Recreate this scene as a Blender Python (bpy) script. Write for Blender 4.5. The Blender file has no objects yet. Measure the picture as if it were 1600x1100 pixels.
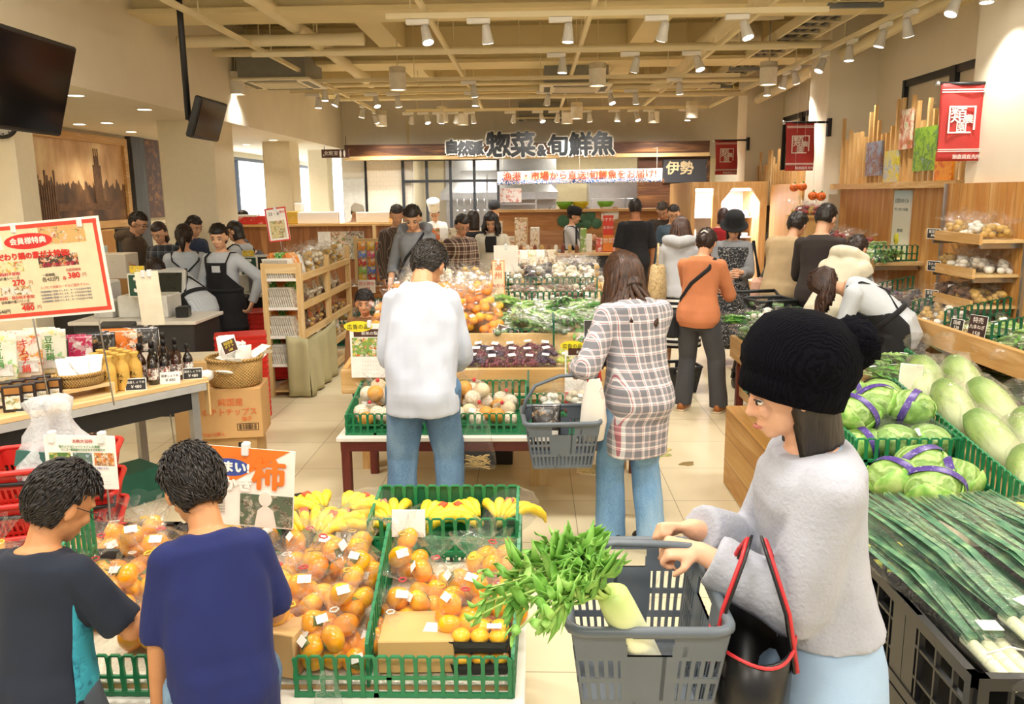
import bpy, bmesh, math, random
import numpy as np
from mathutils import Vector as V, Matrix as MX, Euler, noise as NZ
SC = bpy.context.scene
COL = SC.collection
PI = math.pi
rad = math.radians
rnd = random.Random(11)
U = rnd.uniform

# ---------------------------------------------------------------- camera
FPX, CAMH = 1290.0, 1.8
_th = math.atan(246 / FPX); _yw = math.atan(35 / FPX); _rl = rad(.6)
_f = V((-math.sin(_yw) * math.cos(_th), math.cos(_yw) * math.cos(_th), -math.sin(_th)))
_r = V((math.cos(_yw), math.sin(_yw), 0)); _u = _r.cross(_f)
CR = _r * math.cos(_rl) - _u * math.sin(_rl)
CU = _u * math.cos(_rl) + _r * math.sin(_rl)
cam = bpy.data.objects.new('camera', bpy.data.cameras.new('camera'))
cam.data.sensor_width = 36; cam.data.lens = FPX / 1600 * 36
cam.data.clip_start = .05; cam.data.clip_end = 120
cam.matrix_world = MX(((CR.x, CU.x, -_f.x, 0), (CR.y, CU.y, -_f.y, 0), (CR.z, CU.z, -_f.z, CAMH), (0, 0, 0, 1)))
COL.objects.link(cam); SC.camera = cam

def at(px, py, z=None, Y=None, X=None):
    """point of the room seen at a photo pixel, on the plane of a given height, depth or side distance"""
    d = _f + CR * ((px - 800) / FPX) + CU * ((550 - py) / FPX)
    t = (z - CAMH) / d.z if z is not None else (Y / d.y if Y is not None else X / d.x)
    return V((0, 0, CAMH)) + d * t

# ---------------------------------------------------------------- light and exposure
SC.view_settings.view_transform = 'Standard'; SC.view_settings.look = 'None'
SC.view_settings.gamma = 1; SC.view_settings.use_curve_mapping = False
SC.view_settings.exposure = .55
SC.cycles.use_denoising = True
SC.cycles.transparent_max_bounces = 64
SC.cycles.max_bounces = 8; SC.cycles.diffuse_bounces = 4; SC.cycles.glossy_bounces = 3
SC.cycles.sample_clamp_indirect = 6
SC.cycles.caustics_reflective = False; SC.cycles.caustics_refractive = False
W = bpy.data.worlds.new('world'); SC.world = W; W.use_nodes = True
W.node_tree.nodes['Background'].inputs[0].default_value = (1, .97, .92, 1)
W.node_tree.nodes['Background'].inputs[1].default_value = .38

def lamp(kind, loc, power, col=(1, .95, .87), size=.1, spot=None, rot=(0, 0, 0), sy=None, name='fill_light'):
    l = bpy.data.lights.new(name, kind); l.energy = power; l.color = col
    if kind == 'AREA':
        l.size = size
        if sy: l.shape = 'RECTANGLE'; l.size_y = sy
    else:
        l.shadow_soft_size = size
    if spot: l.spot_size = rad(spot); l.spot_blend = .6
    o = bpy.data.objects.new(name, l); o.location = loc; o.rotation_euler = rot
    COL.objects.link(o); return o
# added soft fill in place of unseen lamp rows over and behind the camera
for _y in (-1.0, 1.5, 4.0):
    for _x in (-2.6, 0, 2.6):
        lamp('AREA', (_x, _y, 3.55), 43, size=1.2, sy=.5)

# ---------------------------------------------------------------- materials
def lin(h):
    if not isinstance(h, str): return tuple(h) + ((1,) if len(h) == 3 else ())
    h = h.lstrip('#'); c = [int(h[i:i + 2], 16) / 255 for i in (0, 2, 4)]
    return tuple((x / 12.92 if x <= .04045 else ((x + .055) / 1.055) ** 2.4) for x in c) + (1,)

class NT:
    def __init__(s, name):
        s.mat = bpy.data.materials.new(name); s.mat.use_nodes = True
        s.t = s.mat.node_tree; s.t.nodes.clear()
        s.out = s.t.nodes.new('ShaderNodeOutputMaterial')
    def n(s, ty, ins=None, **kw):
        x = s.t.nodes.new('ShaderNode' + ty)
        for k, v in kw.items(): setattr(x, k, v)
        for k, v in (ins or {}).items():
            if isinstance(v, bpy.types.NodeSocket): s.t.links.new(v, x.inputs[k])
            else: x.inputs[k].default_value = v
        return x
    def coord(s, scale=(1, 1, 1), rot=(0, 0, 0), kind='Object'):
        c = s.n('TexCoord'); return s.n('Mapping', {0: c.outputs[kind], 'Scale': scale, 'Rotation': rot}).outputs[0]
    def math(s, op, a, b=0.0):
        return s.n('Math', {0: a, 1: b}, operation=op).outputs[0]
    def ramp(s, fac, stops, const=False):
        x = s.n('ValToRGB', {0: fac}); e = x.color_ramp.elements
        if const: x.color_ramp.interpolation = 'CONSTANT'
        while len(e) < len(stops): e.new(.5)
        for i, (p, c) in enumerate(stops): e[i].position = p; e[i].color = lin(c)
        return x.outputs[0]
    def mix(s, f, a, b, blend='MIX'):
        x = s.n('Mix', data_type='RGBA', blend_type=blend)
        for i, v in ((0, f), (6, a), (7, b)):
            if isinstance(v, bpy.types.NodeSocket): s.t.links.new(v, x.inputs[i])
            else: x.inputs[i].default_value = v if i == 0 else lin(v)
        return x.outputs[2]
    def bump(s, h, strength=.2, dist=.01):
        return s.n('Bump', {'Height': h, 'Strength': strength, 'Distance': dist}).outputs[0]
    def done(s, col, rough=.5, normal=None, metal=0, coat=0, sheen=0, spec=.5, **ex):
        p = s.n('BsdfPrincipled')
        ins = {'Base Color': col if isinstance(col, bpy.types.NodeSocket) else lin(col), 'Roughness': rough, 'Metallic': metal,
               'Coat Weight': coat, 'Sheen Weight': sheen, 'Specular IOR Level': spec}
        if normal is not None: ins['Normal'] = normal
        ins.update(ex)
        for k, v in ins.items():
            if isinstance(v, bpy.types.NodeSocket): s.t.links.new(v, p.inputs[k])
            else: p.inputs[k].default_value = v
        s.t.links.new(p.outputs[0], s.out.inputs[0]); return s.mat

_MC = {}
def mat(col, rough=.5, var=.06, sc=14, bump=0, bs=90, metal=0, coat=0, sheen=0, spec=.5):
    """plain procedural material: a little noise in the colour, optional bump"""
    key = (col, rough, var, sc, bump, bs, metal, coat, sheen, spec)
    if key in _MC: return _MC[key]
    t = NT('surface'); c = t.coord()
    z = t.n('TexNoise', {'Vector': c, 'Scale': sc, 'Detail': 3}).outputs[0]
    a = lin(col); lo = tuple(x * (1 - var) for x in a[:3]); hi = tuple(min(1, x * (1 + var)) for x in a[:3])
    col_s = t.ramp(z, [(.3, lo), (.7, hi)])
    nm = None
    if bump: nm = t.bump(t.n('TexNoise', {'Vector': c, 'Scale': bs, 'Detail': 2}).outputs[0], bump)
    _MC[key] = t.done(col_s, rough, nm, metal, coat, sheen, spec); return _MC[key]

def wood(c1, c2, c3, along='X', sc=1.0, plank=0, pax='X', rough=.5):
    key = ('wood', c1, c2, c3, along, sc, plank, pax)
    if key in _MC: return _MC[key]
    t = NT('wood'); k = {'X': (1.2, 14, 14), 'Y': (14, 1.2, 14), 'Z': (14, 14, 1.2)}[along]
    co = t.coord(tuple(x * sc for x in k))
    sep = t.n('SeparateXYZ', {0: t.coord()})
    if plank:
        q = t.math('DIVIDE', sep.outputs[pax], plank); fl = t.math('FLOOR', q); fr = t.math('FRACT', q)
        co = t.n('VectorMath', {0: co, 1: t.n('CombineXYZ', {0: t.math('MULTIPLY', fl, 7.3), 1: t.math('MULTIPLY', fl, 3.1), 2: fl}).outputs[0]}, operation='ADD').outputs[0]
    z = t.n('TexNoise', {'Vector': co, 'Scale': 1, 'Detail': 5, 'Roughness': .6, 'Distortion': .6}).outputs[0]
    col = t.ramp(z, [(.28, c1), (.5, c2), (.72, c3)])
    nm = t.bump(z, .08)
    if plank:
        wn = t.n('TexWhiteNoise', {'W': fl}, noise_dimensions='1D').outputs[0]
        col = t.mix(t.math('MULTIPLY', wn, .45), col, t.mix(1, col, c1, 'MULTIPLY'))
        gap = t.math('LESS_THAN', fr, .03)
        col = t.mix(t.math('MULTIPLY', gap, .7), col, '3a2410')
    _MC[key] = t.done(col, rough, nm); return _MC[key]

def film(tint='ffffff', haze=.025, name='clear_film', gloss=.2):
    """thin clear plastic: see-through with crinkled gloss and a trace of haze"""
    key = ('film', tint, haze, gloss)
    if key in _MC: return _MC[key]
    t = NT(name); c = t.coord()
    z = t.n('TexNoise', {'Vector': c, 'Scale': 38, 'Detail': 3, 'Distortion': 1.2}).outputs[0]
    nm = t.bump(z, .9, .012)
    g = t.n('BsdfGlossy', {'Color': (1, 1, 1, 1), 'Roughness': .12, 'Normal': nm})
    d = t.n('BsdfDiffuse', {'Color': lin(tint), 'Normal': nm}); tr = t.n('BsdfTransparent', {'Color': (1, 1, 1, 1)})
    m1 = t.n('MixShader', {0: haze, 1: tr.outputs[0], 2: d.outputs[0]})
    fr = t.n('LayerWeight', {'Blend': gloss, 'Normal': nm}).outputs['Fresnel']
    m2 = t.n('MixShader', {0: t.math('MULTIPLY', fr, .24), 1: m1.outputs[0], 2: g.outputs[0]})
    t.t.links.new(m2.outputs[0], t.out.inputs[0]); _MC[key] = t.mat; return t.mat

def glow(col, strength):
    key = ('glow', col, strength)
    if key in _MC: return _MC[key]
    t = NT('lit'); e = t.n('Emission', {0: lin(col), 1: strength}); t.t.links.new(e.outputs[0], t.out.inputs[0])
    _MC[key] = t.mat; return t.mat

def spots(base, cols, sc=12, rough=.5, th=.5, bump=0, seedv=0., detail=2, stretch=(1, 1, 1)):
    """patches of several colours: printed pictures, packets, tweed, prints"""
    key = ('spots', base, tuple(cols), sc, rough, th, bump, seedv, stretch)
    if key in _MC: return _MC[key]
    t = NT('print'); c = t.n('VectorMath', {0: t.coord(stretch), 1: (seedv, seedv * 1.7, seedv * .6)}, operation='ADD').outputs[0]
    wob = t.n('TexNoise', {'Vector': c, 'Scale': sc * 2.5, 'Detail': 4}).outputs[1]
    c = t.n('VectorMath', {0: c, 1: t.n('VectorMath', {0: wob, 1: (.9 / sc,) * 3}, operation='MULTIPLY').outputs[0]}, operation='ADD').outputs[0]
    n = len(cols); lay = []
    for k in (1.5, 4.3):
        g = t.n('SeparateColor', {0: t.n('TexVoronoi', {'Vector': c, 'Scale': sc * k}).outputs['Color']}).outputs[0]
        lay.append(t.ramp(g, [(i / n, x) for i, x in enumerate(cols)], True))
    col = t.mix(.42, *lay)
    z = t.n('TexNoise', {'Vector': c, 'Scale': sc * .9, 'Detail': 5}).outputs[0]
    col = t.mix(t.ramp(z, [(th - .03, '000000'), (th + .03, 'ffffff')]), base, col)
    _MC[key] = t.done(col, rough, t.bump(z, bump) if bump else None); return _MC[key]

def photo(cols, sc=9, seedv=0.):
    """a printed photograph: soft-edged organic blend of its colours"""
    key = ('photo', tuple(cols), sc, seedv)
    if key not in _MC:
        t = NT('photo print'); c = t.n('VectorMath', {0: t.coord(), 1: (seedv, seedv, 0)}, operation='ADD').outputs[0]
        z = t.n('TexNoise', {'Vector': c, 'Scale': sc, 'Detail': 8, 'Roughness': .7, 'Distortion': .8}).outputs[0]
        n = len(cols); _MC[key] = t.done(t.ramp(z, [(.3 + .4 * i / (n - 1), x) for i, x in enumerate(cols)]), .4)
    return _MC[key]
def plaid(stops_u, stops_v, su, sv, ax=('X', 'Z'), rough=.85, skew=.5):
    key = ('plaid', str(stops_u), str(stops_v), su, sv)
    if key in _MC: return _MC[key]
    t = NT('woven'); s = t.n('SeparateXYZ', {0: t.coord()})
    u = t.math('ADD', s.outputs[ax[0]], t.math('MULTIPLY', s.outputs['Y'], skew))
    fu = t.math('FRACT', t.math('MULTIPLY', u, su)); fv = t.math('FRACT', t.math('MULTIPLY', s.outputs[ax[1]], sv))
    col = t.mix(.5, t.ramp(fu, stops_u, True), t.ramp(fv, stops_v, True))
    _MC[key] = t.done(col, rough, sheen=.2); return _MC[key]

# ---------------------------------------------------------------- mesh building
def rot(ax=0, ay=0, az=0): return Euler((rad(ax), rad(ay), rad(az))).to_matrix().to_4x4()
def T(x=0, y=0, z=0, ax=0, ay=0, az=0, s=1):
    m = MX.Translation((x, y, z)) @ rot(ax, ay, az)
    if s != 1: m = m @ (MX.Scale(s, 4) if not isinstance(s, tuple) else MX.Diagonal(s + (1,)))
    return m
_TX = {}
class MB:
    k = 0
    def __init__(s): s.v = []; s.f = []; s.m = []; s.s = []
    def add(s, vs, fs, mi=0, M=None, smooth=True):
        o = len(s.v)
        s.v += [tuple(M @ V(p)) for p in vs] if M is not None else [tuple(p) for p in vs]
        s.f += [tuple(i + o for i in f) for f in fs]; s.m += [mi] * len(fs); s.s += [smooth] * len(fs); return s
    def box(s, x0, x1, y0, y1, z0, z1, mi=0, M=None, b=0):
        MB.k = (MB.k + 1) % 11; e = 1.1e-4 * MB.k      # keeps touching boards from sharing one exact plane
        x0, x1, y0, y1, z0, z1 = x0 - e, x1 + e, y0 - e, y1 + e, z0, z1 + e
        if b <= 0:
            vs = [(x, y, z) for z in (z0, z1) for y in (y0, y1) for x in (x0, x1)]
            return s.add(vs, [(0, 2, 3, 1), (4, 5, 7, 6), (0, 1, 5, 4), (2, 6, 7, 3), (0, 4, 6, 2), (1, 3, 7, 5)], mi, M, False)
        b = min(b, (x1 - x0) / 2.01, (y1 - y0) / 2.01, (z1 - z0) / 2.01)
        vs = []
        for sx, X in ((1, x0), (-1, x1)):
            for sy, Y in ((1, y0), (-1, y1)):
                for sz, Z in ((1, z0), (-1, z1)):
                    vs += [(X, Y + sy * b, Z + sz * b), (X + sx * b, Y, Z + sz * b), (X + sx * b, Y + sy * b, Z)]
        key = 'hull'
        if key not in _TX:
            bm = bmesh.new(); w = []
            for X in (0, 1):
                for Y in (0, 1):
                    for Z in (0, 1):
                        q = .2; fx = lambda a, e: e if a == 0 else 1 - e
                        w += [(X, fx(Y, q), fx(Z, q)), (fx(X, q), Y, fx(Z, q)), (fx(X, q), fx(Y, q), Z)]
            bv = [bm.verts.new(p) for p in w]; bm.verts.index_update()
            bmesh.ops.convex_hull(bm, input=bv)
            bmesh.ops.dissolve_limit(bm, angle_limit=.01, verts=bm.verts[:], edges=bm.edges[:])
            _TX[key] = [tuple(v.index for v in f.verts) for f in bm.faces]; bm.free()
        return s.add(vs, _TX[key], mi, M, False)
    def loft(s, rings, mi=0, M=None, cap=True, closed=False, smooth=True):
        n = len(rings[0]); vs = [p for r in rings for p in r]; fs = []; m = len(rings)
        for i in range(m if closed else m - 1):
            a, b = i * n, ((i + 1) % m) * n
            fs += [(a + j, a + (j + 1) % n, b + (j + 1) % n, b + j) for j in range(n)]
        if cap and not closed: fs += [tuple(range(n - 1, -1, -1)), tuple((m - 1) * n + j for j in range(n))]
        return s.add(vs, fs, mi, M, smooth)
    def tube(s, pts, r, n=8, mi=0, M=None, cap=True, closed=False, flat=1, up=None, ph=0.):
        P = [V(p) for p in pts]; k = len(P); rs = r if isinstance(r, (list, tuple)) else [r] * k
        rings = []; prev = None
        for i in range(k):
            d = (P[(i + 1) % k] - P[i - 1]) if closed else (P[min(i + 1, k - 1)] - P[max(i - 1, 0)])
            if d.length < 1e-9: d = V((0, 0, 1))
            d.normalize()
            if prev is None:
                a = V(up) if up else (V((0, 0, 1)) if abs(d.z) < .9 else V((0, 1, 0)))
                prev = a
            a = prev - d * prev.dot(d)
            if a.length < 1e-6: a = d.orthogonal()
            a.normalize(); b = d.cross(a); prev = a
            rings.append([P[i] + (a * math.cos(2 * PI * j / n + ph) * flat + b * math.sin(2 * PI * j / n + ph)) * rs[i] for j in range(n)])
        return s.loft(rings, mi, M, cap, closed)
    def bar(s, p0, p1, w, h=None, mi=0, M=None):
        """square bar between two points"""
        P0, P1 = V(p0), V(p1); h = h or w; d = (P1 - P0).normalized()
        a = d.cross(V((0, 0, 1)) if abs(d.z) < .95 else V((0, 1, 0))).normalized(); b = a.cross(d)
        q = [a * w / 2 + b * h / 2, a * -w / 2 + b * h / 2, a * -w / 2 - b * h / 2, a * w / 2 - b * h / 2]
        return s.loft([[P0 + x for x in q], [P1 + x for x in q]], mi, M, True, False, False)
    def lathe(s, prof, n=16, mi=0, M=None, fn=None, cap=True, smooth=True):
        rings = []
        for r, z in prof:
            rings.append([])
            for j in range(n):
                a = 2 * PI * j / n; rr = r * (fn(a, z) if fn else 1)
                rings[-1].append((rr * math.cos(a), rr * math.sin(a), z))
        return s.loft(rings, mi, M, cap, False, smooth)
    def ball(s, c=(0, 0, 0), r=1, nu=12, nv=8, mi=0, M=None, fn=None):
        r = r if isinstance(r, (tuple, list)) else (r, r, r); vs = []; fs = []
        for i in range(nv + 1):
            th = PI * i / nv
            for j in range(nu):
                ph = 2 * PI * j / nu
                d = V((math.sin(th) * math.cos(ph), math.sin(th) * math.sin(ph), math.cos(th)))
                k = fn(d) if fn else 1
                if isinstance(k, V): vs.append(k)
                else: vs.append((c[0] + d.x * r[0] * k, c[1] + d.y * r[1] * k, c[2] + d.z * r[2] * k))
        for i in range(nv):
            fs += [(i * nu + j, (i + 1) * nu + j, (i + 1) * nu + (j + 1) % nu, i * nu + (j + 1) % nu) for j in range(nu)]
        return s.add(vs, fs, mi, M)
    def caps(s, p0, p1, r0, r1, n=10, M=None, mi=0):
        P0, P1 = V(p0), V(p1); d = (P1 - P0); L = d.length; d = d.normalized() if L > 1e-6 else V((0, 0, 1))
        pts = [P0 - d * r0 * .98, P0 - d * r0 * .7, P0, P1, P1 + d * r1 * .7, P1 + d * r1 * .98]
        return s.tube(pts, [r0 * .2, r0 * .71, r0, r1, r1 * .71, r1 * .2], n, mi, M)
    def prism(s, poly, z0, z1, mi=0, M=None, smooth=False):
        return s.loft([[(x, y, z0) for x, y in poly], [(x, y, z1) for x, y in poly]], mi, M, True, False, smooth)
    def sheet(s, fn, nu, nv, th=.002, mi=0, M=None):
        """solid sheet over a parametric surface fn(u, v) with real thickness"""
        P = [[V(fn(i / nu, j / nv)) for j in range(nv + 1)] for i in range(nu + 1)]; N = []
        for i in range(nu + 1):
            for j in range(nv + 1):
                du = P[min(i + 1, nu)][j] - P[max(i - 1, 0)][j]; dv = P[i][min(j + 1, nv)] - P[i][max(j - 1, 0)]
                n = du.cross(dv); N.append(n.normalized() if n.length > 1e-12 else V((0, 0, 1)))
        a = [P[i][j] for i in range(nu + 1) for j in range(nv + 1)]
        vs = [p + n * th / 2 for p, n in zip(a, N)] + [p - n * th / 2 for p, n in zip(a, N)]
        o = len(a); w = nv + 1; fs = []
        for i in range(nu):
            for j in range(nv):
                q = (i * w + j, (i + 1) * w + j, (i + 1) * w + j + 1, i * w + j + 1)
                fs += [q, tuple(x + o for x in q[::-1])]
        for i in range(nu):
            for j in (0, nv):
                q = (i * w + j, (i + 1) * w + j, (i + 1) * w + j + o, i * w + j + o); fs.append(q if j else q[::-1])
        for j in range(nv):
            for i in (0, nu):
                q = (i * w + j, i * w + j + 1, i * w + j + 1 + o, i * w + j + o); fs.append(q if not i else q[::-1])
        return s.add(vs, fs, mi, M)
    def text(s, txt, size, M, mi=0, ext=.0015, align='CENTER', off=0.0, sx=1):
        """lettering in the local XY plane, centred on the origin"""
        if off:                                   # heavier strokes: the same glyphs laid a hair apart
            for i in range(6): s.text(txt, size, M @ T(off * math.cos(i * PI / 3), off * math.sin(i * PI / 3), -.00012 * (i + 1)), mi, ext, align, 0, sx)
        key = (txt, size, ext, align)
        if key not in _TX:
            cu = bpy.data.curves.new('lettering', 'FONT'); cu.body = txt; cu.size = size; cu.extrude = ext
            cu.align_x = align; cu.align_y = 'CENTER'; cu.resolution_u = 2; pass
            o = bpy.data.objects.new('lettering', cu); me = o.to_mesh()
            _TX[key] = ([tuple(v.co) for v in me.vertices], [tuple(p.vertices) for p in me.polygons])
            o.to_mesh_clear(); bpy.data.objects.remove(o); bpy.data.curves.remove(cu)
        vs, fs = _TX[key]
        if sx != 1: vs = [(x * sx, y, z) for x, y, z in vs]
        return s.add(vs, fs, mi, M, False)
    def mesh(s, name='mesh', mats=()):
        me = bpy.data.meshes.new(name); me.from_pydata(s.v, [], s.f)
        if s.f:
            me.polygons.foreach_set('use_smooth', s.s); me.polygons.foreach_set('material_index', s.m)
        for m in (mats if isinstance(mats, (list, tuple)) else [mats]): me.materials.append(m)
        me.validate(); me.update(); return me

def obj(name, mb, mats=(), parent=None, loc=None, M=None):
    me = mb if isinstance(mb, bpy.types.Mesh) else mb.mesh(name, mats)
    o = bpy.data.objects.new(name, me); COL.objects.link(o)
    if parent: o.parent = parent
    if M is not None: o.matrix_local = M
    elif loc is not None: o.location = loc
    return o
def tag(o, label=None, cat=None, group=None, kind=None):
    for k, v in (('label', label), ('category', cat), ('group', group), ('kind', kind)):
        if v: o[k] = v
    return o
def thing(name, label, cat, loc=(0, 0, 0), rz=0, group=None, M=None):
    o = bpy.data.objects.new(name, None); o.empty_display_size = .05; COL.objects.link(o)
    if M is not None: o.matrix_world = M
    else: o.location = loc; o.rotation_euler = (0, 0, rad(rz))
    return tag(o, label, cat, group)
def solo(name, mb, mats, label, cat, loc=(0, 0, 0), rz=0, group=None, M=None, kind=None):
    o = obj(name, mb, mats)
    if M is not None: o.matrix_world = M
    else: o.location = loc; o.rotation_euler = (0, 0, rad(rz))
    return tag(o, label, cat, group, kind)
def struct(name, mb, mats, parent=None):
    o = obj(name, mb, mats, parent); o['kind'] = 'structure'; return o
_KIDS = {}
def dup(root, M=None, label=None, group=None):
    """a copy of a thing with copies of its parts and their sub-parts"""
    if root.name not in _KIDS:
        _KIDS[root.name] = [(c, list(c.children)) for c in root.children]
    r = root.copy(); COL.objects.link(r)
    if M is not None: r.matrix_world = M
    if label: r['label'] = label
    if group: r['group'] = group
    for ch, gs in _KIDS[root.name]:
        c = ch.copy(); COL.objects.link(c); c.parent = r
        for g in gs:
            d = g.copy(); COL.objects.link(d); d.parent = c
    return r
class Kind:
    """the first use places the thing itself, every later one a copy of it with its parts"""
    def __init__(s, make): s.make = make; s.o = {}
    def put(s, M, label, group=None, var=0):
        if var not in s.o:
            o = s.make(var); s.o[var] = o; o.matrix_world = M; tag(o, label, None, group); return o
        return dup(s.o[var], M, label, group)

_TMP = bpy.data.scenes.new('workbench')
def fuse(mb, voxel, smooth=4, crease=0., cf=9., mats=(), name='mesh', extra=None, squash=None):
    """melts overlapping closed shapes into one continuous skin"""
    o = bpy.data.objects.new('fuse', mb.mesh('fuse')); _TMP.collection.objects.link(o)
    m = o.modifiers.new('r', 'REMESH'); m.mode = 'VOXEL'; m.voxel_size = voxel; m.use_smooth_shade = True
    if smooth: q = o.modifiers.new('s', 'SMOOTH'); q.iterations = smooth; q.factor = .5
    vl = _TMP.view_layers[0]; vl.update(); dg = vl.depsgraph; dg.update()
    me = bpy.data.meshes.new_from_object(o.evaluated_get(dg)); me.name = name
    old = o.data; bpy.data.objects.remove(o); bpy.data.meshes.remove(old)
    n = len(me.vertices)
    if crease:
        co = np.empty(n * 3); no = np.empty(n * 3)
        me.vertices.foreach_get('co', co); me.vertices.foreach_get('normal', no)
        co = co.reshape(-1, 3); no = no.reshape(-1, 3)
        k = np.array([NZ.noise((p[0] * cf, p[1] * cf, p[2] * cf * .55)) + .5 * NZ.noise((p[0] * cf * 2.3 + 9, p[1] * cf * 2.3, p[2] * cf * 1.2)) for p in co])
        co = co + no * (k * crease)[:, None]; me.vertices.foreach_set('co', co.ravel())
    me.materials.clear()
    for x in (mats if isinstance(mats, (list, tuple)) else [mats]): me.materials.append(x)
    me.polygons.foreach_set('use_smooth', [True] * len(me.polygons)); me.update()
    return me
# ---------------------------------------------------------------- people
SKIN = 'skin'
def skin_mat(c='d9a988'):
    key = ('skin', c)
    if key in _MC: return _MC[key]
    t = NT('skin'); z = t.n('TexNoise', {'Vector': t.coord(), 'Scale': 9, 'Detail': 3}).outputs[0]
    a = lin(c)[:3]
    col = t.ramp(z, [(.3, tuple(x * y for x, y in zip(a, (.93, .88, .86)))), (.7, tuple(min(1, x * y) for x, y in zip(a, (1.05, 1.05, 1.03))))])
    _MC[key] = t.done(col, .5, None, 0, 0, 0, .4, **{'Subsurface Weight': .08, 'Subsurface Radius': (.02, .008, .004)}); return _MC[key]
def hair_mat(c='17120f', c2='2c221b'):
    key = ('hair', c, c2)
    if key in _MC: return _MC[key]
    t = NT('hair'); z = t.n('TexNoise', {'Vector': t.coord((130, 130, 9)), 'Scale': 1, 'Detail': 3}).outputs[0]
    _MC[key] = t.done(t.ramp(z, [(.35, c), (.65, c2)]), .42, t.bump(z, .5, .004), spec=.5); return _MC[key]
def cloth(c, var=.1, bump=.15, rough=.88, fine=260):
    key = ('cloth', c, var, bump)
    if key in _MC: return _MC[key]
    t = NT('cloth'); co = t.coord()
    z = t.n('TexNoise', {'Vector': co, 'Scale': 6, 'Detail': 4}).outputs[0]
    f = t.n('TexNoise', {'Vector': co, 'Scale': fine, 'Detail': 1}).outputs[0]
    a = lin(c)[:3]
    col = t.ramp(z, [(.3, tuple(x * (1 - var) for x in a)), (.7, tuple(min(1, x * (1 + var)) for x in a))])
    _MC[key] = t.done(col, rough, t.bump(f, bump, .004), sheen=.03); return _MC[key]
def denim(c='5b7fa6', c2='8fb0cc', c3='39597f'):
    key = ('denim', c)
    if key in _MC: return _MC[key]
    t = NT('denim'); co = t.coord()
    z = t.n('TexNoise', {'Vector': t.coord((5, 5, 1.6)), 'Scale': 1.3, 'Detail': 5}).outputs[0]
    f = t.n('TexNoise', {'Vector': t.coord((500, 500, 60)), 'Scale': 1, 'Detail': 1}).outputs[0]
    col = t.mix(.3, t.ramp(z, [(.3, c3), (.5, c), (.72, c2)]), t.ramp(f, [(.3, c3), (.7, c2)]))
    _MC[key] = t.done(col, .85, t.bump(f, .2, .003)); return _MC[key]

# torso cross-sections: place along the spine 0 hip .. 1 neck, half width, half depth, forward offset (all in body heights)
TORSO = [(-.28, .055, .052, -.004), (-.12, .094, .070, -.008), (0, .101, .072, -.006), (.2, .088, .062, 0), (.4, .080, .057, .002), (.6, .088, .064, .004),
         (.76, .096, .067, .002), (.88, .092, .060, -.003), (.95, .062, .046, -.006), (1.0, .042, .040, -.004)]
def tor(s):
    q = TORSO
    if s <= q[0][0]: return q[0][1:]
    for a, b in zip(q, q[1:]):
        if s <= b[0]:
            k = (s - a[0]) / (b[0] - a[0]); return tuple(x + (y - x) * k for x, y in zip(a[1:], b[1:]))
    return q[-1][1:]

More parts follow.
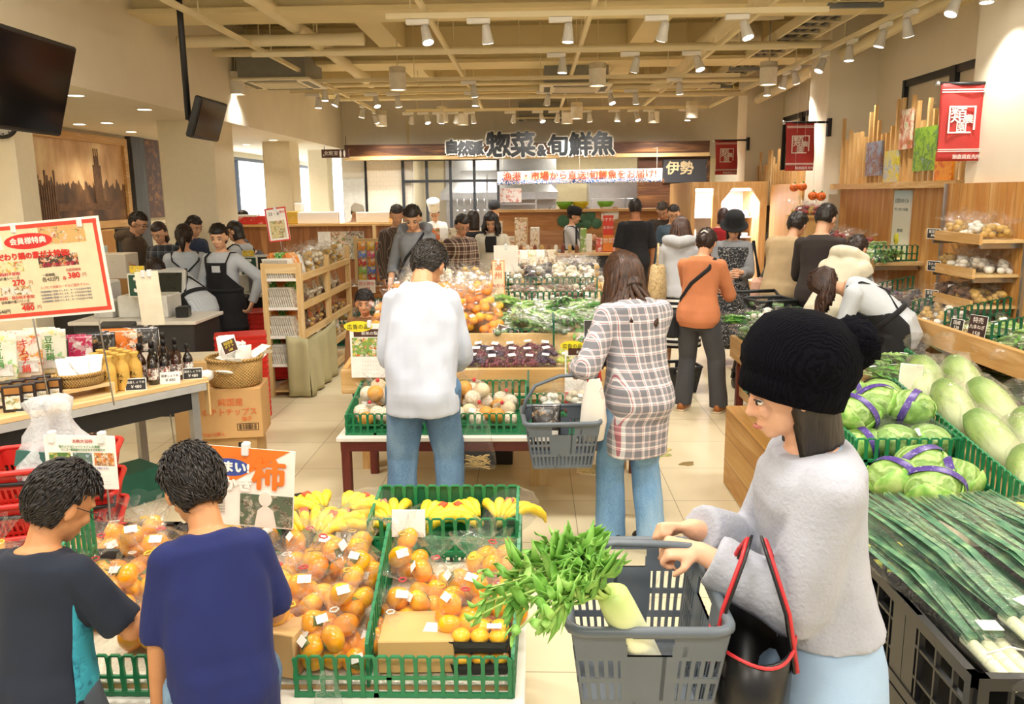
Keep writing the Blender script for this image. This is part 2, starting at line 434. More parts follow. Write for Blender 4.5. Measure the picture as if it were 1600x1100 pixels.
class Person:
    """one figure: a melted body skin, then hair and clothing as its parts"""
    def __init__(s, label, x, y, face, h=1.6, lean=0, neck=8, turn=0, tilt=0, twist=0, LH=None, RH=None, Lw=None, Rw=None, curl=.5, feet=None, kid=0, fem=0,
                 skin='d9a988', vox=.01, cat='person', group=None, show=True, hipz=.532, shrug=0, elbL=None, elbR=None, build=1.0, Lhd=None, Rhd=None, z0=0, face_on=0, sit=0):
        s.h = h; s.vox = vox; s.root = thing('person', label, cat, (x, y, z0), face, group); s.build = build
        hk = .225 if not kid else .215
        s.k = (h * (.136 if not kid else .136 + .03 * kid)) / hk * (1 if not kid else 1)
        H = h; s.pel = V((0, -.13 * H * math.sin(rad(lean)) * .9, hipz * H)); s.L = .30 * H if not kid else .29 * H
        s.lean = lean; s.twist = twist
        # bent spine
        s.sp = []; p = V(s.pel); n = 24
        for i in range(n + 1):
            a = rad(lean * (.55 + .75 * i / n)); s.sp.append((V(p), a)); p = p + V((0, math.sin(a), math.cos(a))) * (s.L / n)
        nk, na = s.fr(1.0); s.nk = nk
        ha = lean * 1.1 + neck; s.ha = ha
        up = V((0, math.sin(rad(lean * 1.2 + neck * .5)), math.cos(rad(lean * 1.2 + neck * .5))))
        k = s.k; s.Hm = MX.Translation(nk + up * (.03 * H)) @ rot(0, 0, turn) @ rot(-ha, 0, 0) @ rot(0, tilt, 0) @ MX.Translation((0, .018 * k, .1 * k)) @ MX.Scale(k, 4)
        b = MB(); s.b = b
        # torso
        b.loft([s.ring(t) for t in [-.28, -.18, -.12, 0, .1, .2, .4, .6, .76, .88, .955, 1.0]])
        b.caps(s.fr(.95)[0], s.Hm @ V((0, -.02, -.06)), .036 * H * (.9 if fem else 1), .031 * H * (.88 if fem else 1))
        # head
        M = s.Hm
        b.ball((0, -.008, .018), (.076, .096, .1), 20, 14, 0, M)
        b.ball((0, .022, -.052), (.056, .066, .062), 16, 10, 0, M)
        b.ball((0, .06, -.094), (.026, .022, .02), 10, 8, 0, M)
        b.ball((0, .096, -.034), (.014, .018, .013), 10, 8, 0, M); b.caps((0, .084, .004), (0, .1, -.03), .009, .011, 8, M)
        b.ball((0, .083, -.069), (.022, .012, .007), 10, 6, 0, M); b.ball((0, .082, -.079), (.019, .012, .007), 10, 6, 0, M)
        for q in (-1, 1):
            b.ball((q * .034, .074, -.03), (.02, .016, .02), 8, 6, 0, M)
            b.ball((q * .08, -.008, -.016), (.011, .022, .033), 10, 8, 0, M @ T(0, 0, 0))
            b.caps((q * .012, .088, .022), (q * .05, .074, .02), .007, .008, 6, M)
        # arms
        s.arm = {}
        for q, tgt, wr, eb, hd in ((-1, LH, Lw, elbL, Lhd), (1, RH, Rw, elbR, Rhd)):
            sh, a = s.fr(.9); sh = sh + s.off(V((q * .094 * H * build, -.004 * H, -.02 * H + shrug * H)), a)
            la, lb = .178 * H, .152 * H
            w = V(tgt) if tgt else sh + V((q * .035 * H, .05 * H, -.318 * H))
            d = w - sh; D = d.length
            if D > (la + lb) * .995: w = sh + d * ((la + lb) * .995 / D); d = w - sh; D = d.length
            x_ = (la * la - lb * lb + D * D) / (2 * D); y_ = math.sqrt(max(la * la - x_ * x_, 0)); dn = d.normalized()
            pole = V(eb) if eb else V((q * .45, -.7, -.55)); pole = pole - dn * pole.dot(dn); pole.normalize()
            e = sh + dn * x_ + pole * y_; s.arm[q] = (sh, e, w)
            b.caps(sh, e, .031 * H * build, .024 * H); b.caps(e, w, .0245 * H, .0165 * H)
            s.hand(b, q, e, w, V(hd).normalized() if hd else (w - e).normalized(), curl, wr)
        # legs
        fl = feet or ((-.062 * H, .01), (.062 * H, .01)); s.leg = {}
        for q, (fx, fy) in ((-1, fl[0]), (1, fl[1])):
            hp = s.pel + V((q * .05 * H, 0, -.015 * H)); an = V((fx, fy, .05 * H)); d = an - hp; D = d.length; la = lb = .241 * H
            if D > (la + lb) * .997: la = lb = D / (2 * .997)
            x_ = D / 2; y_ = math.sqrt(max(la * la - x_ * x_, 0)); dn = d.normalized(); pole = V((q * .1, 1, 0)); pole = (pole - dn * pole.dot(dn)).normalized()
            kn = hp + dn * x_ + pole * y_; s.leg[q] = (hp, kn, an)
            b.caps(hp, kn, .052 * H, .034 * H); b.caps(kn, an, .033 * H, .021 * H)
            b.caps(an + V((0, -.01, -.026 * H)), an + V((q * .012, .075 * H, -.033 * H)), .016 * H, .01 * H)
        s.skin = skin_mat(skin); s.show = show; s.fem = fem
    def off(s, v, a):  # local offset in a spine frame
        tw = rad(s.twist) * .7
        v = V((v.x * math.cos(tw) - v.y * math.sin(tw), v.x * math.sin(tw) + v.y * math.cos(tw), v.z))
        return V((v.x, v.y * math.cos(a) + v.z * math.sin(a), -v.y * math.sin(a) + v.z * math.cos(a)))
    def fr(s, t):
        if t <= 0: return s.pel + V((0, 0, t * s.L)), 0.0
        t = min(t, 1.0) * 24; i = min(int(t), 23); a, b = s.sp[i], s.sp[i + 1]; f = t - i
        return a[0].lerp(b[0], f), a[1] + (b[1] - a[1]) * f
    def ring(s, t, g=0., n=20, wide=1., flat=None, yo=0., a0=0, a1=2 * PI, closed=True):
        rx, ry, of = tor(t); H = s.h; c, a = s.fr(t)
        rx = rx * H * wide * s.build + g; ry = ry * H * s.build + g; out = []
        if flat: rx = max(rx, flat[0] * H); ry = max(ry, flat[1] * H)
        for j in range(n if closed else n + 1):
            p = a0 + (a1 - a0) * j / n; cx, cy = math.cos(p), math.sin(p)
            e = .85; x = abs(cx) ** e * (1 if cx > 0 else -1) * rx; y = abs(cy) ** e * (1 if cy > 0 else -1) * ry + of * H + yo
            out.append(c + s.off(V((x, y, 0)), a))
        return out
    def hand(s, b, q, e, w, d, curl, wr):
        k = s.h / 1.65
        inn = V(wr) if wr else V((-q, 0, 0)); nrm = (inn - d * inn.dot(d)).normalized(); ac = d.cross(nrm) * q
        # palm facing nrm, thumb on the -ac side
        pm = w + d * .045 * k
        for j, o in enumerate((-.027, -.009, .009, .027)):
            b.caps(w + ac * o * .6 * k + d * .01 * k, w + d * (.083 - abs(o - .005) * .25) * k + ac * o * k, .014 * k, .0105 * k, 8)
        f = []
        for j, (o, ln) in enumerate(((-.029, .068), (-.0095, .076), (.0095, .071), (.028, .056))):
            p = w + d * (.083 - abs(o) * .2) * k + ac * o * k; ang = 0; r = .0085 * k
            for m, fr_ in enumerate((.45, .32, .26)):
                ang += curl * (1.0, 1.25, .8)[m] + .06 * j * curl
                p2 = p + (d * math.cos(ang) + nrm * math.sin(ang) + ac * o * 1.5) * ln * fr_ * k; f.append((p, p2, r, r * .92)); p = p2; r *= .92
        p = w + d * .018 * k - ac * .022 * k; t1 = p + (d * .55 - ac * .75 + nrm * .35).normalized() * .036 * k
        t2 = t1 + (d * .8 - ac * .25 + nrm * (.3 + curl * .5)).normalized() * .03 * k
        f += [(p, t1, .012 * k, .0105 * k), (t1, t2, .0105 * k, .0085 * k)]
        s.fing = getattr(s, 'fing', []); s.fing += f
        if s.vox <= .0065:
            for a in f: b.caps(*a, 8)
    def body(s):
        me = fuse(s.b, s.vox, 3, mats=s.skin, name='body')
        if s.vox > .0065:
            m = MB()
            for a in s.fing: m.caps(*a, 6)
            bm = bmesh.new(); bm.from_mesh(me); me2 = m.mesh('f', s.skin); bm.from_mesh(me2); bm.to_mesh(me); bm.free()
            me.polygons.foreach_set('use_smooth', [True] * len(me.polygons))
        s.bo = obj('body', me, parent=s.root); return s
    def part(s, name, mb, m, label=None): 
        o = obj(name, mb, m, s.root)
        if label: o['label'] = label
        return o
    def face_(s, lid=.25):
        """eyes, brows and lips"""
        M = s.Hm
        for q in (-1, 1):
            e = MB().ball((q * .032, .0775, -.006), (.0145, .009, .0075), 12, 8, 0, M).ball((q * .032, .0865, -.007), (.0062, .003, .0062), 10, 6, 1, M)
            e.tube([(q * .017, .0865, -.002), (q * .032, .0905, .0035), (q * .048, .080, -.001)], .0022, 6, 1, M)
            s.part('eye', e, [mat('e8e2da', .3), mat('1a1210', .3)])
            s.part('eyebrow', MB().tube([(q * .014, .0935, .021), (q * .032, .0915, .027), (q * .05, .08, .022)], [.003, .0036, .0018], 6, 0, M), hair_mat())
        s.part('lips', MB().tube([(-.021, .087, -.0745), (-.008, .0965, -.0725), (0, .097, -.0735), (.008, .0965, -.0725), (.021, .087, -.0745)], [.002, .0048, .0045, .0048, .002], 8, 0, M), mat('b5695c', .45))
        return s
    def hair(s, kind='short', c='17120f', c2='2c221b', hz=.42, drop=.09, vol=1.0, wave=0.0, part_=0.0, nape=-.62):
        M = s.Hm
        def fn(d):
            rx, ry, rz = .084 * vol, .104 * vol, .112 * vol
            front = d.y - .42; fr_k = min(max((d.y - .12) * 5, 0), 1)
            hl = hz + part_ * d.x
            low = min(max((hl - d.z) * 9, 0), 1)
            mask = fr_k * low                              # face opening
            ear = min(max((d.y + .12) * 7, 0), 1) * min(max((-.0 - d.z) * 7, 0), 1) if kind == 'short' else 0
            npe = min(max((nape - d.z) * 8, 0), 1) if kind == 'short' else 0
            m = max(mask, ear, npe)
            g = NZ.noise((d.x * 13, d.y * 13, d.z * 5)) * .05 + NZ.noise((d.x * 40, d.y * 40, d.z * 9)) * .022
            k = (1 + g + wave * NZ.noise((d.x * 5, d.y * 5, d.z * 7))) * (1 - m) + .74 * m
            x, y, z = d.x * rx * k, -.01 + d.y * ry * k, .016 + d.z * rz * k
            if kind != 'short' and d.z < .1 and m < .6:
                t = min((.1 - d.z) / 1.0, 1); fl = math.sqrt(max(1 - min(max(d.z, -1), .1) ** 2, .02)); f2 = max(fl, .93 if t < .93 else .3)
                a = math.atan2(d.y, d.x); w = 1 + wave * .6 * math.sin(a * 9 + t * 9) + .04 * NZ.noise((a * 6, t * 2, 3))
                x = math.cos(a) * rx * f2 * w * (1 - .12 * t); y = -.01 + math.sin(a) * ry * f2 * w * (1 - .12 * t)
                if d.y > .12: y = min(y, .055 + .02 * (1 - t))
                z = .016 + rz * .1 - t * (drop + .03) + .01 * NZ.noise((a * 9, 7, 1))
            return V((x, y, z))
        mb = MB().ball((0, 0, 0), 1, 64, 40, 0, M, fn)
        if kind == 'short':
            R_ = random.Random(int(s.h * 1000)); n = 1500 if s.vox <= .0085 else 260
            for i in range(n):
                d = V((R_.gauss(0, 1), R_.gauss(-.25, 1), R_.gauss(.25, 1))).normalized()
                q = fn(d)
                if (q.length < .077 * vol) or d.z < nape + .1 or (d.y > .3 and d.z < hz + .05) or (d.y > -.1 and d.z < .05): continue
                tn = (V((d.x * .2, -.25 + .5 * d.y, -.75)) + V((R_.uniform(-.28, .28), R_.uniform(-.28, .28), R_.uniform(-.1, .2)))); tn = (tn - d * tn.dot(d)).normalized(); L = R_.uniform(.018, .036) * vol
                p = q * .985; mb.tube([p, p + tn * L * .5 + d * L * .1, p + tn * L + d * L * .06], [.0034, .003, .0006], 4, 0, M)
        return s.part('hair', mb, hair_mat(c, c2))
    def locks(s, n=60, length=.3, c='17120f', c2='2c221b', spread=.085, fwd=.4, back=-PI, name='hair', curl=.02, seed=3, thick=.012, taper=.35):
        """long hanging locks from the crown, falling straight down"""
        R_ = random.Random(seed); mb = MB(); inv = s.root.rotation_euler.to_matrix()
        for i in range(n):
            a = PI * .5 + fwd + (2 * PI - 2 * fwd) * (i + R_.random()) / n
            d = V((math.cos(a), math.sin(a), 0)); p0 = s.Hm @ V((d.x * .03, -.01 + d.y * .03, .118)); p1 = s.Hm @ V((d.x * .078, -.012 + d.y * .098, .055)); p2 = s.Hm @ V((d.x * .088, -.014 + d.y * .104, -.01))
            L = length * R_.uniform(.8, 1.06); o = (s.Hm.to_3x3() @ d); o.z = 0; o = o.normalized() if o.length > .01 else V((0, -1, 0))
            pts = [p0, p1, p2]; ph = R_.random() * 6
            for j in range(1, 8):
                t = j / 7; pts.append(p2 + V((0, 0, -L * t)) + o * (.02 * math.sin(t * 2.6) * s.k) + V((math.sin(ph + t * 7), math.cos(ph * 2 + t * 6), 0)) * curl * t)
            for q in pts[3:]:                       # hair lies outside the shoulders and back
                t = min(range(25), key=lambda k_: abs(s.sp[k_][0].z - q.z)); ce = s.sp[t][0]
                if q.z < s.nk.z + .02:
                    dx, dy = q.x - ce.x, q.y - ce.y; a_ = math.atan2(dy, dx); rx, ry, of = tor(t / 24); rx, ry = (max(rx, .085) * s.h + .03, max(ry, .066) * s.h + .034) if t < 19 else (rx * s.h * .8 + .02, ry * s.h + .03)
                    rr = 1 / math.sqrt((math.cos(a_) / rx) ** 2 + (math.sin(a_) / ry) ** 2); d_ = math.hypot(dx, dy)
                    if d_ < rr: q.x, q.y = ce.x + math.cos(a_) * rr, ce.y + math.sin(a_) * rr
            for j in range(4, len(pts) - 1): pts[j] = (pts[j - 1] + pts[j] * 2 + pts[j + 1]) / 4
            th = thick * s.k; mb.tube(pts, [th * .7, th, th] + [th * (1.05 - taper * j / 7) for j in range(1, 8)], 6)
        return s.part(name, mb, hair_mat(c, c2))
    def top(s, m, hem=-.16, sleeve=1.0, g=.014, loose=.088, name='shirt', crease=.008, neckr=.98, vox=None, cuff=0, flat=None, hood=False, label=None, sg=1.0):
        H = s.h; mb = MB(); ts = [t for t in (-.9, -.7, -.55, -.4, -.28, -.2, -.12, -.05, .05, .15, .3, .45, .6, .76, .88, .955) if t > hem + .04]
        flat = flat or (loose, loose * .72)
        rings = [s.ring(t, g + (.014 * min(1, max(0, (.3 - t) * 3))), 24, flat=flat if t < .62 else None) for t in [hem] + ts + [neckr]]
        mb.loft(rings)
        for q in (-1, 1):
            sh, e, w = s.arm[q]; a, b_ = .03 * H * s.build + g * sg, .026 * H + g * sg * 1.1; cw = .0195 * H + g * sg
            mb.ball(sh, a * 1.02, 12, 8)
            if sleeve <= .5:
                k = sleeve / .5; p = sh.lerp(e, k); mb.tube([sh, sh.lerp(p, .5), p], [a, a * 1.02, a * 1.05], 14)
            else:
                k = (sleeve - .5) / .5; p = e.lerp(w, k); mb.caps(sh, e, a, b_, 14); rr = b_ + (cw - b_) * k
                mb.tube([e, e.lerp(p, .5), p - (p - e).normalized() * .012, p], [b_, (b_ + rr) / 2, rr * 1.03, rr * .98], 14)
        if hood:
            c, a = s.fr(.97); mb.tube([c + s.off(V((x * .085 * H, y * .06 * H, z * H)), a) for x, y, z in ((1, .5, .0), (1, -.3, .02), (.6, -1.1, .015), (0, -1.5, 0), (-.6, -1.1, .015), (-1, -.3, .02), (-1, .5, .0))], [.02 * H, .028 * H, .034 * H, .036 * H, .034 * H, .028 * H, .02 * H], 12)
        return s.part(name, fuse(mb, vox or max(s.vox, .008), 3, crease, 7 / (H / 1.6), mats=m, name=name), m, label)
    def pants(s, m, top_=.12, end=1.0, g=.012, name='trousers', crease=.006, wide=1.0, rise=0):
        H = s.h; mb = MB(); mb.loft([s.ring(t, g * .8, 24) for t in (-.28, -.2, -.12, -.05, .03, top_)])
        for q in (-1, 1):
            hp, kn, an = s.leg[q]; an = an + V((0, 0, -.022 * H)); p = kn.lerp(an, end)
            r0, r1, r2 = .056 * H + g, .04 * H + g, (.036 * H + g) * wide
            mb.caps(hp, kn, r0, r1, 14); mb.tube([kn, kn.lerp(p, .35), kn.lerp(p, .8), p], [r1, r1 * 1.0, r2, r2 * 1.02], 14)
        return s.part(name, fuse(mb, max(s.vox, .008), 3, crease, 8, mats=m, name=name), m)
    def skirt(s, m, end=.25, flare=.03, name='skirt', g=.014, top_=.2, pleat=0):
        H = s.h; z1 = end * H; rs = [s.ring(top_, g, 48), s.ring(.05, g, 48)]; c = s.pel
        for i in range(8):
            t = (i + 1) / 8; z = c.z - (c.z - z1) * t
            rs.append([V((c.x + (.105 * H + g + flare * t) * math.cos(2 * PI * j / 48) * (1 + pleat * math.sin(j * PI * 2 / 4)), c.y - .005 + (.078 * H + g + flare * t) * math.sin(2 * PI * j / 48) * (1 + pleat * math.sin(j * PI * 2 / 4)), z)) for j in range(48)])
        return s.part(name, MB().loft(rs), m)
    def shoes(s, m, sole='e8e4dc', name='shoe'):
        H = s.h
        for q in (-1, 1):
            an = s.leg[q][2]; x, y = an.x, an.y; k = H / 1.65; mb = MB()
            up = [(-.085, .026, .075), (-.06, .034, .085), (0, .037, .085), (.06, .043, .066), (.12, .047, .052), (.165, .036, .042), (.18, .015, .034)]
            mb.loft([[V((x + q * .008 * (i / 6) + w * k * math.cos(2 * PI * j / 14), y + yy * k, max(.012, .012 + (hh * k - .012) * max(0, math.sin(2 * PI * j / 14)) ** .8))) for j in range(14)] for i, (yy, w, hh) in enumerate(up)])
            mb.loft([[V((x + q * .008 * (i / 6) + (w + .003) * k * math.cos(2 * PI * j / 14), y + yy * k * 1.015, .009 + .009 * (1 if math.sin(2 * PI * j / 14) > 0 else -1))) for j in range(14)] for i, (yy, w, hh) in enumerate(up)], 1)
            s.part(name, mb, [m, mat(sole, .7)])
    def apron(s, m, s1=.78, z1=.3, name='apron', a=2.0, strap=True, top_=1.25):
        H = s.h; L = s.L; t1 = (z1 * H - s.pel.z) / L
        def fn(u, v):
            t = s1 + (t1 - s1) * u; w = (.62 + (a - .62) * min(1, max(0, (.55 - t) * 3))) ; ang = PI / 2 + w * (2 * v - 1)
            fl = max(t, -.05); r = s.ring(fl, .03, 1, flat=(.1, .08), a0=ang, a1=ang + 1)[0]
            if t < fl: r = V((r.x * (1 + .05 * (fl - t)), r.y * (1 + .1 * (fl - t)), r.z + (t - fl) * L))
            return r
        mb = MB().sheet(fn, 22, 24, .006)
        rr = s.ring(.22, .034, 28, flat=(.1, .08)); mb.tube(rr, .012, 6, closed=True, flat=1.6)
        if strap:
            for q in (-1, 1):
                pts = [s.ring(t, .028, 1, a0=ang, a1=ang + 1)[0] for t, ang in ((.76, PI / 2 - q * .55), (.88, PI / 2 - q * .7), (.97, PI / 2 - q * 1.2), (.955, -PI / 2 + q * 1.3), (.8, -PI / 2 + q * .7), (.5, -PI / 2 - q * .1), (.25, -PI / 2 - q * .9))]
                mb.tube(pts, .011, 6, flat=.5)
        return s.part(name, mb, m)
    def glasses(s, c='1c1c22'):
        mb = MB(); M = s.Hm
        for q in (-1, 1):
            mb.tube([(q * .034 + .021 * math.cos(a), .1 - .004 * abs(math.cos(a)), -.008 + .015 * math.sin(a)) for a in [i * PI / 8 for i in range(16)]], .0015, 5, 0, M, closed=True)
            mb.tube([(q * .055, .096, -.004), (q * .076, .06, -.001), (q * .085, -.005, .002), (q * .083, -.022, -.015)], .0016, 5, 0, M)
        mb.tube([(-.013, .1, -.006), (0, .104, -.003), (.013, .1, -.006)], .0014, 5, 0, M)
        return s.part('glasses', mb, mat(c, .3))
    def sling(s, m, q=1, w=.018, name='bag_strap', low=.0):
        """a strap worn across the torso"""
        pts = []
        for t, ang in ((low, PI / 2 + q * 1.5), (.25, PI / 2 + q * .9), (.5, PI / 2 + q * .3), (.75, PI / 2 - q * .25), (.9, PI / 2 - q * .6), (.965, PI / 2 - q * 1.3), (.94, -PI / 2 + q * 1.1), (.75, -PI / 2 + q * .45), (.5, -PI / 2 - q * .25), (.25, -PI / 2 - q * .9), (low, -PI / 2 - q * 1.6)):
            pts.append(s.ring(t, .024, 1, a0=ang, a1=ang + 1, flat=(.085, .065) if t < .6 else None)[0])
        return s.part(name, MB().tube(pts, w, 6, flat=.35), m)
# ---------------------------------------------------------------- the room
CREAM = 'f1e6c8'
wall_m = mat('efe6d2', .8, .02, 3); ceil_m = mat('ecdcae', .8, .03, 3); cream_m = mat('f0e3bd', .75, .03, 3)
white_m = mat('f2efe8', .6, .02); black_m = mat('17171a', .45, .1); steel_m = mat('b9bbbd', .3, .05, metal=.9); grey_m = mat('6f757c', .5, .06)
pine = wood('dcb67c', 'cb9d5e', 'ebcc98', 'X', 1.0); pineY = wood('dcb67c', 'cb9d5e', 'ebcc98', 'Y', 1.0); pineZ = wood('dcb67c', 'cb9d5e', 'ebcc98', 'Z', 1.0)
pale = wood('e5c894', 'd9b67c', 'f0dbae', 'X', .8); paleZ = wood('e5c894', 'd9b67c', 'f0dbae', 'Z', .8); paleY = wood('e5c894', 'd9b67c', 'f0dbae', 'Y', .8)
brownwood = wood('a87342', '8d5a30', 'bd8a55', 'Z', .6, .09, 'X')
oldwood = wood('7c4a22', '4e2b14', 'b98144', 'X', .55, .16, 'Z')
wallwood = wood('e0b26c', 'cc9248', 'f0cf94', 'Z', .5, .11, 'Y')

def floor_mat():
    t = NT('floor tiles'); s = t.n('SeparateXYZ', {0: t.coord()})
    ux = t.math('DIVIDE', t.math('ADD', s.outputs['X'], 60 - .83), .6); uy = t.math('DIVIDE', t.math('ADD', s.outputs['Y'], 60 - 4.68), .6)
    g = t.math('MAXIMUM', t.math('LESS_THAN', t.math('FRACT', ux), .007), t.math('LESS_THAN', t.math('FRACT', uy), .007))
    wn = t.n('TexWhiteNoise', {0: t.n('CombineXYZ', {0: t.math('FLOOR', ux), 1: t.math('FLOOR', uy)}).outputs[0]}).outputs[0]
    z = t.n('TexNoise', {'Vector': t.coord(), 'Scale': 3, 'Detail': 5}).outputs[0]
    col = t.mix(t.math('MULTIPLY', wn, .35), t.ramp(z, [(.3, 'dccfae'), (.7, 'e6dabb')]), 'd6c7a2')
    return t.done(t.mix(t.math('MULTIPLY', g, .8), col, '6f6247'), t.ramp(z, [(.3, (.32,) * 3), (.7, (.36,) * 3)]), spec=.45)
struct('floor', MB().box(-7, 4.2, -2.5, 23, -.1, 0), floor_mat())
ZC = 3.95
struct('ceiling', MB().box(-3.7, 4.2, -2.5, 18.2, ZC, ZC + .1), mat('cdbd8c', .8, .06, 6))
# corrugated deck ribs and beams belong to the ceiling
mb = MB()
for i in range(52): mb.box(-3.7, 4.0, .2 + i * .32, .28 + i * .32, ZC - .035, ZC)
struct('ceiling_deck_ribs', mb, mat('c9b887', .8, .05))
for n_, (y0, y1, z0) in enumerate(((5.0, 5.35, 3.52), (8.0, 8.35, 3.47), (11.1, 11.5, 3.47), (14.3, 14.7, 3.47))):
    struct('ceiling_beam', MB().box(-3.7, 3.98, y0, y1, z0, ZC).box(-3.7, 3.98, y0 - .1, y1 + .1, z0 - .012, z0 + .03), ceil_m)
for x in (-1.9, 1.2):
    struct('ceiling_beam', MB().box(x, x + .28, 0, 16.5, 3.62, ZC), ceil_m)
# left: lowered ceiling over the tills
struct('trim_1', MB().box(-7, -3.78, 2, 23, 2.7, 2.85).box(-3.78, -3.7, -2, 16.5, 2.7, ZC), wall_m)
struct('wall_left', MB().box(-6.15, -6, -2, 15.0, 0, 2.85).box(-6.15, -6, 15, 23, 0, .9).box(-6.15, -6, 15, 23, 2.6, 2.85), wall_m)
sky_m = glow('f4faff', 3.2)
for i in range(4):
    y0 = 15.0 + i * 2
    o = struct('window_%d' % (i + 1), MB().box(-6.1, -6.08, y0, y0 + 2, .9, 2.6), glow('eef7ff', 2.6))
    f = MB().box(-6.07, -5.99, y0, y0 + .06, .9, 2.6).box(-6.07, -5.99, y0, y0 + 2, 2.54, 2.6).box(-6.07, -5.99, y0, y0 + 2, .9, .96)
    struct('window_frame', f, mat('2c2f36', .4), o)
o = struct('window_5', MB().box(-6, -3.9, 22.9, 22.92, .9, 2.6), glow('eef7ff', 2.6))
struct('wall_far', MB().box(-7, -3.5, 23, 23.1, 0, 2.9), wall_m)
# pillars
for nm, x0, x1, y0, y1, zt in (('pillar', -4.46, -3.8, 10, 10.7, 2.72), ('pillar', -4.5, -4.02, 14, 14.5, 2.72), ('pillar', -6, -4.28, 6.9, 7.2, 2.72), ('pillar', -4.45, -4.05, 16.6, 17, 2.72)):
    struct(nm, MB().box(x0, x1, y0, y1, 0, zt, 0, None, .02), mat('f3e9cf', .7, .02))
# far wall with the kitchen hatch
YF = 16.5
mb = MB().box(-3.75, 4.1, YF, YF + .15, 2.5, ZC).box(-3.75, -2.35, YF, YF + .12, 0, 2.5)
struct('wall_back', mb, mat('e3dccd', .75, .02))
tile = NT('white tile'); br = tile.n('TexBrick', {'Vector': tile.coord(rot=(PI / 2, 0, 0)), 'Color1': lin('f4ead8'), 'Color2': lin('f7eedd'), 'Mortar': lin('d8ccb4'), 'Scale': 5, 'Mortar Size': .008, 'Bias': 0, 'Brick Width': .6, 'Row Height': .4})
struct('wall_tiled', MB().box(-3.28, -2.38, YF - .06, YF, 0, 2.5), tile.done(br.outputs[0], .3))
d = struct('door_1', MB().box(-3.73, -3.3, YF - .05, YF - .001, 0, 2.15, 0, None, .01), mat('d9dad6', .5))
struct('door_handle', MB().tube([(-3.38, YF - .07, 1.0), (-3.38, YF - .12, 1.0), (-3.5, YF - .12, 1.0)], .012), steel_m, d)
struct('trim_2', MB().box(-3.29, -3.25, YF - .08, YF, 0, 2.5), black_m)
struct('wall_kitchen', MB().box(-2.4, 4, 18.4, 18.5, 0, 3.2).box(-2.45, -2.4, YF, 18.5, 0, 3.2).box(-2.45, 4.1, YF + .15, 18.5, 2.75, 2.8), mat('d9cba4', .7, .04))
# wooden fascia over the hatch
struct('trim_3', MB().box(-3.56, 3.3, 15.95, 16.2, 2.53, 2.75), oldwood)
struct('trim_4', MB().box(-3.56, 3.3, 15.93, 16.3, 2.47, 2.535), pale)
struct('trim_5', MB().box(2.0, 3.35, 16.1, 16.3, .9, 2.48), oldwood)
# right wall, columns and windows
struct('wall_right', MB().box(3.95, 4.1, -2, 18.5, 0, 2.05).box(3.95, 4.1, -2, 18.5, 2.95, ZC).box(3.95, 4.1, -2, 5, 2.05, 2.95).box(3.95, 4.1, 9.3, 10.9, 2.05, 2.95).box(3.95, 4.1, 14.5, 18.5, 2.05, 2.95), wall_m)
struct('wall_right_lining', MB().box(3.6, 3.95, 4, 16, 0, 1.86), wall_m)
for i, (y0, y1) in enumerate(((5.0, 9.3), (10.9, 14.5))):
    w = struct('window_%d' % (6 + i), MB().box(4.0, 4.02, y0, y1, 2.05, 2.95), mat('d8cdb6', .3, .05, 2))
    f = MB().box(3.96, 4.05, y0, y1, 2.88, 2.95).box(3.96, 4.05, y0, y1, 2.05, 2.12)
    k = 4
    for j in range(k + 1):
        y = y0 + (y1 - y0) * j / k; f.box(3.95, 4.05, max(y0, y - .05), min(y1, y + .05), 2.05, 2.95)
    struct('window_frame', f, mat('1b1c20', .4), w)
for y0, y1, x0 in ((4.6, 6.78, 3.42), (9.95, 10.6, 3.39), (13.6, 14.2, 3.38)):
    struct('pillar', MB().box(x0, 3.97, y0, y1, 0, ZC, 0, None, .01), wall_m)

# ---------------------------------------------------------------- ceiling fittings
def rail(x0, y0, x1, y1, z, label, nm='track_rail'):
    L = math.hypot(x1 - x0, y1 - y0); mb = MB().box(0, L, -.018, .018, -.025, .018)
    o = thing(nm, label, 'track rail', (x0, y0, z), math.degrees(math.atan2(y1 - y0, x1 - x0)), 'lighting rails under the ceiling')
    obj('channel', mb, cream_m, o)
    for i in range(int(L / 1.6) + 1):
        obj('hanger', MB().tube([(.2 + i * 1.6, 0, .01), (.2 + i * 1.6, 0, ZC - z)], .006, 6), cream_m, o)
for x, a, w in ((-2.85, 4, 'above the left side of the aisle'), (-.9, 6.5, 'just left of the middle'), (.5, 6.5, 'just right of the middle'), (1.95, 6, 'over the right island'), (3.2, 4, 'along the right wall')):
    rail(x, a, x, 15.6, 3.32, 'cream lighting rail running towards the kitchen ' + w)
XR = ((7.15, -1.2, 2.4), (8.9, -2.9, 2.6), (10.9, -3.3, 2.6), (12.0, -3.4, 2.6), (14.8, -2.2, 3))
for y, x0, x1, w in ((7.15, -1.2, 2.4, 'nearest the top of the picture'), (8.9, -2.9, 2.6, 'second row from the front'), (10.9, -3.3, 2.6, 'third row from the front'), (12.0, -3.4, 2.6, 'fourth row from the front'), (14.8, -2.2, 3, 'row closest to the kitchen sign')):
    rail(x0, y, x1, y, 3.25, 'cream lighting rail running across the room, ' + w)
lens_m = glow('fff6e4', 9)
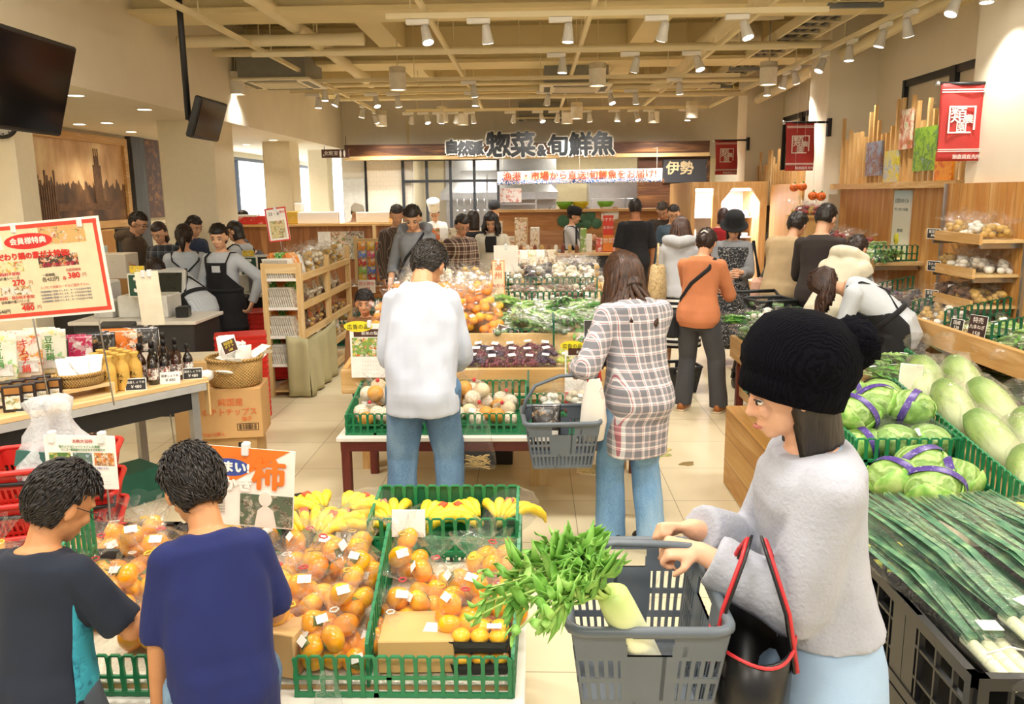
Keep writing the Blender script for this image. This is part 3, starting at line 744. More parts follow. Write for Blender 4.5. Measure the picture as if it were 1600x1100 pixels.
def make_spot(var):
    tx = (-18, 14, 0, 24)[var]
    o = thing('spotlight', '', 'spotlight'); M = T(0, 0, -.1, ax=tx, ay=-14 + 8 * var)
    obj('driver_box', MB().box(-.16, .03, -.025, .025, -.045, -.005, 0, None, .004), white_m, o)
    obj('bracket', MB().tube([(0, 0, -.04), (0, 0, -.06)] + [(0, .038 * math.sin(a), -.1 + .04 * math.cos(a)) for a in (0.2, .8, 1.57)], .004, 6).tube([(0, -.038 * math.sin(a), -.1 + .04 * math.cos(a)) for a in (0.2, .8, 1.57)], .004, 6), white_m, o)
    h = MB().lathe([(.012, .05), (.03, .045), (.034, .01), (.044, -.06), (.05, -.085), (.05, -.1), (.044, -.1)], 20, 0, M, lambda a, z: 1 + (.07 * (1 if math.sin(a * 10) > 0 else 0) if z > -.05 else 0))
    obj('head', h, mat('d9d6cf', .4), o)
    obj('lens', MB().lathe([(.0, -.103), (.043, -.103), (.043, -.098)], 20, 0, M), lens_m, o); return o
SPOT = Kind(make_spot); USED = []
NEAR = [(665, 48), (760, 45), (888, 42), (1038, 40), (1164, 40)]
spot_px = [(p, 'in the front row under the ceiling', 3.2) for p in NEAR] + [(p, 'in the second row from the front', 3.16) for p in ((740, 126), (879, 102), (994, 102), (1090, 103), (1062, 122))] \
    + [(p, 'in the middle rows', 3.16) for p in ((743, 155), (856, 152), (954, 152), (993, 157))] \
    + [(p, 'in the left cluster near the restroom sign', 3.14) for p in ((498, 173), (528, 173), (588, 172), (622, 173), (533, 192), (544, 198), (554, 201), (568, 206), (580, 210), (637, 190), (650, 198), (658, 203))] \
    + [(p, 'on the rail along the right wall', 3.22) for p in ((1538, 40), (1490, 45), (1414, 80), (1376, 96), (1325, 113), (1283, 127), (1241, 143), (1225, 146), (1198, 158))] \
    + [(p, 'in the back row over the kitchen sign', 3.14) for p in ((803, 192), (846, 192), (921, 192), (965, 190), (848, 202), (912, 203), (948, 203), (1074, 204))]
for i, ((px, py), w, z) in enumerate(spot_px):
    p = at(px, py, z=3.11); L = 'small white track spotlight ' + w
    if 'right wall' in w or ('left cluster' in w and i % 3 == 0):
        x = 3.2 if 'right' in w else -2.85; z = 3.294; p = at(px, py, X=x)
        x, y, az = x, min(p.y, 15.4), 90
    else:
        (y, xa, xb), z, az = min(XR, key=lambda q: abs(q[0] - p.y)), 3.225, 0; x = min(max(at(px, py, Y=y).x, xa + .1), xb - .1)
    while any(abs(x - a_) < .24 and abs(y - b_) < .24 for a_, b_ in USED):
        if az: y -= .13
        else: x += .13
    USED.append((x, y)); SPOT.put(T(x, y, z, az=az), L, 'track spotlights ' + w, i % 4)
    if i % 2 == 0 or i < 5: lamp('SPOT', (x, y, z - .24), 42, size=.05, spot=110, name='spot_light')
def make_can(var):
    o = thing('can_light', '', 'ceiling lamp')
    obj('housing', MB().lathe([(.02, .27), (.098, .265), (.1, .26), (.1, .2), (.104, .198), (.104, .19), (.1, .188), (.1, 0), (.092, 0), (.09, .02)], 28), mat('e6decb', .5), o)
    obj('diffuser', MB().lathe([(0, .012), (.09, .012), (.09, .02)], 24), glow('fff0cf', 6), o)
    obj('stem', MB().tube([(0, 0, .26), (0, 0, .9)], .008, 6), cream_m, o); return o
CAN = Kind(make_can)
for (px, py), w in (((370, 148), 'hanging left above the till screen'), ((622, 141), 'hanging left of the middle'), ((915, 135), 'hanging right of the middle'), ((1200, 133), 'hanging near the right wall'),
                    ((472, 193), 'hanging in front of the lowered ceiling'), ((690, 190), 'second along the middle row'), ((888, 186), 'hanging above the far end of the aisle'), ((1081, 184), 'hanging before the cable tray end'),
                    ((585, 216), 'small and far, left of the sign'), ((724, 213), 'small and far, over the left end of the sign'), ((874, 211), 'small and far, over the middle of the sign'), ((1021, 210), 'small and far, right of the sign')):
    p = at(px, py, z=3.05); p = at(px, py, Y=15.5) if p.y > 15.5 else p; zc_ = 3.05
    for rx in (-2.85, -.9, .5, 1.95): p.x = p.x + (.14 if abs(p.x - rx) < .13 else 0)
    for ry in XR: p.y = p.y + (.16 if abs(p.y - ry[0]) < .15 else 0)
    CAN.put(T(p.x, p.y, zc_), 'cream cylinder ceiling lamp ' + w, 'cylinder ceiling lamps')
    lamp('SPOT', (p.x, p.y, 3.02), 44, size=.08, spot=130, name='can_spot')
# recessed downlights in the lowered ceiling
def make_dl(var):
    o = thing('recessed_light', '', 'downlight'); obj('trim_ring', MB().lathe([(.07, -.004), (.085, -.004), (.085, .0), (.07, .0)], 24, cap=False), white_m, o)
    obj('lens', MB().lathe([(0, -.001), (.07, -.001), (.07, .0)], 20), glow('fff0d0', 9), o); return o
DL = Kind(make_dl)
for px, py in ((118, 149), (226, 171), (103, 202), (163, 209), (34, 193), (213, 215), (124, 194), (167, 192), (205, 206), (265, 191), (385, 226), (427, 219), (469, 219), (488, 222), (507, 226), (356, 241)):
    p = at(px, py, z=2.7)
    if -5.9 < p.x < -3.85: DL.put(T(p.x, p.y, 2.699), 'round recessed downlight in the low ceiling over the tills', 'recessed downlights over the tills')
for x in (-2.6, -1.3, 0, 1.3, 2.6): lamp('SPOT', (x, 14.2, 3.1), 60, size=.08, spot=100, rot=(rad(38), 0, 0), name='sign_fill')  # added spots with no fittings, brightening the sign and fascia
for x, y in ((-5.3, 8.5), (-5.3, 11), (-4.7, 13), (-5, 16), (-4.6, 19), (-5.2, 5)):
    lamp('SPOT', (x, y, 2.66), 34, size=.1, spot=140, col=(1, .85, .62), name='downlight_light')
# air conditioners
def make_ac(var):
    o = thing('ceiling_cassette', '', 'air conditioner')
    obj('body', MB().box(-.42, .42, -.42, .42, .03, .3), mat('8f8f88', .5), o)
    obj('panel', MB().box(-.48, .48, -.48, .48, 0, .035, 0, None, .01), mat('e9dfc2', .5), o)
    obj('grille', MB().box(-.27, .27, -.27, .27, -.012, .0, 0, None, .004), mat('cfc5a6', .6), o)
    for a in range(4): obj('vane', MB().box(-.3, .3, .34, .42, -.006, .001, 0, rot(0, 0, 90 * a)), mat('6f6a58', .6), o)
    for x in (-.4, .4):
        obj('hanger', MB().tube([(x, 0, .28), (x, 0, .72)], .008, 6), cream_m, o)
    return o
AC = Kind(make_ac)
for (px, py), w in (((440, 133), 'on the left before the restroom sign'), ((898, 140), 'over the middle aisle'), ((600, 196), 'far left by the spotlight cluster'), ((845, 189), 'far back above the sign')):
    p = at(px, py, z=3.2); AC.put(T(p.x, p.y, 3.2), 'square cassette air conditioner hung under the ceiling ' + w, 'cassette air conditioners')
# pipes, ducts and the cable tray
def pipe(pts, r, label, nm='ceiling_pipe', m=None, cat='pipe', lag=True):
    k = []; P = [V(p) for p in pts]
    for a, b in zip(P, P[1:]):
        n = max(2, int((b - a).length / .12)); k += [a.lerp(b, i / n) for i in range(n)]
    k.append(P[-1]); R_ = random.Random(len(k)); o = thing(nm, label, cat, P[0]); k = [q - P[0] for q in k]
    obj('lagging', MB().tube(k, [r * (1 + (R_.uniform(-.08, .08) if lag else 0)) for _ in k], 12), m or cream_m, o)
    n = max(2, int((P[-1] - P[0]).length / 2.2))
    for i in range(n):
        q = P[0].lerp(P[1], (i + .5) / n) - P[0]
        if q.z + P[0].z < ZC - .1: obj('hanger', MB().tube([q, V((q.x, q.y, ZC - P[0].z))], .006, 6), cream_m, o)
    return o
pipe([(-3.6, 9.7, 3.4), (3.3, 9.7, 3.4)], .04, 'thin lagged pipe crossing the whole ceiling before the second beam')
pipe([(-3.6, 8.75, 3.36), (-1.7, 8.75, 3.36)], .06, 'short thick lagged pipe over the till screen')
pipe([(-2.4, 5.2, 3.5), (-2.4, 9, 3.5), (-2.35, 12.5, 3.42)], .075, 'thick lagged pipe running back on the left of the aisle')
pipe([(2.0, 5.2, 3.5), (2.0, 14.6, 3.5)], .085, 'thick lagged pipe running back on the right of the aisle')
pipe([(-3.4, 12.2, 3.36), (3.3, 12.2, 3.36)], .035, 'thin pipe crossing the ceiling in front of the third beam')
pipe([(-3.0, 13.3, 3.3), (3.3, 13.3, 3.3)], .045, 'pipe crossing the ceiling near the kitchen')
pipe([(3.55, 6, 3.45), (3.55, 14.6, 3.2)], .07, 'lagged pipe above the right wall rail')
pipe([(2.15, 10.15, 3.62), (2.62, 10.18, 3.6)], .17, 'fat crinkled air duct by the right cable tray', 'air_duct', mat('cdbf9f', .6, .1, bump=.5, bs=14), 'duct')
pipe([(2.12, 12.7, 3.5), (2.6, 12.7, 3.5)], .13, 'fat air duct further back on the right', 'air_duct', mat('cdbf9f', .6, .1, bump=.5, bs=14), 'duct')
pipe([(2.12, 9.2, 3.72), (2.6, 9.1, 3.72)], .16, 'fat air duct at the top right before the beam', 'air_duct', mat('cdbf9f', .6, .1, bump=.5, bs=14), 'duct')
o = thing('cable_tray', 'cream ladder cable tray running back along the right ceiling', 'cable tray', (2.7, 5, 3.5))
for x in (0, .4): obj('side_rail', MB().box(x - .012, x + .012, 0, 9.4, -.05, .05), cream_m, o)
for i in range(30): obj('rung', MB().box(0, .42, .1 + i * .31, .14 + i * .31, -.03, -.01), mat('bdb294', .6), o)
obj('cables', MB().tube([(.12, 0, 0), (.15, 4, .01), (.1, 9.3, 0)], .03).tube([(.24, 0, 0), (.22, 5, .01), (.28, 9.3, 0)], .022).tube([(.32, 0, 0), (.33, 9.3, 0)], .018), mat('55514a', .7), o)
for i in range(5): obj('strut', MB().box(-.05, .44, 1 + i * 1.9, 1.04 + i * 1.9, -.09, -.05).tube([(-.04, 1.02 + i * 1.9, -.08), (-.04, 1.02 + i * 1.9, .44)], .006).tube([(.43, 1.02 + i * 1.9, -.08), (.43, 1.02 + i * 1.9, .44)], .006), mat('8d9296', .4, metal=.6), o)

# ---------------------------------------------------------------- screens and clock
def tv(label, c, w, h, M, pole, mount):
    o = thing('television', label, 'television', M=M)
    obj('casing', MB().box(-w / 2, w / 2, -.03, .03, -h / 2, h / 2, 0, None, .012), mat('101012', .35), o)
    obj('screen', MB().box(-w / 2 + .022, w / 2 - .022, -.034, -.029, -h / 2 + .025, h / 2 - .022), mat('050507', .12, spec=.6), o)
    obj('wall_plate', MB().box(-.14, .14, .03, .09, -.14, .14, 0, None, .01), black_m, o)
    i = M.inverted(); obj('ceiling_pole', MB().tube([i @ V(mount), i @ V(pole)], .026, 12), black_m, o)
    obj('arm', MB().tube([(0, .07, 0), i @ V(mount)], .022, 8), black_m, o); return o
# the near screen leans down towards the shoppers
c = at(101, 143, X=-2.95) - V((0, .52, 0)); tv('large black television hung high at the left edge, tilted down', c, 1.04, .56, T(c.x, c.y, c.z, az=90, ax=17), (c.x - .2, c.y, ZC), (c.x - .2, c.y, c.z + .1))
c = at(344, 191, X=-2.75); d_ = at(302, 182, X=-2.75); w_ = c.y - d_.y; c = (c + d_) / 2; tv('small black television on a ceiling pole over the tills', c, w_, w_ * .58, T(c.x, c.y, c.z, az=90, ax=19), (c.x - .16, c.y, ZC), (c.x - .16, c.y, c.z))
c = at(3, 190, Y=6.87); o = thing('wall_clock', 'round wall clock with black rim on the cream pillar below the big screen', 'clock', (c.x, 6.88, c.z))
obj('rim', MB().lathe([(.115, 0), (.135, 0), (.14, .03), (.12, .045), (.112, .03)], 32, 0, rot(90), cap=False), black_m, o)
obj('dial', MB().lathe([(0, .012), (.118, .012), (.118, 0)], 32, 0, rot(90)), white_m, o)
obj('hand', MB().box(-.004, .004, -.02, -.015, -.02, .07), black_m, o); obj('hand', MB().box(-.02, .05, -.024, -.019, -.004, .004), black_m, o)
mb = MB()
for i in range(12): mb.box(-.003, .003, -.016, -.012, .09, .105, 0, rot(0, i * 30, 0))
obj('hour_marks', mb, black_m, o)

# ---------------------------------------------------------------- signs at the back
o = thing('shop_sign', 'black brush-lettered kitchen sign with white edges over the hatch', 'sign', (0, 15.88, 2.5))
mb1, mb2 = MB(), MB()
for ch, px, py, sz in (('自', 706, 231, .3), ('然', 726, 233, .3), ('派', 745, 233, .3), ('惣', 779, 229, .56), ('菜', 817, 229, .56), ('&', 846, 236, .3), ('旬', 872, 229, .46), ('鮮', 907, 228, .52), ('魚', 942, 227, .52)):
    p = at(px, py, Y=15.88) - V((0, 15.88, 2.5)); M = T(p.x, 0, p.z, ax=90, ay=-1)
    mb1.text(ch, sz * .86, M @ T(0, 0, .014), 0, .02, off=.017); mb2.text(ch, sz * .86, M, 0, .02, off=.043)
obj('white_outline', mb2, white_m, o); obj('lettering', mb1, mat('1d1f22', .35, .1), o)
a, b = at(777, 288, Y=15.3), at(1035, 264, Y=15.3)
o = thing('fish_banner', 'long white banner with red lettering and blue waves over the counter', 'banner', (0, 15.3, 0))
bn = NT('banner print'); s_ = bn.n('SeparateXYZ', {0: bn.coord()}); zz = bn.math('DIVIDE', bn.math('SUBTRACT', s_.outputs['Z'], a.z), b.z - a.z)
wv = bn.n('TexNoise', {'Vector': bn.coord((5, 1, 9)), 'Scale': 1, 'Detail': 2}).outputs[0]
wave = bn.math('LESS_THAN', zz, bn.math('SUBTRACT', bn.math('MULTIPLY', wv, 1.3), .3)); rip = bn.math('GREATER_THAN', bn.math('FRACT', bn.math('MULTIPLY', wv, 14)), .5)
cl = bn.mix(bn.math('MULTIPLY', wave, rip), bn.ramp(bn.n('TexNoise', {'Vector': bn.coord((2, 1, 4)), 'Scale': 1}).outputs[0], [(.35, 'f6efe0'), (.55, 'f7f3ea'), (.7, 'ecc98d')]), '3b6fc0')
obj('cloth', MB().sheet(lambda u, v: (a.x + (b.x - a.x) * u, .02 * math.sin(u * 17), a.z + (b.z - a.z) * v + .03 * (u - .5)), 40, 6, .004), bn.done(cl, .6), o)
for x in (a.x + .1, (a.x + b.x) / 2, b.x - .1): obj('cord', MB().tube([(x, .0, b.z), (x, .0, 2.6), (x, .7, 2.6)], .004, 5), white_m, o)
obj('lettering', MB().text('漁港・市場から直送!旬鮮魚をお届け!', .168, T((a.x + b.x) / 2, -.035, (a.z + b.z) / 2 + .02, ax=90, ay=-.5), 0, .003, off=.003), mat('e04a2c', .6), o)
p = at(524, 240, Y=15.4); o = thing('restroom_sign', 'dark brown hanging restroom sign with white symbols at the end of the low ceiling', 'sign', (p.x, 15.4, p.z))
obj('board', MB().box(-.25, .25, -.02, .02, -.075, .075, 0, None, .005), mat('4a2c24', .5), o)
obj('lettering', MB().text('化粧室', .085, T(-.07, -.024, 0, ax=90), 0, .003).text('←', .07, T(-.2, -.024, -.03, ax=90), 0, .003), white_m, o)
for x in (.1, .17): obj('pictogram', MB().ball((x, -.025, .045), .014, 10, 6).box(x - .018, x + .018, -.028, -.021, -.03, .034).box(x - .012, x + .012, -.028, -.021, -.06, -.03), white_m, o)
obj('hanger', MB().tube([(-.2, 0, .07), (-.2, 0, .3)], .006).tube([(.2, 0, .07), (.2, 0, .3)], .006), black_m, o)
a, b = at(1036, 286, Y=16.0), at(1106, 248, Y=16.0)
o = thing('painted_board', 'dark painted board with gold characters on the plank wall', 'sign', ((a.x + b.x) / 2, 16.06, (a.z + b.z) / 2)); w, h = (b.x - a.x) / 2, (b.z - a.z) / 2
obj('panel', MB().box(-w, w, -.02, .04, -h, h, 0, None, .01), spots('3a3c44', ['4b4a4c', 'c07a3a', '2e3038'], 3, .5, .62), o); obj('lettering', MB().text('伊勢', .26, T(-.1, -.025, .04, ax=90), 0, .01, off=.006), mat('dcc9a0', .5), o)
# red hanging flags on the right wall
def flag(i, px0, py0, px1, py1, Y, label):
    a, b = at(px0, py1, Y=Y), at(px1, py0, Y=Y); w, h = b.x - a.x, b.z - a.z
    o = thing('hanging_flag', label, 'flag', (a.x, Y, a.z), 0, 'red hanging flags')
    obj('cloth', MB().sheet(lambda u, v: (w * u + .01 * math.sin(v * 5), .012 * math.sin(u * 6 + v * 4), h * v), 14, 18, .004), mat('b3322e', .6, .05, 6, .1), o)
    mb = MB()
    for z in (.12, .145, .885, .915): mb.box(.0, w, -.018, -.013, h * z, h * (z + .012))
    k = w * .62; x0, z0 = w * .5 - k / 2, h * .36; e = k * .05
    mb.box(x0, x0 + k, -.02, -.015, z0 + k - e, z0 + k).box(x0, x0 + e, -.02, -.015, z0, z0 + k).box(x0 + k - e, x0 + k, -.02, -.015, z0 + k * .12, z0 + k).box(x0, x0 + k * .86, -.02, -.015, z0, z0 + e)
    mb.text('類', k * .62, T(x0 + k * .37, -.018, z0 + k * .62, ax=90), 0, .002, off=.0012).text('農', k * .34, T(x0 + k * .77, -.018, z0 + k * .5, ax=90), 0, .002, off=.001).text('園', k * .42, T(x0 + k * .5, -.018, z0 + k * .2, ax=90), 0, .002, off=.001)
    mb.text('類農園直売所', w * .11, T(w * .68, -.018, h * .05, ax=90), 0, .002)
    obj('emblem', mb, mat('f4e6df', .6), o)
    obj('rod', MB().tube([(-.03, 0, h), (w + .16, 0, h)], .013, 10), black_m, o); obj('bracket', MB().box(w + .14, w + .18, -.03, .03, h - .16, h + .04), black_m, o)
    obj('finial', MB().ball((-.035, 0, h), .022), steel_m, o); return o
flag(0, 1462, 130, 1540, 252, 6.6, 'red hanging flag with white seal emblem nearest on the right')
flag(1, 1226, 191, 1274, 267, 9.91, 'red hanging flag on the second pillar, middle one of three')
flag(2, 1117, 219, 1153, 273, 13.56, 'small dark red hanging flag furthest back near the plank wall')
# photo mural and boards behind the tills
def mural_mat():
    t = NT('sepia photo print'); c = t.coord(); s = t.n('SeparateXYZ', {0: c})
    z = t.n('TexNoise', {'Vector': t.coord((1, 2.5, 1.2)), 'Scale': 1.4, 'Detail': 6}).outputs[0]
    sky = t.ramp(z, [(.3, 'b98d62'), (.5, 'd8b083'), (.7, 'ecd2a6')])
    k = t.math('ADD', s.outputs['Z'], t.math('MULTIPLY', t.n('TexNoise', {'Vector': t.coord((1, 6, .3)), 'Scale': 1.6, 'Detail': 4}).outputs[0], .55))
    return t.done(t.mix(t.math('LESS_THAN', k, .22), sky, t.ramp(z, [(.35, '3c281c'), (.6, '7a5638'), (.75, 'a87e55')])), .5)
o = thing('photo_mural', 'large sepia photo mural of an old waterfront tower in a light wooden frame', 'mural', (-5.97, 11.05, 2.05))
obj('print', MB().box(-.02, .01, -1.15, 1.1, -.55, .5), mural_mat(), o)
mb = MB()
for y, w, h in ((.35, .1, .75), (.35, .05, .9), (.7, .35, .15), (-.2, .5, .12)): mb.box(.01, .016, y - w, y + w, -.4, -.4 + h * .8)
for y in (.35, .3, .4): mb.box(.01, .016, y - .008, y + .008, .2, .42)
for i in range(9): mb.box(.01, .016, -1.12 + i * .05, -1.09 + i * .05, -.5, .1 - .06 * (i % 4))
obj('printed_tower', mb, mat('6b4d38', .6, .3, 20), o)
obj('frame', MB().box(-.02, .05, -1.2, 1.2, .5, .6).box(-.02, .05, -1.2, 1.2, -.65, -.55).box(-.02, .05, -1.22, -1.15, -.65, .6).box(-.02, .05, 1.1, 1.2, -.65, .6), pineY, o)
struct('trim_6', MB().box(-5.99, -5.9, 12.35, 12.75, 0, 2.7), wood('5d6068', '45474e', '7a7d84', 'Z', .6))
struct('trim_7', MB().box(-5.99, -5.95, 12.75, 14.6, 1.5, 2.7), oldwood)
o = thing('notice_cabinet', 'light wooden notice cabinet under the mural with black menu boards', 'cabinet', (-5.97, 11, 0))
obj('carcass', MB().box(-.02, .05, -1.2, 1.3, .6, 1.385).box(-.02, .12, -1.2, 1.3, .55, .62), pineY, o)
obj('menu_board', MB().box(.05, .08, -1.1, -.4, .95, 1.38), mat('2a2a2e', .7), o); obj('menu_board', MB().box(.05, .08, .65, 1.2, .8, 1.38), mat('2a2a2e', .7), o)
obj('lettering', MB().text('まんなか', .17, T(.083, -.75, 1.16, ax=90, az=90), 0, .002).text('オススメレシピ', .085, T(.083, .92, 1.28, ax=90, az=90), 0, .002), mat('e9e2d0', .6), o)
obj('door_panel', MB().box(.05, .07, -.3, .55, .7, 1.36), mat('c08a4c', .6), o)
for y, z, w, h, c in ((.2, 1.02, .24, .3, 'a8c4dc'), (-.15, .9, .16, .12, 'd08a50'), (-.3, 1.2, .1, .26, 'e8e2d4'), (.85, .9, .1, .2, 'f2efe6')): obj('leaflet', MB().box(.08, .09, y - w / 2, y + w / 2, z - h / 2, z + h / 2), spots(c, ['e8e8e0', c, '8aa07a'], 16), o)
# ---------------------------------------------------------------- the cast
def px(x, Y): return at(x, 400, Y=Y).x
SHIRT, APR, BLK = cloth('b9c0c8'), cloth('16171a'), cloth('1c1c20')
SHOE = mat('26221f', .5)
def P(label, x, Y, face, h, **k): return Person(label, x, Y, face, h, **k)

# woman walking past in the black knitted hat
p = P('woman in black pompom beanie and pale knit, carrying a grey shopping basket', .64, 1.8, 90, 1.5, lean=7, neck=8, build=.9, fem=1, vox=.006, LH=(-.035, .268, 1.0), RH=(.075, .268, 1.01), Lw=(.5, -.2, -1), Rw=(-.5, -.2, -1), Lhd=(.05, 1, .12), Rhd=(-.05, 1, .1), curl=1.15, elbL=(-.3, -.5, -.9), skin='e2b091').body().face_()
p.hair('bob', drop=.175, hz=.55, vol=1.1)
TU = cloth('a3bfdf', .06); p.top(TU, hem=-.25, sleeve=.3, g=.012, name='long_shirt', loose=.085, crease=.004); p.skirt(TU, end=.2, flare=.05, name='tunic', g=.022)
k = cloth('a9acb8', .1, .5, fine=110); p.top(k, hem=.04, sleeve=.93, g=.028, name='cardigan', loose=.098, crease=.008, sg=1.1)
p.pants(denim('7a9cc0'), g=.002); p.shoes(SHOE)
M = p.Hm @ rot(29) @ MX.Scale(1.06, 4)
kn = NT('chunky knit'); w_ = kn.n('TexWave', {'Vector': kn.coord((1, 1, 1)), 'Scale': 70, 'Distortion': 4, 'Detail': 2}).outputs[1]
knit = kn.done(kn.ramp(w_, [(.2, '06060b'), (.8, '0c0c13')]), .95, kn.bump(w_, .3, .008), spec=.08)
hat = MB().lathe([(.1, -.055), (.108, -.05), (.112, -.01), (.111, .0), (.118, .01), (.122, .04), (.116, .085), (.095, .125), (.055, .15), (.01, .158)], 48, 0, M @ T(0, -.012, .03, s=(.95, 1.12, 1)), lambda a, z: 1 + .02 * math.sin(a * 14 + z * 60))
o = p.part('beanie', hat, knit)
o = obj('pompom', MB().ball((0, 0, 0), .06, 28, 20, 0, M @ T(0, -.115, .135), lambda d: 1 + .22 * NZ.noise(d * 9) + .12 * NZ.noise(d * 27)), knit, o)
HATW = p

# two boys at the persimmons
p = P('boy in dark slate T-shirt and glasses with his back to us', -1.225, 1.86, -8, 1.17, neck=24, turn=-28, kid=.35, build=.92, vox=.006, RH=(.16, .24, .74), LH=(-.1, .2, .72), elbR=(.4, -.8, -.5), lean=8, skin='c98f62').body()
p.hair('short', hz=.35, vol=1.09, nape=-.8, c='0f0c0b', c2='231a15'); p.glasses('20222c')
p.top(cloth('161f30', .08), hem=-.42, sleeve=.43, g=.014, loose=.1, name='t_shirt', crease=.008, sg=1.15)
sd = p.part('shirt_front', MB().sheet(lambda u, v: p.ring(-.4 + 1.05 * v, .024, 1, flat=(.1, .075), a0=-.35 + .9 * u, a1=1)[0], 8, 16, .004), spots('2f93a8', ['2f93a8', '1c6a80', '37a2b5'], 22, .9))
p.pants(cloth('4b5664')); p.shoes(mat('444a55'))
p = P('boy in bright navy T-shirt looking down over the persimmons', -.79, 1.87, 30, 1.22, neck=22, turn=12, kid=.35, build=.86, vox=.006, LH=(-.15, .06, .52), RH=(.08, .22, .72), lean=15, skin='c98f62').body()
p.hair('short', hz=.35, vol=1.09, nape=-.8, c='0f0c0b', c2='231a15'); p.face_()
p.top(cloth('0f1c58', .08), hem=-.5, sleeve=.45, g=.016, loose=.105, name='t_shirt', crease=.009, sg=1.1); p.pants(denim('3e4f66')); p.shoes(mat('444a55'))

# shoppers round the low table
p = P('man in white shirt and blue jeans bending over the fruit table', -.56, 4.05, 4, 1.66, lean=18, neck=32, build=.88, turn=-22, vox=.008, RH=(.14, .3, .9), LH=(-.12, .28, .93), elbR=(.35, -.8, -.6), elbL=(-.3, -.8, -.6), skin='d39c74', feet=((-.14, .02), (.13, .05))).body()
p.hair('short', hz=.4, vol=1.06, nape=-.98, c='15110f', c2='3a332d'); p.top(cloth('c2c9d8', .03), hem=-.28, sleeve=.8, g=.018, loose=.108, crease=.02, sg=1.05); p.pants(denim(), wide=1.25, g=.014, crease=.01); p.shoes(mat('3b3733'))
p = P('woman with long brown hair in grey plaid shirt and light jeans', .5, 4.02, 24, 1.56, lean=11, neck=24, fem=1, vox=.008, LH=(-.24, .2, .93), RH=(-.02, .28, 1.0), elbL=(-.45, -.7, -.55), skin='dba784', feet=((-.07, .1), (.09, -.05)), curl=.9).body()
p.hair('bob', drop=.12, c='1c110c', c2='4a2c1c', vol=1.06); p.locks(110, .42, '1c110c', '54331f', fwd=.75, curl=.03, thick=.017)
p.top(plaid([(0, '77777f'), (.42, 'f1eff0'), (.47, 'c2485a'), (.51, 'f1eff0'), (.62, '8c8b93'), (.9, 'f1eff0'), (.93, 'c2485a'), (.96, 'f1eff0')], [(0, '77777f'), (.42, 'f1eff0'), (.47, 'c2485a'), (.51, 'f1eff0'), (.62, '8c8b93'), (.9, 'f1eff0'), (.93, 'c2485a'), (.96, 'f1eff0')], 13, 13), hem=-.66, sleeve=.84, g=.018, loose=.1, crease=.009, sg=1.2)
p.pants(denim('6d9cc9', 'a8c9e4', '4b79a8'), g=.014, wide=1.1); p.shoes(mat('333333'))
PLAIDW = p
p = P('woman in terracotta top and dark grey trousers holding a vegetable', 1.36, 6.75, -26, 1.56, lean=11, neck=28, fem=1, vox=.009, RH=(.14, .36, .96), LH=(-.03, .37, .98), skin='dba784', feet=((-.12, 0), (.17, .05))).body()
p.hair('short', hz=.4, nape=-.9, vol=1.05, c='1b100d', c2='3a231b'); p.part('hair_bun', MB().ball((0, -.11, -.03), (.035, .03, .05), 14, 10, 0, p.Hm), hair_mat('1b100d', '3a231b')); p.part('hair_clip', MB().tube([(-.03, -.115, .02), (0, -.135, .03), (.03, -.115, .02)], .008, 8, 0, p.Hm), mat('e9e4dc', .3))
p.top(cloth('c47a50'), hem=-.22, sleeve=.8, loose=.09); p.pants(cloth('43454a'), wide=1.1); p.shoes(mat('a0622f', .5), 'd8c8ae'); p.sling(BLK, 1, low=-.3)
p.part('shoulder_bag', MB().box(-.27, -.15, -.12, .16, .62, .83, 0, None, .03), BLK)
p = P('woman in grey hooded cardigan and black and white striped skirt with a tan bag', px(1062, 8.1), 8.1, -12, 1.6, neck=18, lean=6, fem=1, RH=(.1, .3, 1.0), LH=(-.1, .28, 1.0)).body()
p.hair('bob', drop=.12, c='241712', c2='4d3226'); p.locks(60, .2, '241712', '5a3a2b', fwd=.8, thick=.015); p.top(cloth('b4b5b8'), hem=-.1, sleeve=.95, hood=True, loose=.1)
st = NT('striped knit'); s_ = st.n('SeparateXYZ', {0: st.coord()}); p.skirt(st.done(st.ramp(st.math('FRACT', st.math('MULTIPLY', s_.outputs['Z'], 19)), [(0, '17171b'), (.55, 'e9e6e0')], True), .9), end=.2, flare=.05); p.shoes(SHOE)
tw = spots('c4a878', ['a88a58', 'd8c49c', '8d7144'], 60, .9); p.part('shoulder_bag', MB().lathe([(.1, .55), (.16, .6), (.17, .75), (.13, .98), (.1, 1.0)], 20, 0, T(-.2, -.12, .12, s=(.55, 1, 1))), tw); p.part('bag_strap', MB().tube([(-.2, -.22, 1.1), (-.2, -.12, 1.32), (-.18, .02, 1.3), (-.22, .02, 1.08)], .012, 6), tw)
p = P('woman in black cloche hat and speckled dark dress reading a packet', px(1144, 8.75), 8.75, 172, 1.58, neck=24, fem=1, RH=(.06, .3, .98), LH=(-.06, .3, 1.0), skin='e0b090').body().face_()
p.hair('bob', drop=.15, hz=.3, c='0e0c0d', c2='201b1b', vol=1.04); p.top(cloth('8f9194'), hem=-.2, sleeve=.92, g=.02, name='cardigan')
sp_ = spots('26272b', ['c9c9c6', '26272b', '3b3c42', '26272b'], 62, .9, .5); p.skirt(sp_, end=.12, flare=.08, name='dress', g=.025, top_=.35); p.part('dress_front', MB().sheet(lambda u, v: p.ring(.3 + .55 * v, .028, 1, a0=PI / 2 - 1 + 2 * u, a1=2)[0], 12, 8, .005), sp_); p.shoes(SHOE)
p.part('hat', MB().lathe([(.145, -.02), (.15, -.028), (.112, .02), (.106, .09), (.085, .125), (.03, .138), (.005, .138)], 32, 0, p.Hm @ T(0, -.01, .05, ax=-6)), APR)
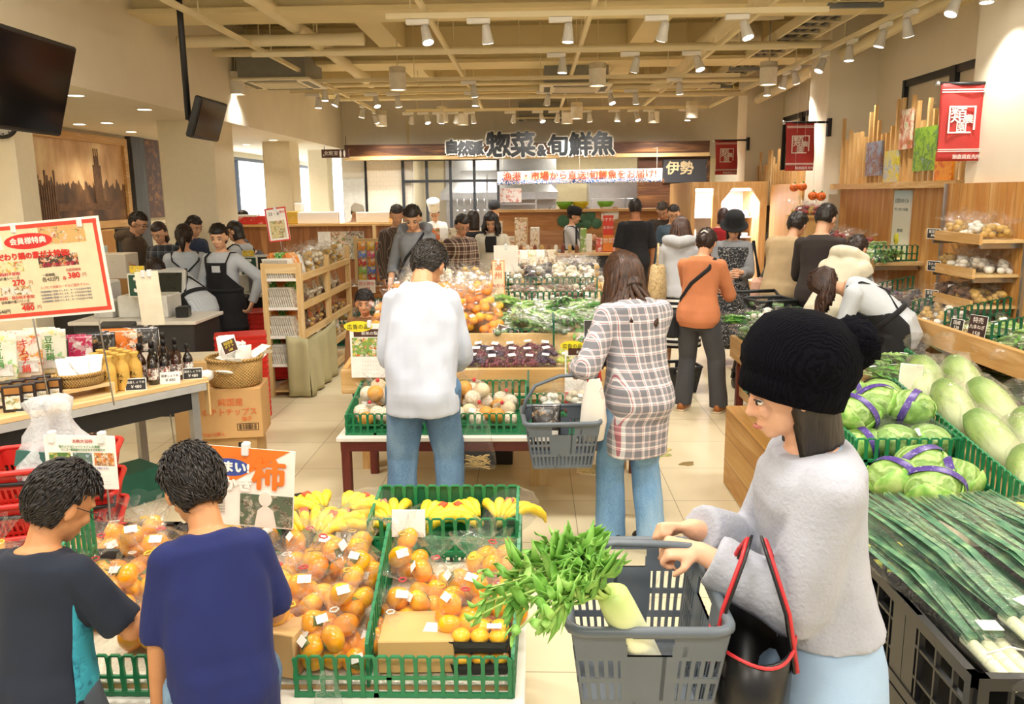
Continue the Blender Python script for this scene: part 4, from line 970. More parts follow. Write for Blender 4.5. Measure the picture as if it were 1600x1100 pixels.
p.part('shoulder_bag', MB().box(-.36, -.24, -.14, .18, .5, .86, 0, None, .04), BLK); p.part('bag_strap', MB().tube([(-.3, -.1, .84), (-.22, -.04, 1.3), (-.2, .02, 1.3), (-.3, .12, .84)], .012, 6), BLK)

# towards the kitchen counter
p = P('man in black T-shirt and black trousers with his back turned at the counter', px(992, 11.3), 11.3, 4, 1.74, neck=10, build=1.08, skin='b8805c').body(); p.hair('short'); p.top(cloth('16171c'), hem=-.22, sleeve=.47, sg=1.3); p.pants(BLK); p.shoes(SHOE)
p = P('man in slate blue shirt and glasses facing the aisle', px(1050, 11.6), 11.6, 176, 1.66, neck=20, skin='d6a580').body().face_(); p.hair('short', c='120e0d', c2='2a211c'); p.top(cloth('4b5e6e'), hem=-.3); p.pants(BLK); p.glasses(); p.shoes(SHOE)
p = P('man in dark waistcoat over pale pink shirt behind the glass counter', px(1035, 12.6), 12.6, 165, 1.72, neck=28, lean=8, RH=(.1, .35, 1.0), LH=(-.15, .32, 1.0)).body().face_(); p.hair('short', c='2a2523', c2='5a5049'); p.top(cloth('e3c9cb'), hem=-.2); p.top(cloth('3d3530'), hem=-.15, sleeve=.05, g=.022, name='waistcoat'); p.pants(BLK)
p = P('counter clerk in black cap, grey shirt and black apron', px(893, 12.85), 12.85, -100, 1.6, neck=12, fem=1, RH=(.05, .3, 1.12), LH=(-.1, .3, 1.05)).body().face_(); p.hair('short'); p.top(cloth('c9ccce'), hem=-.2); p.apron(APR); p.pants(BLK)
p.part('cap', MB().lathe([(.1, -.03), (.112, .02), (.108, .075), (.07, .105), (.01, .11)], 28, 0, p.Hm @ T(0, -.015, .045, s=(.95, 1.08, 1))), APR)
p = P('man in grey hooded jumper with black bag strap across his chest', px(650, 8.7), 8.7, 172, 1.74, neck=24, lean=6, turn=8, RH=(.26, .12, .86), skin='dcab88').body().face_(); p.hair('short', hz=.38, vol=1.05); p.top(cloth('80848a'), hem=-.24, sleeve=.7, hood=True); p.pants(cloth('2c2e34')); p.sling(BLK, -1, .022); p.shoes(SHOE)
p = P('small boy in brown jumper behind the fruit poster', px(567, 6.4), 6.4, 178, 1.06, neck=8, kid=1, turn=8, vox=.008, skin='dba27c').body().face_(); p.hair('short', hz=.3, vol=1.05, c='100c0b', c2='221916'); p.top(cloth('8a6240'), hem=-.2, crease=.008); p.pants(cloth('4a4a4c')); p.shoes(SHOE)
SL = plaid([(0, '4a3c34'), (.4, 'a89486'), (.5, '4a3c34'), (.8, 'c9b8a8'), (.86, '4a3c34')], [(0, '4a3c34')], 22, 1)
p = P('man in brown striped shirt behind the snack rack', px(622, 10.2), 10.2, -150, 1.72, neck=25, turn=-20).body(); p.hair('short', c='231f1c', c2='4c443d'); p.top(SL, hem=-.3); p.pants(BLK); p.shoes(SHOE)
CHK = plaid([(0, '4a3028'), (.35, 'c9b49c'), (.5, '6b4636'), (.7, 'e6dac6'), (.8, '4a3028')], [(0, '4a3028'), (.35, 'c9b49c'), (.5, '6b4636'), (.7, 'e6dac6'), (.8, '4a3028')], 11, 11)
p = P('woman in brown checked blouse and rust trousers', px(720, 9.7), 9.7, -152, 1.6, neck=26, fem=1, skin='d8a482').body().face_(); p.hair('short', nape=-.7, c='140f0d', c2='2c211b', vol=1.07); p.top(CHK, hem=-.45, sleeve=.8); p.pants(cloth('9c3f20')); p.glasses(); p.shoes(SHOE)
p = P('woman in cream cardigan and black patterned skirt', px(769, 10.3), 10.3, 176, 1.62, neck=24, fem=1).body().face_(); p.hair('bob', drop=.14, hz=.3, c='14100f', c2='2b2320'); p.locks(50, .14, '14100f', '2b2320', fwd=.8, thick=.015); p.top(cloth('d6d0be'), hem=-.25, name='cardigan'); p.part('black_top', MB().sheet(lambda u, v: p.ring(.5 + .4 * v, .022, 1, a0=PI / 2 - .35 + .7 * u, a1=2)[0], 6, 6, .004), BLK)
p.skirt(spots('1d1d20', ['d8d5cf', '1d1d20', '1d1d20'], 24, .9), end=.3); p.shoes(SHOE)
p = P('woman in black clothes seen from behind by the wooden crates', px(742, 10.75), 10.75, 20, 1.62, neck=16, fem=1).body(); p.hair('bob', drop=.16, c='17110f', c2='33241d'); p.top(BLK, hem=-.3); p.pants(BLK); p.shoes(SHOE)
p = P('chef in tall white hat and white jacket behind the counter', px(682, 15.0), 15.0, 176, 1.62, neck=30, vox=.012).body().face_(); p.hair('short', c='2c2724', c2='5a504a'); p.top(cloth('f2f0ea', .03), hem=-.4, name='jacket'); p.pants(BLK)
p.part('chef_hat', MB().lathe([(.098, 0), (.1, .06), (.112, .14), (.118, .2), (.1, .215), (.01, .22)], 28, 0, p.Hm @ T(0, -.01, .07), lambda a, z: 1 + .03 * math.sin(a * 12)), cloth('f6f5f0', .02))
p = P('clerk in white and black cap behind the long wooden counter', px(556, 13.6), 13.6, -120, 1.68, neck=24, vox=.012).body(); p.hair('short'); p.top(cloth('d5d5cf'), hem=-.3); p.pants(BLK); p.part('cap', MB().lathe([(.104, -.02), (.11, .03), (.085, .09), (.01, .11)], 28, 0, p.Hm @ T(0, -.01, .04)).box(-.06, .06, .08, .19, .02, .032, 1, p.Hm, .005), [cloth('eceae2'), BLK])
p = P('kitchen worker in black cap behind the counter shelf', px(776, 15.2), 15.2, 160, 1.7, neck=24, vox=.012).body(); p.hair('short'); p.top(BLK); p.pants(BLK); p.part('cap', MB().lathe([(.104, -.02), (.11, .03), (.085, .09), (.01, .11)], 28, 0, p.Hm @ T(0, -.01, .04)), APR)
for x, l in ((864, 'kitchen worker mostly hidden behind the green bowl, dark hair'), (917, 'kitchen worker with dark hair behind the yellow bowl')):
    p = P(l, px(x, 15.0), 15.0, 150, 1.58, neck=14, vox=.012).body().face_(); p.hair('short'); p.top(cloth('d9d6d0')); p.pants(BLK)

# the tills
p = P('till clerk facing us in grey shirt and black bib apron, hand on hip', px(347, 7.75), 7.75, 168, 1.57, neck=14, turn=14, fem=1, RH=(.14, .24, .92), LH=(-.27, -.02, .82), elbL=(-1, -.5, 0), skin='e3b593').body().face_(); p.hair('short', nape=-.8, hz=.36, c='120e0d', c2='261d19', vol=1.06); p.top(SHIRT, hem=-.15, loose=.095); p.apron(APR, z1=.28); p.skirt(BLK, end=.36); p.shoes(SHOE)
p.part('name_badge', MB().box(-.06, .02, -.004, .004, -.03, .03, 0, MX.Translation(p.ring(.66, .04, 1, a0=PI / 2, a1=2)[0])), mat('c9d0d4', .3))
p = P('till clerk with ponytail seen from behind, apron tied over grey shirt', px(289, 8.02), 8.02, 24, 1.56, neck=20, turn=-12, fem=1, RH=(.12, .3, .95), LH=(-.12, .3, .98)).body(); p.hair('short', nape=-.8, c='170f0d', c2='35231c', vol=1.06); p.part('ponytail', MB().tube([p.Hm @ V((0, -.1, .02)), p.Hm @ V((0, -.15, -.02)), p.Hm @ V((.01, -.15, -.1)), p.Hm @ V((.01, -.13, -.2))], [.03, .042, .036, .012], 10), hair_mat('170f0d', '35231c'))
p.top(SHIRT, hem=-.15, loose=.095); p.apron(APR); p.skirt(BLK, end=.36); p.shoes(SHOE)
p = P('till clerk bending low over the counter in grey striped shirt', px(284, 7.45), 7.45, 66, 1.55, lean=60, neck=-10, fem=1, RH=(.1, .55, .75), LH=(-.1, .55, .75)).body(); p.hair('short', nape=-.8, c='170f0d', c2='35231c'); p.top(plaid([(0, 'aab2bc'), (.5, 'c8ced6')], [(0, 'b9c0c8')], 40, 1), hem=-.35, loose=.1); p.apron(APR); p.skirt(BLK, end=.3); p.shoes(SHOE)
p = P('man in brown hooded jacket and glasses waiting at the till', px(212, 9.2), 9.2, -80, 1.68, neck=24, turn=-15).body().face_(); p.hair('short'); p.top(cloth('57483b'), hem=-.25, hood=True); p.pants(BLK); p.glasses(); p.shoes(SHOE)
p = P('woman in dark plaid shirt looking down at the till', px(258, 8.9), 8.9, 172, 1.58, neck=28, fem=1).body().face_(); p.hair('bob', drop=.13, c='1d1310', c2='40291f'); p.top(plaid([(0, '1c2028'), (.5, '3f4856'), (.8, 'aab0b8'), (.85, '1c2028')], [(0, '1c2028'), (.5, '3f4856'), (.8, 'aab0b8'), (.85, '1c2028')], 12, 12), hem=-.3); p.pants(BLK); p.shoes(SHOE)
p = P('woman in navy top with hair tied up behind the tills', px(302, 9.6), 9.6, -120, 1.62, neck=22, fem=1).body().face_(); p.hair('short', nape=-.8, hz=.34); p.part('hair_bun', MB().ball((0, -.12, -.02), .04, 12, 8, 0, p.Hm), hair_mat()); p.top(cloth('27324a'), hem=-.25); p.pants(BLK); p.shoes(SHOE)
p = P('woman with dark bob and glasses in profile by till number five', px(377, 9.3), 9.3, 80, 1.56, neck=20, fem=1).body().face_(); p.hair('bob', drop=.12, hz=.3); p.glasses(); p.top(SHIRT, hem=-.2); p.apron(APR); p.pants(BLK); p.shoes(SHOE)
p = P('person with dark hair behind the long counter near the window', px(388, 13.0), 13.0, 160, 1.62, neck=18, vox=.012).body(); p.hair('bob', drop=.1); p.top(cloth('6a6a6e')); p.pants(BLK)
p = P('person with dark brown hair stooping behind till number five', px(402, 10.2), 10.2, 150, 1.4, neck=26, lean=24, vox=.012).body(); p.hair('bob', drop=.12, c='21150f', c2='43291c'); p.top(cloth('3a3c42')); p.pants(BLK); p.shoes(SHOE)

# right hand shelves
p = P('woman in beige shawl with a pink shoulder bag picking vegetables', px(1230, 7.95), 7.95, -46, 1.66, lean=16, neck=14, fem=1, RH=(.1, .4, .95), LH=(-.1, .38, .95)).body().face_(); p.hair('short', nape=-.7, vol=1.06); p.top(cloth('b39a74', .1), hem=-.25, g=.035, name='shawl', loose=.12, sg=1.4); p.pants(cloth('5b4a3c')); p.part('shoulder_bag', MB().box(-.32, -.2, -.14, .14, .74, .98, 0, None, .04), cloth('caa08c')); p.part('bag_strap', MB().tube([(-.28, 0, .96), (-.18, .12, 1.25), (-.1, .1, 1.3)], .014, 6), cloth('5e6f6a')); p.shoes(SHOE)
p = P('person with short hair in dark brown jumper at the vegetable shelf', px(1281, 7.35), 7.35, -24, 1.72, lean=8, neck=14, turn=-26, RH=(.1, .35, 1.0), LH=(-.1, .35, 1.0)).body(); p.hair('short', nape=-.6); p.top(cloth('2e2522'), hem=-.25); p.pants(denim('33415a')); p.shoes(SHOE)
p = P('person in cream hooded vest and grey checked sleeves leaning over the shelf', px(1312, 6.65), 6.65, -50, 1.58, lean=36, neck=0, RH=(.1, .42, .98), LH=(-.18, .4, .96)).body(); p.hair('short', nape=-.6, c='1b1310', c2='3a2a22'); p.top(plaid([(0, '7d8288'), (.5, 'b9bdc2')], [(0, '6d7278'), (.5, 'b9bdc2')], 16, 16), hem=-.2); p.top(cloth('d9d2ba'), hem=-.18, sleeve=.08, g=.032, name='vest', hood=True); p.pants(cloth('3c4048')); p.shoes(SHOE)
p = P('shop worker in pale grey shirt and black apron bending to stock low crates', px(1374, 5.95), 5.95, 66, 1.58, lean=62, neck=-4, fem=1, RH=(.14, .36, .5), LH=(-.1, .34, .52), vox=.009).body(); p.hair('short', nape=-.9, c='1d1310', c2='43291f'); p.locks(70, .22, '1d1310', '4b2f23', fwd=.5, thick=.016); p.top(cloth('c3cad2', .05), hem=-.28, loose=.1, crease=.009, g=.018); p.apron(APR, z1=.3); p.pants(BLK); p.shoes(SHOE)
p = P('person in red coat with grey hair at the chilled cabinet', px(1126, 11.6), 11.6, -40, 1.6, neck=12, vox=.012).body(); p.hair('bob', drop=.12, c='241817', c2='402825'); p.top(cloth('a01f26'), hem=-.5); p.pants(BLK); p.shoes(SHOE)
# ---------------------------------------------------------------- kinds of goods
FILM = film(); FILM2 = film('ffffff', .1, 'cloudy_film', .3); FILM3 = film('ffffff', .02, 'fine_film', .16)
STICK = mat('f3f1ec', .5, .02); GREEN = mat('1f7a4c', .4, .06); DGREEN = mat('135a3c', .45, .06); BLACKP = mat('19191b', .4, .08); CARD = mat('c9a36c', .8, .06, 5)
def fence(mb, p0, p1, h0, h1, pitch=.036, mi=0, mid=True):
    """green plastic lattice panel between two foot points, hour-glass bars and arched top"""
    a, b = V(p0), V(p1); L = (b - a).length; d = (b - a) / L; up = V((0, 0, 1)); n = max(2, round(L / pitch)); nr = d.cross(up).normalized() * .004
    def pl(poly):
        MB.k = (MB.k + 1) % 11; q = nr * (1 + .035 * MB.k)
        mb.loft([[a + d * x + up * z + q for x, z in poly], [a + d * x + up * z - q for x, z in poly]], mi, None, True, False, False)
    def h(x): return h0 + (h1 - h0) * x / L
    for i in range(n + 1):
        x = L * i / n; H = h(x); w = pitch * .13; w2 = pitch * .2
        pl([(x - w2, 0), (x + w2, 0), (x + w, H * .25), (x + w2, H * .5), (x + w, H * .75), (x + w2, H), (x - w2, H), (x - w, H * .75), (x - w2, H * .5), (x - w, H * .25)])
    for f0, t in ((0, .12), (.46, .07)) if mid else ((0, .12),):
        pl([(0, h0 * f0), (L, h1 * f0), (L, h1 * f0 + h0 * t), (0, h0 * f0 + h0 * t)])
    for i in range(n):
        x0, x1 = L * i / n, L * (i + 1) / n; H0, H1 = h(x0), h(x1); m = (x0 + x1) / 2; e = pitch * .22
        pl([(x0, H0 - e * .6), (x0 + (x1 - x0) * .25, H0 + e * .35), (x1 - (x1 - x0) * .25, H1 + e * .35), (x1, H1 - e * .6), (x1, H1), (x1 - (x1 - x0) * .2, H1 + e), (x0 + (x1 - x0) * .2, H0 + e), (x0, H0)])
    return mb
def crate(label, x, y, z, w, d, h, rz=0, group='green produce crates', m=None, backh=None, pitch=.04, cat='crate', base=True, tilt=0, sides=('front', 'back', 'left', 'right')):
    m = m or GREEN; bh = backh or h; o = thing('produce_crate', label, cat, M=T(x, y, z, az=rz, ax=tilt), group=group)
    if base: obj('base', MB().box(-w / 2, w / 2, -d / 2, d / 2, 0, .012), m, o)
    P_ = {'front': ((-w / 2, -d / 2, 0), (w / 2, -d / 2, 0), h, h), 'back': ((w / 2, d / 2, 0), (-w / 2, d / 2, 0), bh, bh), 'left': ((-w / 2, d / 2, 0), (-w / 2, -d / 2, 0), bh, h), 'right': ((w / 2, -d / 2, 0), (w / 2, d / 2, 0), h, bh)}
    for k in sides: obj('lattice_side', fence(MB(), *P_[k], pitch=pitch), m, o)
    return o
def black_crate(label, x, y, z, w, d, h, rz=0, group='black folding crates', tilt=0, m=None, pitch=.05):
    m = m or BLACKP; o = thing('folding_crate', label, 'crate', M=T(x, y, z, az=rz, ax=tilt), group=group)
    obj('base', MB().box(-w / 2, w / 2, -d / 2, d / 2, 0, .012), m, o)
    def side(p0, p1):
        mb = MB(); a, b = V(p0), V(p1); L = (b - a).length; D = (b - a) / L; up = V((0, 0, 1)); N = D.cross(up) * .006
        def pl(x0, x1, z0, z1, g=1):
            MB.k = (MB.k + 1) % 11; g *= 1 + .03 * MB.k; mb.loft([[a + D * x + up * z + N * g for x, z in ((x0, z0), (x1, z0), (x1, z1), (x0, z1))], [a + D * x + up * z - N * g for x, z in ((x0, z0), (x1, z0), (x1, z1), (x0, z1))]], 0, None, True, False, False)
        pl(0, L, h - .03, h, 1.7); pl(0, L, 0, .03, 1.6); pl(0, .025, 0, h, 1.6); pl(L - .025, L, 0, h, 1.6); pl(L * .4, L * .6, 0, h)
        n = int(L / pitch)
        for i in range(1, n): pl(L * i / n - .004, L * i / n + .004, .02, h - .02)
        k = max(2, int(h / pitch))
        for i in range(1, k): pl(0, L, h * i / k - .004, h * i / k + .004)
        return mb
    c = [(-w / 2, -d / 2, 0), (w / 2, -d / 2, 0), (w / 2, d / 2, 0), (-w / 2, d / 2, 0)]
    for i in range(4): obj('lattice_side', side(c[i], c[(i + 1) % 4]), m, o)
    return o
def hull_film(pts, r, tuft=None, R_=None, grow=1.05):
    """film drawn tight over round goods, gathered to a crinkled tuft"""
    bm = bmesh.new()
    for p in pts:
        for i in range(26):
            a = i * 2.39996; z = 1 - 2 * (i + .5) / 26; q = math.sqrt(1 - z * z); bm.verts.new(V(p) + V((q * math.cos(a), q * math.sin(a), z)) * r * grow)
    g = bmesh.ops.convex_hull(bm, input=bm.verts[:]); bmesh.ops.delete(bm, geom=[v for v in bm.verts if not v.link_faces], context='VERTS')
    bm.verts.index_update(); bm.verts.ensure_lookup_table()
    mb = MB(); mb.add([v.co.copy() for v in bm.verts], [tuple(v.index for v in f.verts) for f in bm.faces]); bm.free()
    if tuft:
        t, d, L = V(tuft[0]), V(tuft[1]).normalized(), tuft[2]; q = V((0, 0, 1)).rotation_difference(d).to_matrix().to_4x4()
        mb.lathe([(.06, -.05), (.03, -.012), (.012, .008), (.014, .016), (.035, L * .5), (.05, L * .8), (.062, L)], 22, 0, MX.Translation(t) @ q, lambda a, z: 1 + .3 * math.sin(a * 5 + z * 40) + .15 * math.sin(a * 11), cap=False)
    return mb
def persimmon_mat(c, c2, c3):
    t = NT('persimmon'); z = t.n('TexNoise', {'Vector': t.coord(), 'Scale': 14, 'Detail': 3}).outputs[0]
    return t.done(t.ramp(z, [(.3, c3), (.5, c), (.72, c2)]), .28, None, 0, .15, **{'Subsurface Weight': .05})
PERS = [persimmon_mat('f0a406', 'f8be14', 'ec9004'), persimmon_mat('f2b008', 'f9c81e', 'eea004'), persimmon_mat('ee9406', 'f4aa10', 'e48202')]
CALYX = mat('6f7a3a', .8, .25, 40)
def persimmon(o, p, r, k=0, tilt=(0, 0), sq=.8, name='persimmon', m=None, calyx=True):
    f = obj(name, MB().ball((0, 0, 0), (r, r, r * sq), 20, 12, 0, None, lambda d: 1 + .035 * math.cos(4 * math.atan2(d.y, d.x)) * (1 - d.z * d.z) - .06 * max(0, d.z - .8) * 5), m or PERS[k % 3], o, M=T(*p, ax=tilt[0], ay=tilt[1]))
    if calyx:
        mb = MB()
        for i in range(4):
            a = i * PI / 2; mb.sheet(lambda u, v: ((u * .62 * r) * math.cos(a) - (v - .5) * r * .55 * math.sin(PI * min(u + .15, 1)) * math.sin(a), (u * .62 * r) * math.sin(a) + (v - .5) * r * .55 * math.sin(PI * min(u + .15, 1)) * math.cos(a), r * sq * .93 + .12 * r * u * (1 - u) - .1 * r * u * u), 5, 3, .0025)
        obj('calyx', mb, CALYX, f)
    return f
def make_pbag(var):
    R_ = random.Random(var + 40); o = thing('persimmon_bag', '', 'bag of fruit'); r = .036; pts = []
    n = (4, 5, 6, 4, 5, 6)[var]
    for i in range(n):
        if i < 4: a = i * PI / 2 + R_.uniform(-.2, .2); p = (.04 * math.cos(a), .04 * math.sin(a), .032 + .01 * R_.random())
        else: p = (R_.uniform(-.03, .03), R_.uniform(-.03, .03) + (i - 4.5) * .04, .084)
        pts.append(p); persimmon(o, p, r, R_.randrange(3), (R_.uniform(-110, 110), R_.uniform(-60, 60)))
    d = (R_.uniform(-.5, .5), R_.uniform(-.2, .8), .8); top = V((0, .02, .115 if n > 4 else .085))
    obj('film', hull_film(pts, r, (top, d, .075), R_), FILM, o)
    obj('tie', MB().tube([top + V(d).normalized() * .006 + V((.012 * math.cos(a), .012 * math.sin(a), 0)) for a in (0, 1, 2, 3, 4, 5)], .0025, 5, closed=True), mat(('cf2a35', 'cf2a35', 'e8d23a', 'e8e4dc', 'cf2a35', 'd8b02a')[var], .4), o)
    s_ = V(pts[min(4, n - 1)]) + V((R_.uniform(-.01, .01), -.028, .03)); obj('price_sticker', MB().box(-.018, .018, -.011, .011, -.0008, .0008, 0, T(*s_, ax=48, az=R_.uniform(-20, 20))), STICK, o)
    return o
PBAG = Kind(make_pbag)
def make_mbag(var):
    R_ = random.Random(var + 60); o = thing('mandarin_bag', '', 'bag of fruit'); pts = []
    for i in range(7):
        a = i * 2.4; q = .035 * math.sqrt(i); p = (q * math.cos(a) * .75, q * math.sin(a) * .75, .025 + .022 * (i % 3)); pts.append(p)
        obj('mandarin', MB().ball(p, (.027, .027, .022), 12, 8), (mat('f4a21e', .4, .1, 60), mat('f7bd2a', .4, .1, 60), mat('e8891c', .4, .1, 60))[(i + var) % 3], o)
    obj('film', hull_film(pts, .027, ((0, 0, .1), (R_.uniform(-.4, .4), .2, 1), .05), R_), FILM, o)
    obj('price_sticker', MB().box(-.016, .016, -.01, .01, -.001, .001, 0, T(0, -.03, .092, ax=35)), STICK, o); return o
MBAG = Kind(make_mbag)
def leaf_mat(c, c2, c3):
    key = ('leaf', c)
    if key not in _MC:
        t = NT('leaf'); z = t.n('TexNoise', {'Vector': t.coord(), 'Scale': 20, 'Detail': 4}).outputs[0]
        _MC[key] = t.done(t.ramp(z, [(.3, c), (.5, c2), (.7, c3)]), .5, t.bump(z, .2))
    return _MC[key]
LEAF = [leaf_mat('2f6b22', '4d8f2f', '7fb44a'), leaf_mat('1f4f22', '35702e', '5f9a44'), leaf_mat('5c9a3a', '8fc05a', 'c6dc8e'), leaf_mat('31482e', '4d6a3c', '77925a')]
def blades(mb, n, L, R_, spread=.05, wid=.016, curl=.5, base=(0, 0, 0), mi=0, stem=None):
    for i in range(n):
        a = R_.uniform(-1, 1) * .9; p = R_.uniform(-.5, .5); l = L * R_.uniform(.7, 1.05); w = wid * R_.uniform(.7, 1.3); ph = R_.random() * 6; x0 = R_.uniform(-.4, .4) * spread; z0 = R_.uniform(0, .5) * spread
        mb.sheet(lambda u, v: (base[0] + x0 + a * spread * u * 1.6 + (v - .5) * 2 * w * math.sin(PI * min(1, .12 + u * .88)) + .006 * math.sin(u * 14 + ph), base[1] + l * u, base[2] + z0 + spread * .8 * u * (1 - u) * curl * 3 + p * .03 * u + .008 * abs(v - .5) * 4 * (1 if i % 2 else -1) + .004 * math.sin(u * 18 + ph + v * 4)), 7, 2, .0012, mi)
def make_gbag(var):
    """clear sleeve of leafy greens lying on its side, tips towards +Y"""
    R_ = random.Random(var + 80); o = thing('leafy_greens_bag', '', 'bag of greens'); mb = MB()
    if var in (0, 1, 4): blades(mb, 14, .22, R_, .055, .022)
    elif var == 2:
        for i in range(16): mb.tube([(R_.uniform(-.03, .03), 0, R_.uniform(0, .03)), (R_.uniform(-.04, .04), .12, R_.uniform(.01, .04)), (R_.uniform(-.05, .05), .27, R_.uniform(0, .03))], [.004, .0045, .002], 6)
    else:
        for i in range(9): mb.ball((R_.uniform(-.03, .03), .03 + .02 * i, R_.uniform(.012, .035)), (.024, .028, .018), 10, 7, 0, None, lambda d: 1 + .12 * NZ.noise(d * 3))
    obj('greens', mb, LEAF[(0, 1, 0, 3, 2)[var]], o)
    st = MB()
    for i in range(7): st.tube([(R_.uniform(-.02, .02), -.07, R_.uniform(.004, .025)), (R_.uniform(-.03, .03), .05, R_.uniform(.01, .03))], .005, 6)
    obj('stalks', st, mat('c9dca2', .5, .1), o)
    obj('film', MB().loft([[(w * math.cos(2 * PI * j / 18) * (1 + .08 * math.sin(j * 3 + y * 30)), y, .026 + h * math.sin(2 * PI * j / 18) * (1 + .1 * math.sin(j * 5 + y * 40))) for j in range(18)] for y, w, h in ((-.1, .022, .016), (-.06, .032, .022), (.05, .05, .032), (.16, .066, .036), (.24, .072, .034), (.29, .066, .012))]), FILM, o)
    obj('price_sticker', MB().box(-.018, .018, -.012, .012, -.0008, .0008, 0, T(R_.uniform(-.02, .02), .03, .06, az=R_.uniform(-30, 30))), STICK, o); return o
GBAG = Kind(make_gbag)
ROOT = [mat('3b2f35', .5, .2), mat('d9cdb2', .6, .15), mat('7a5a44', .7, .2), mat('e9e4d6', .6, .1), mat('a83c3a', .5, .15), mat('4f2a4a', .35, .15), mat('c9a24e', .5, .2)]
def make_rbag(var):
    """clear bag of roots, mushrooms or rolls"""
    R_ = random.Random(var + 120); o = thing('vegetable_bag', '', 'bag of vegetables'); pts = []; mb = MB()
    for i in range(7):
        p = (R_.uniform(-.045, .045), R_.uniform(-.04, .04), .022 + .02 * (i % 3)); pts.append(p); r = R_.uniform(.018, .026)
        mb.ball(p, (r, r * R_.uniform(1, 1.5), r * .9), 10, 7, 0, None, lambda d: 1 + .12 * NZ.noise(d * 3 + V((i, var, 0))))
    obj('contents', mb, ROOT[var], o); obj('film', hull_film(pts, .024, ((0, .01, .075), (R_.uniform(-.5, .5), .4, 1), .06), R_), FILM, o)
    obj('price_sticker', MB().box(-.016, .016, -.01, .01, -.001, .001, 0, T(R_.uniform(-.02, .02), -.035, .066, ax=40)), STICK, o); return o
RBAG = Kind(make_rbag)
def make_pack(var):
    """clear lidded pack of grapes"""
    R_ = random.Random(var + 150); o = thing('grape_pack', '', 'pack of grapes'); mb = MB()
    for i in range(34):
        a = R_.random() * 6.28; q = math.sqrt(R_.random()); mb.ball((.06 * q * math.cos(a), .042 * q * math.sin(a), .018 + .03 * (1 - q) + R_.uniform(-.004, .004)), .0125, 8, 6)
    obj('grapes', mb, (mat('6b2a36', .3, .2), mat('b9c25a', .3, .1), mat('3f2340', .3, .2))[var], o)
    obj('lid', MB().ball((0, 0, .012), (.078, .058, .056), 16, 10), FILM, o); obj('price_sticker', MB().box(-.02, .02, -.012, .012, -.001, .001, 0, T(0, -.02, .066, ax=22)), STICK, o); return o
GRAPE = Kind(make_pack)
def pouch_mesh(w=.11, h=.16, t=.022):
    return MB().loft([[(w / 2 * k * math.cos(2 * PI * j / 20), t * b * math.sin(2 * PI * j / 20), z * h) for j in range(20)] for z, k, b in ((0, .9, .5), (.04, .98, .75), (.3, 1, .8), (.6, 1, .6), (.86, 1, .22), (.9, 1, .06), (1, 1, .05))])
def make_pouch(var):
    o = thing('food_pouch', '', 'packet'); m = [spots('2a2623', ['c9c3b8', '2a2623', 'b08a5a', '2a2623'], 26, .25, .52), spots('b62e55', ['d8d0cc', 'b62e55', '8c2344'], 24, .25, .5, 0, 3.), spots('e8e6d2', ['5fae3c', 'e8e6d2', 'f0d24a', 'e8e6d2'], 22, .3, .5, 0, 5.), spots('f0e4d4', ['d8362a', 'f0e4d4', 'eaa23a', 'f0e4d4'], 24, .3, .5, 0, 8.), spots('d8742a', ['2a2623', 'd8742a', 'f0e0c8'], 24, .25, .5, 0, 2.), spots('f2efe8', ['d9d5ca', 'c7b07a', 'f2efe8', 'a9bcc9'], 14, .5, .56, 0, 7.), spots('c8b99a', ['7a5b3c', 'e6dcc6', 'c8b99a'], 26, .35, .5, 0, 4.), spots('d2703a', ['3d7a35', 'd2703a', 'e8e0d0'], 20, .35, .5, 0, 6.)][var]
    obj('packet', pouch_mesh(), m, o)
    if var < 5: obj('clear_window', MB().box(-.044, .044, -.0195, -.0155, .02, .06), spots('e6e2da', ['c9c2b6', 'e6e2da'], 40, .3), o)
    return o
POUCH = Kind(make_pouch)
POUCH_TXT = {}
def make_slim(var):
    """flat packet seen edge on in the rack"""
    m = [spots('e9e5da', ['c9c4b4', 'e9e5da', 'a06a3a'], 30, .35, .5, 0, var), spots('4f9a3a', ['2f6b2a', '7ac04a', 'e0ecd0'], 26, .35, .5, 0, var), spots('e08a3a', ['f0b060', 'c9602a', 'f0e6d2'], 26, .35, .5, 0, var), spots('b98a5a', ['e6d6bc', '7a4a2a', 'b98a5a'], 26, .35, .5, 0, var)][var]
    return tag(obj('flat_packet', pouch_mesh(.13, .19, .009), m), '', 'packet')
SLIM = Kind(make_slim)
def card(label, M, w=.1, h=.065, m=None, txt=None, ink='f2efe8', group=None, name='price_card', cat='price card', size=None):
    o = thing(name, label, cat, M=M, group=group); obj('board', MB().box(-w / 2, w / 2, -.002, .002, 0, h, 0, None, .001), m or mat('25221f', .6), o)
    if txt:
        mb = MB(); L = txt.split('|'); s_ = size or h / (len(L) + .6)
        for i, l in enumerate(L): mb.text(l, min(s_, w * 1.6 / max(2, sum(.6 if c.isascii() else 1 for c in l) * 1.75)), T(0, -.0032, h - (i + .75) * h / (len(L) + .5), ax=90), 0, .0006)
        obj('lettering', mb, mat(ink, .6), o)
    obj('edge', MB().box(-w / 2 - .003, w / 2 + .003, -.0015, .003, -.003, h + .003, 0, None, .001), STICK, o); return o
def bottle_mb(h=.2, r=.028, mi=0):
    return MB().lathe([(r * .9, 0), (r, .006), (r, h * .55), (r * .8, h * .64), (r * .42, h * .74), (r * .38, h * .88), (r * .46, h * .88)], 18)
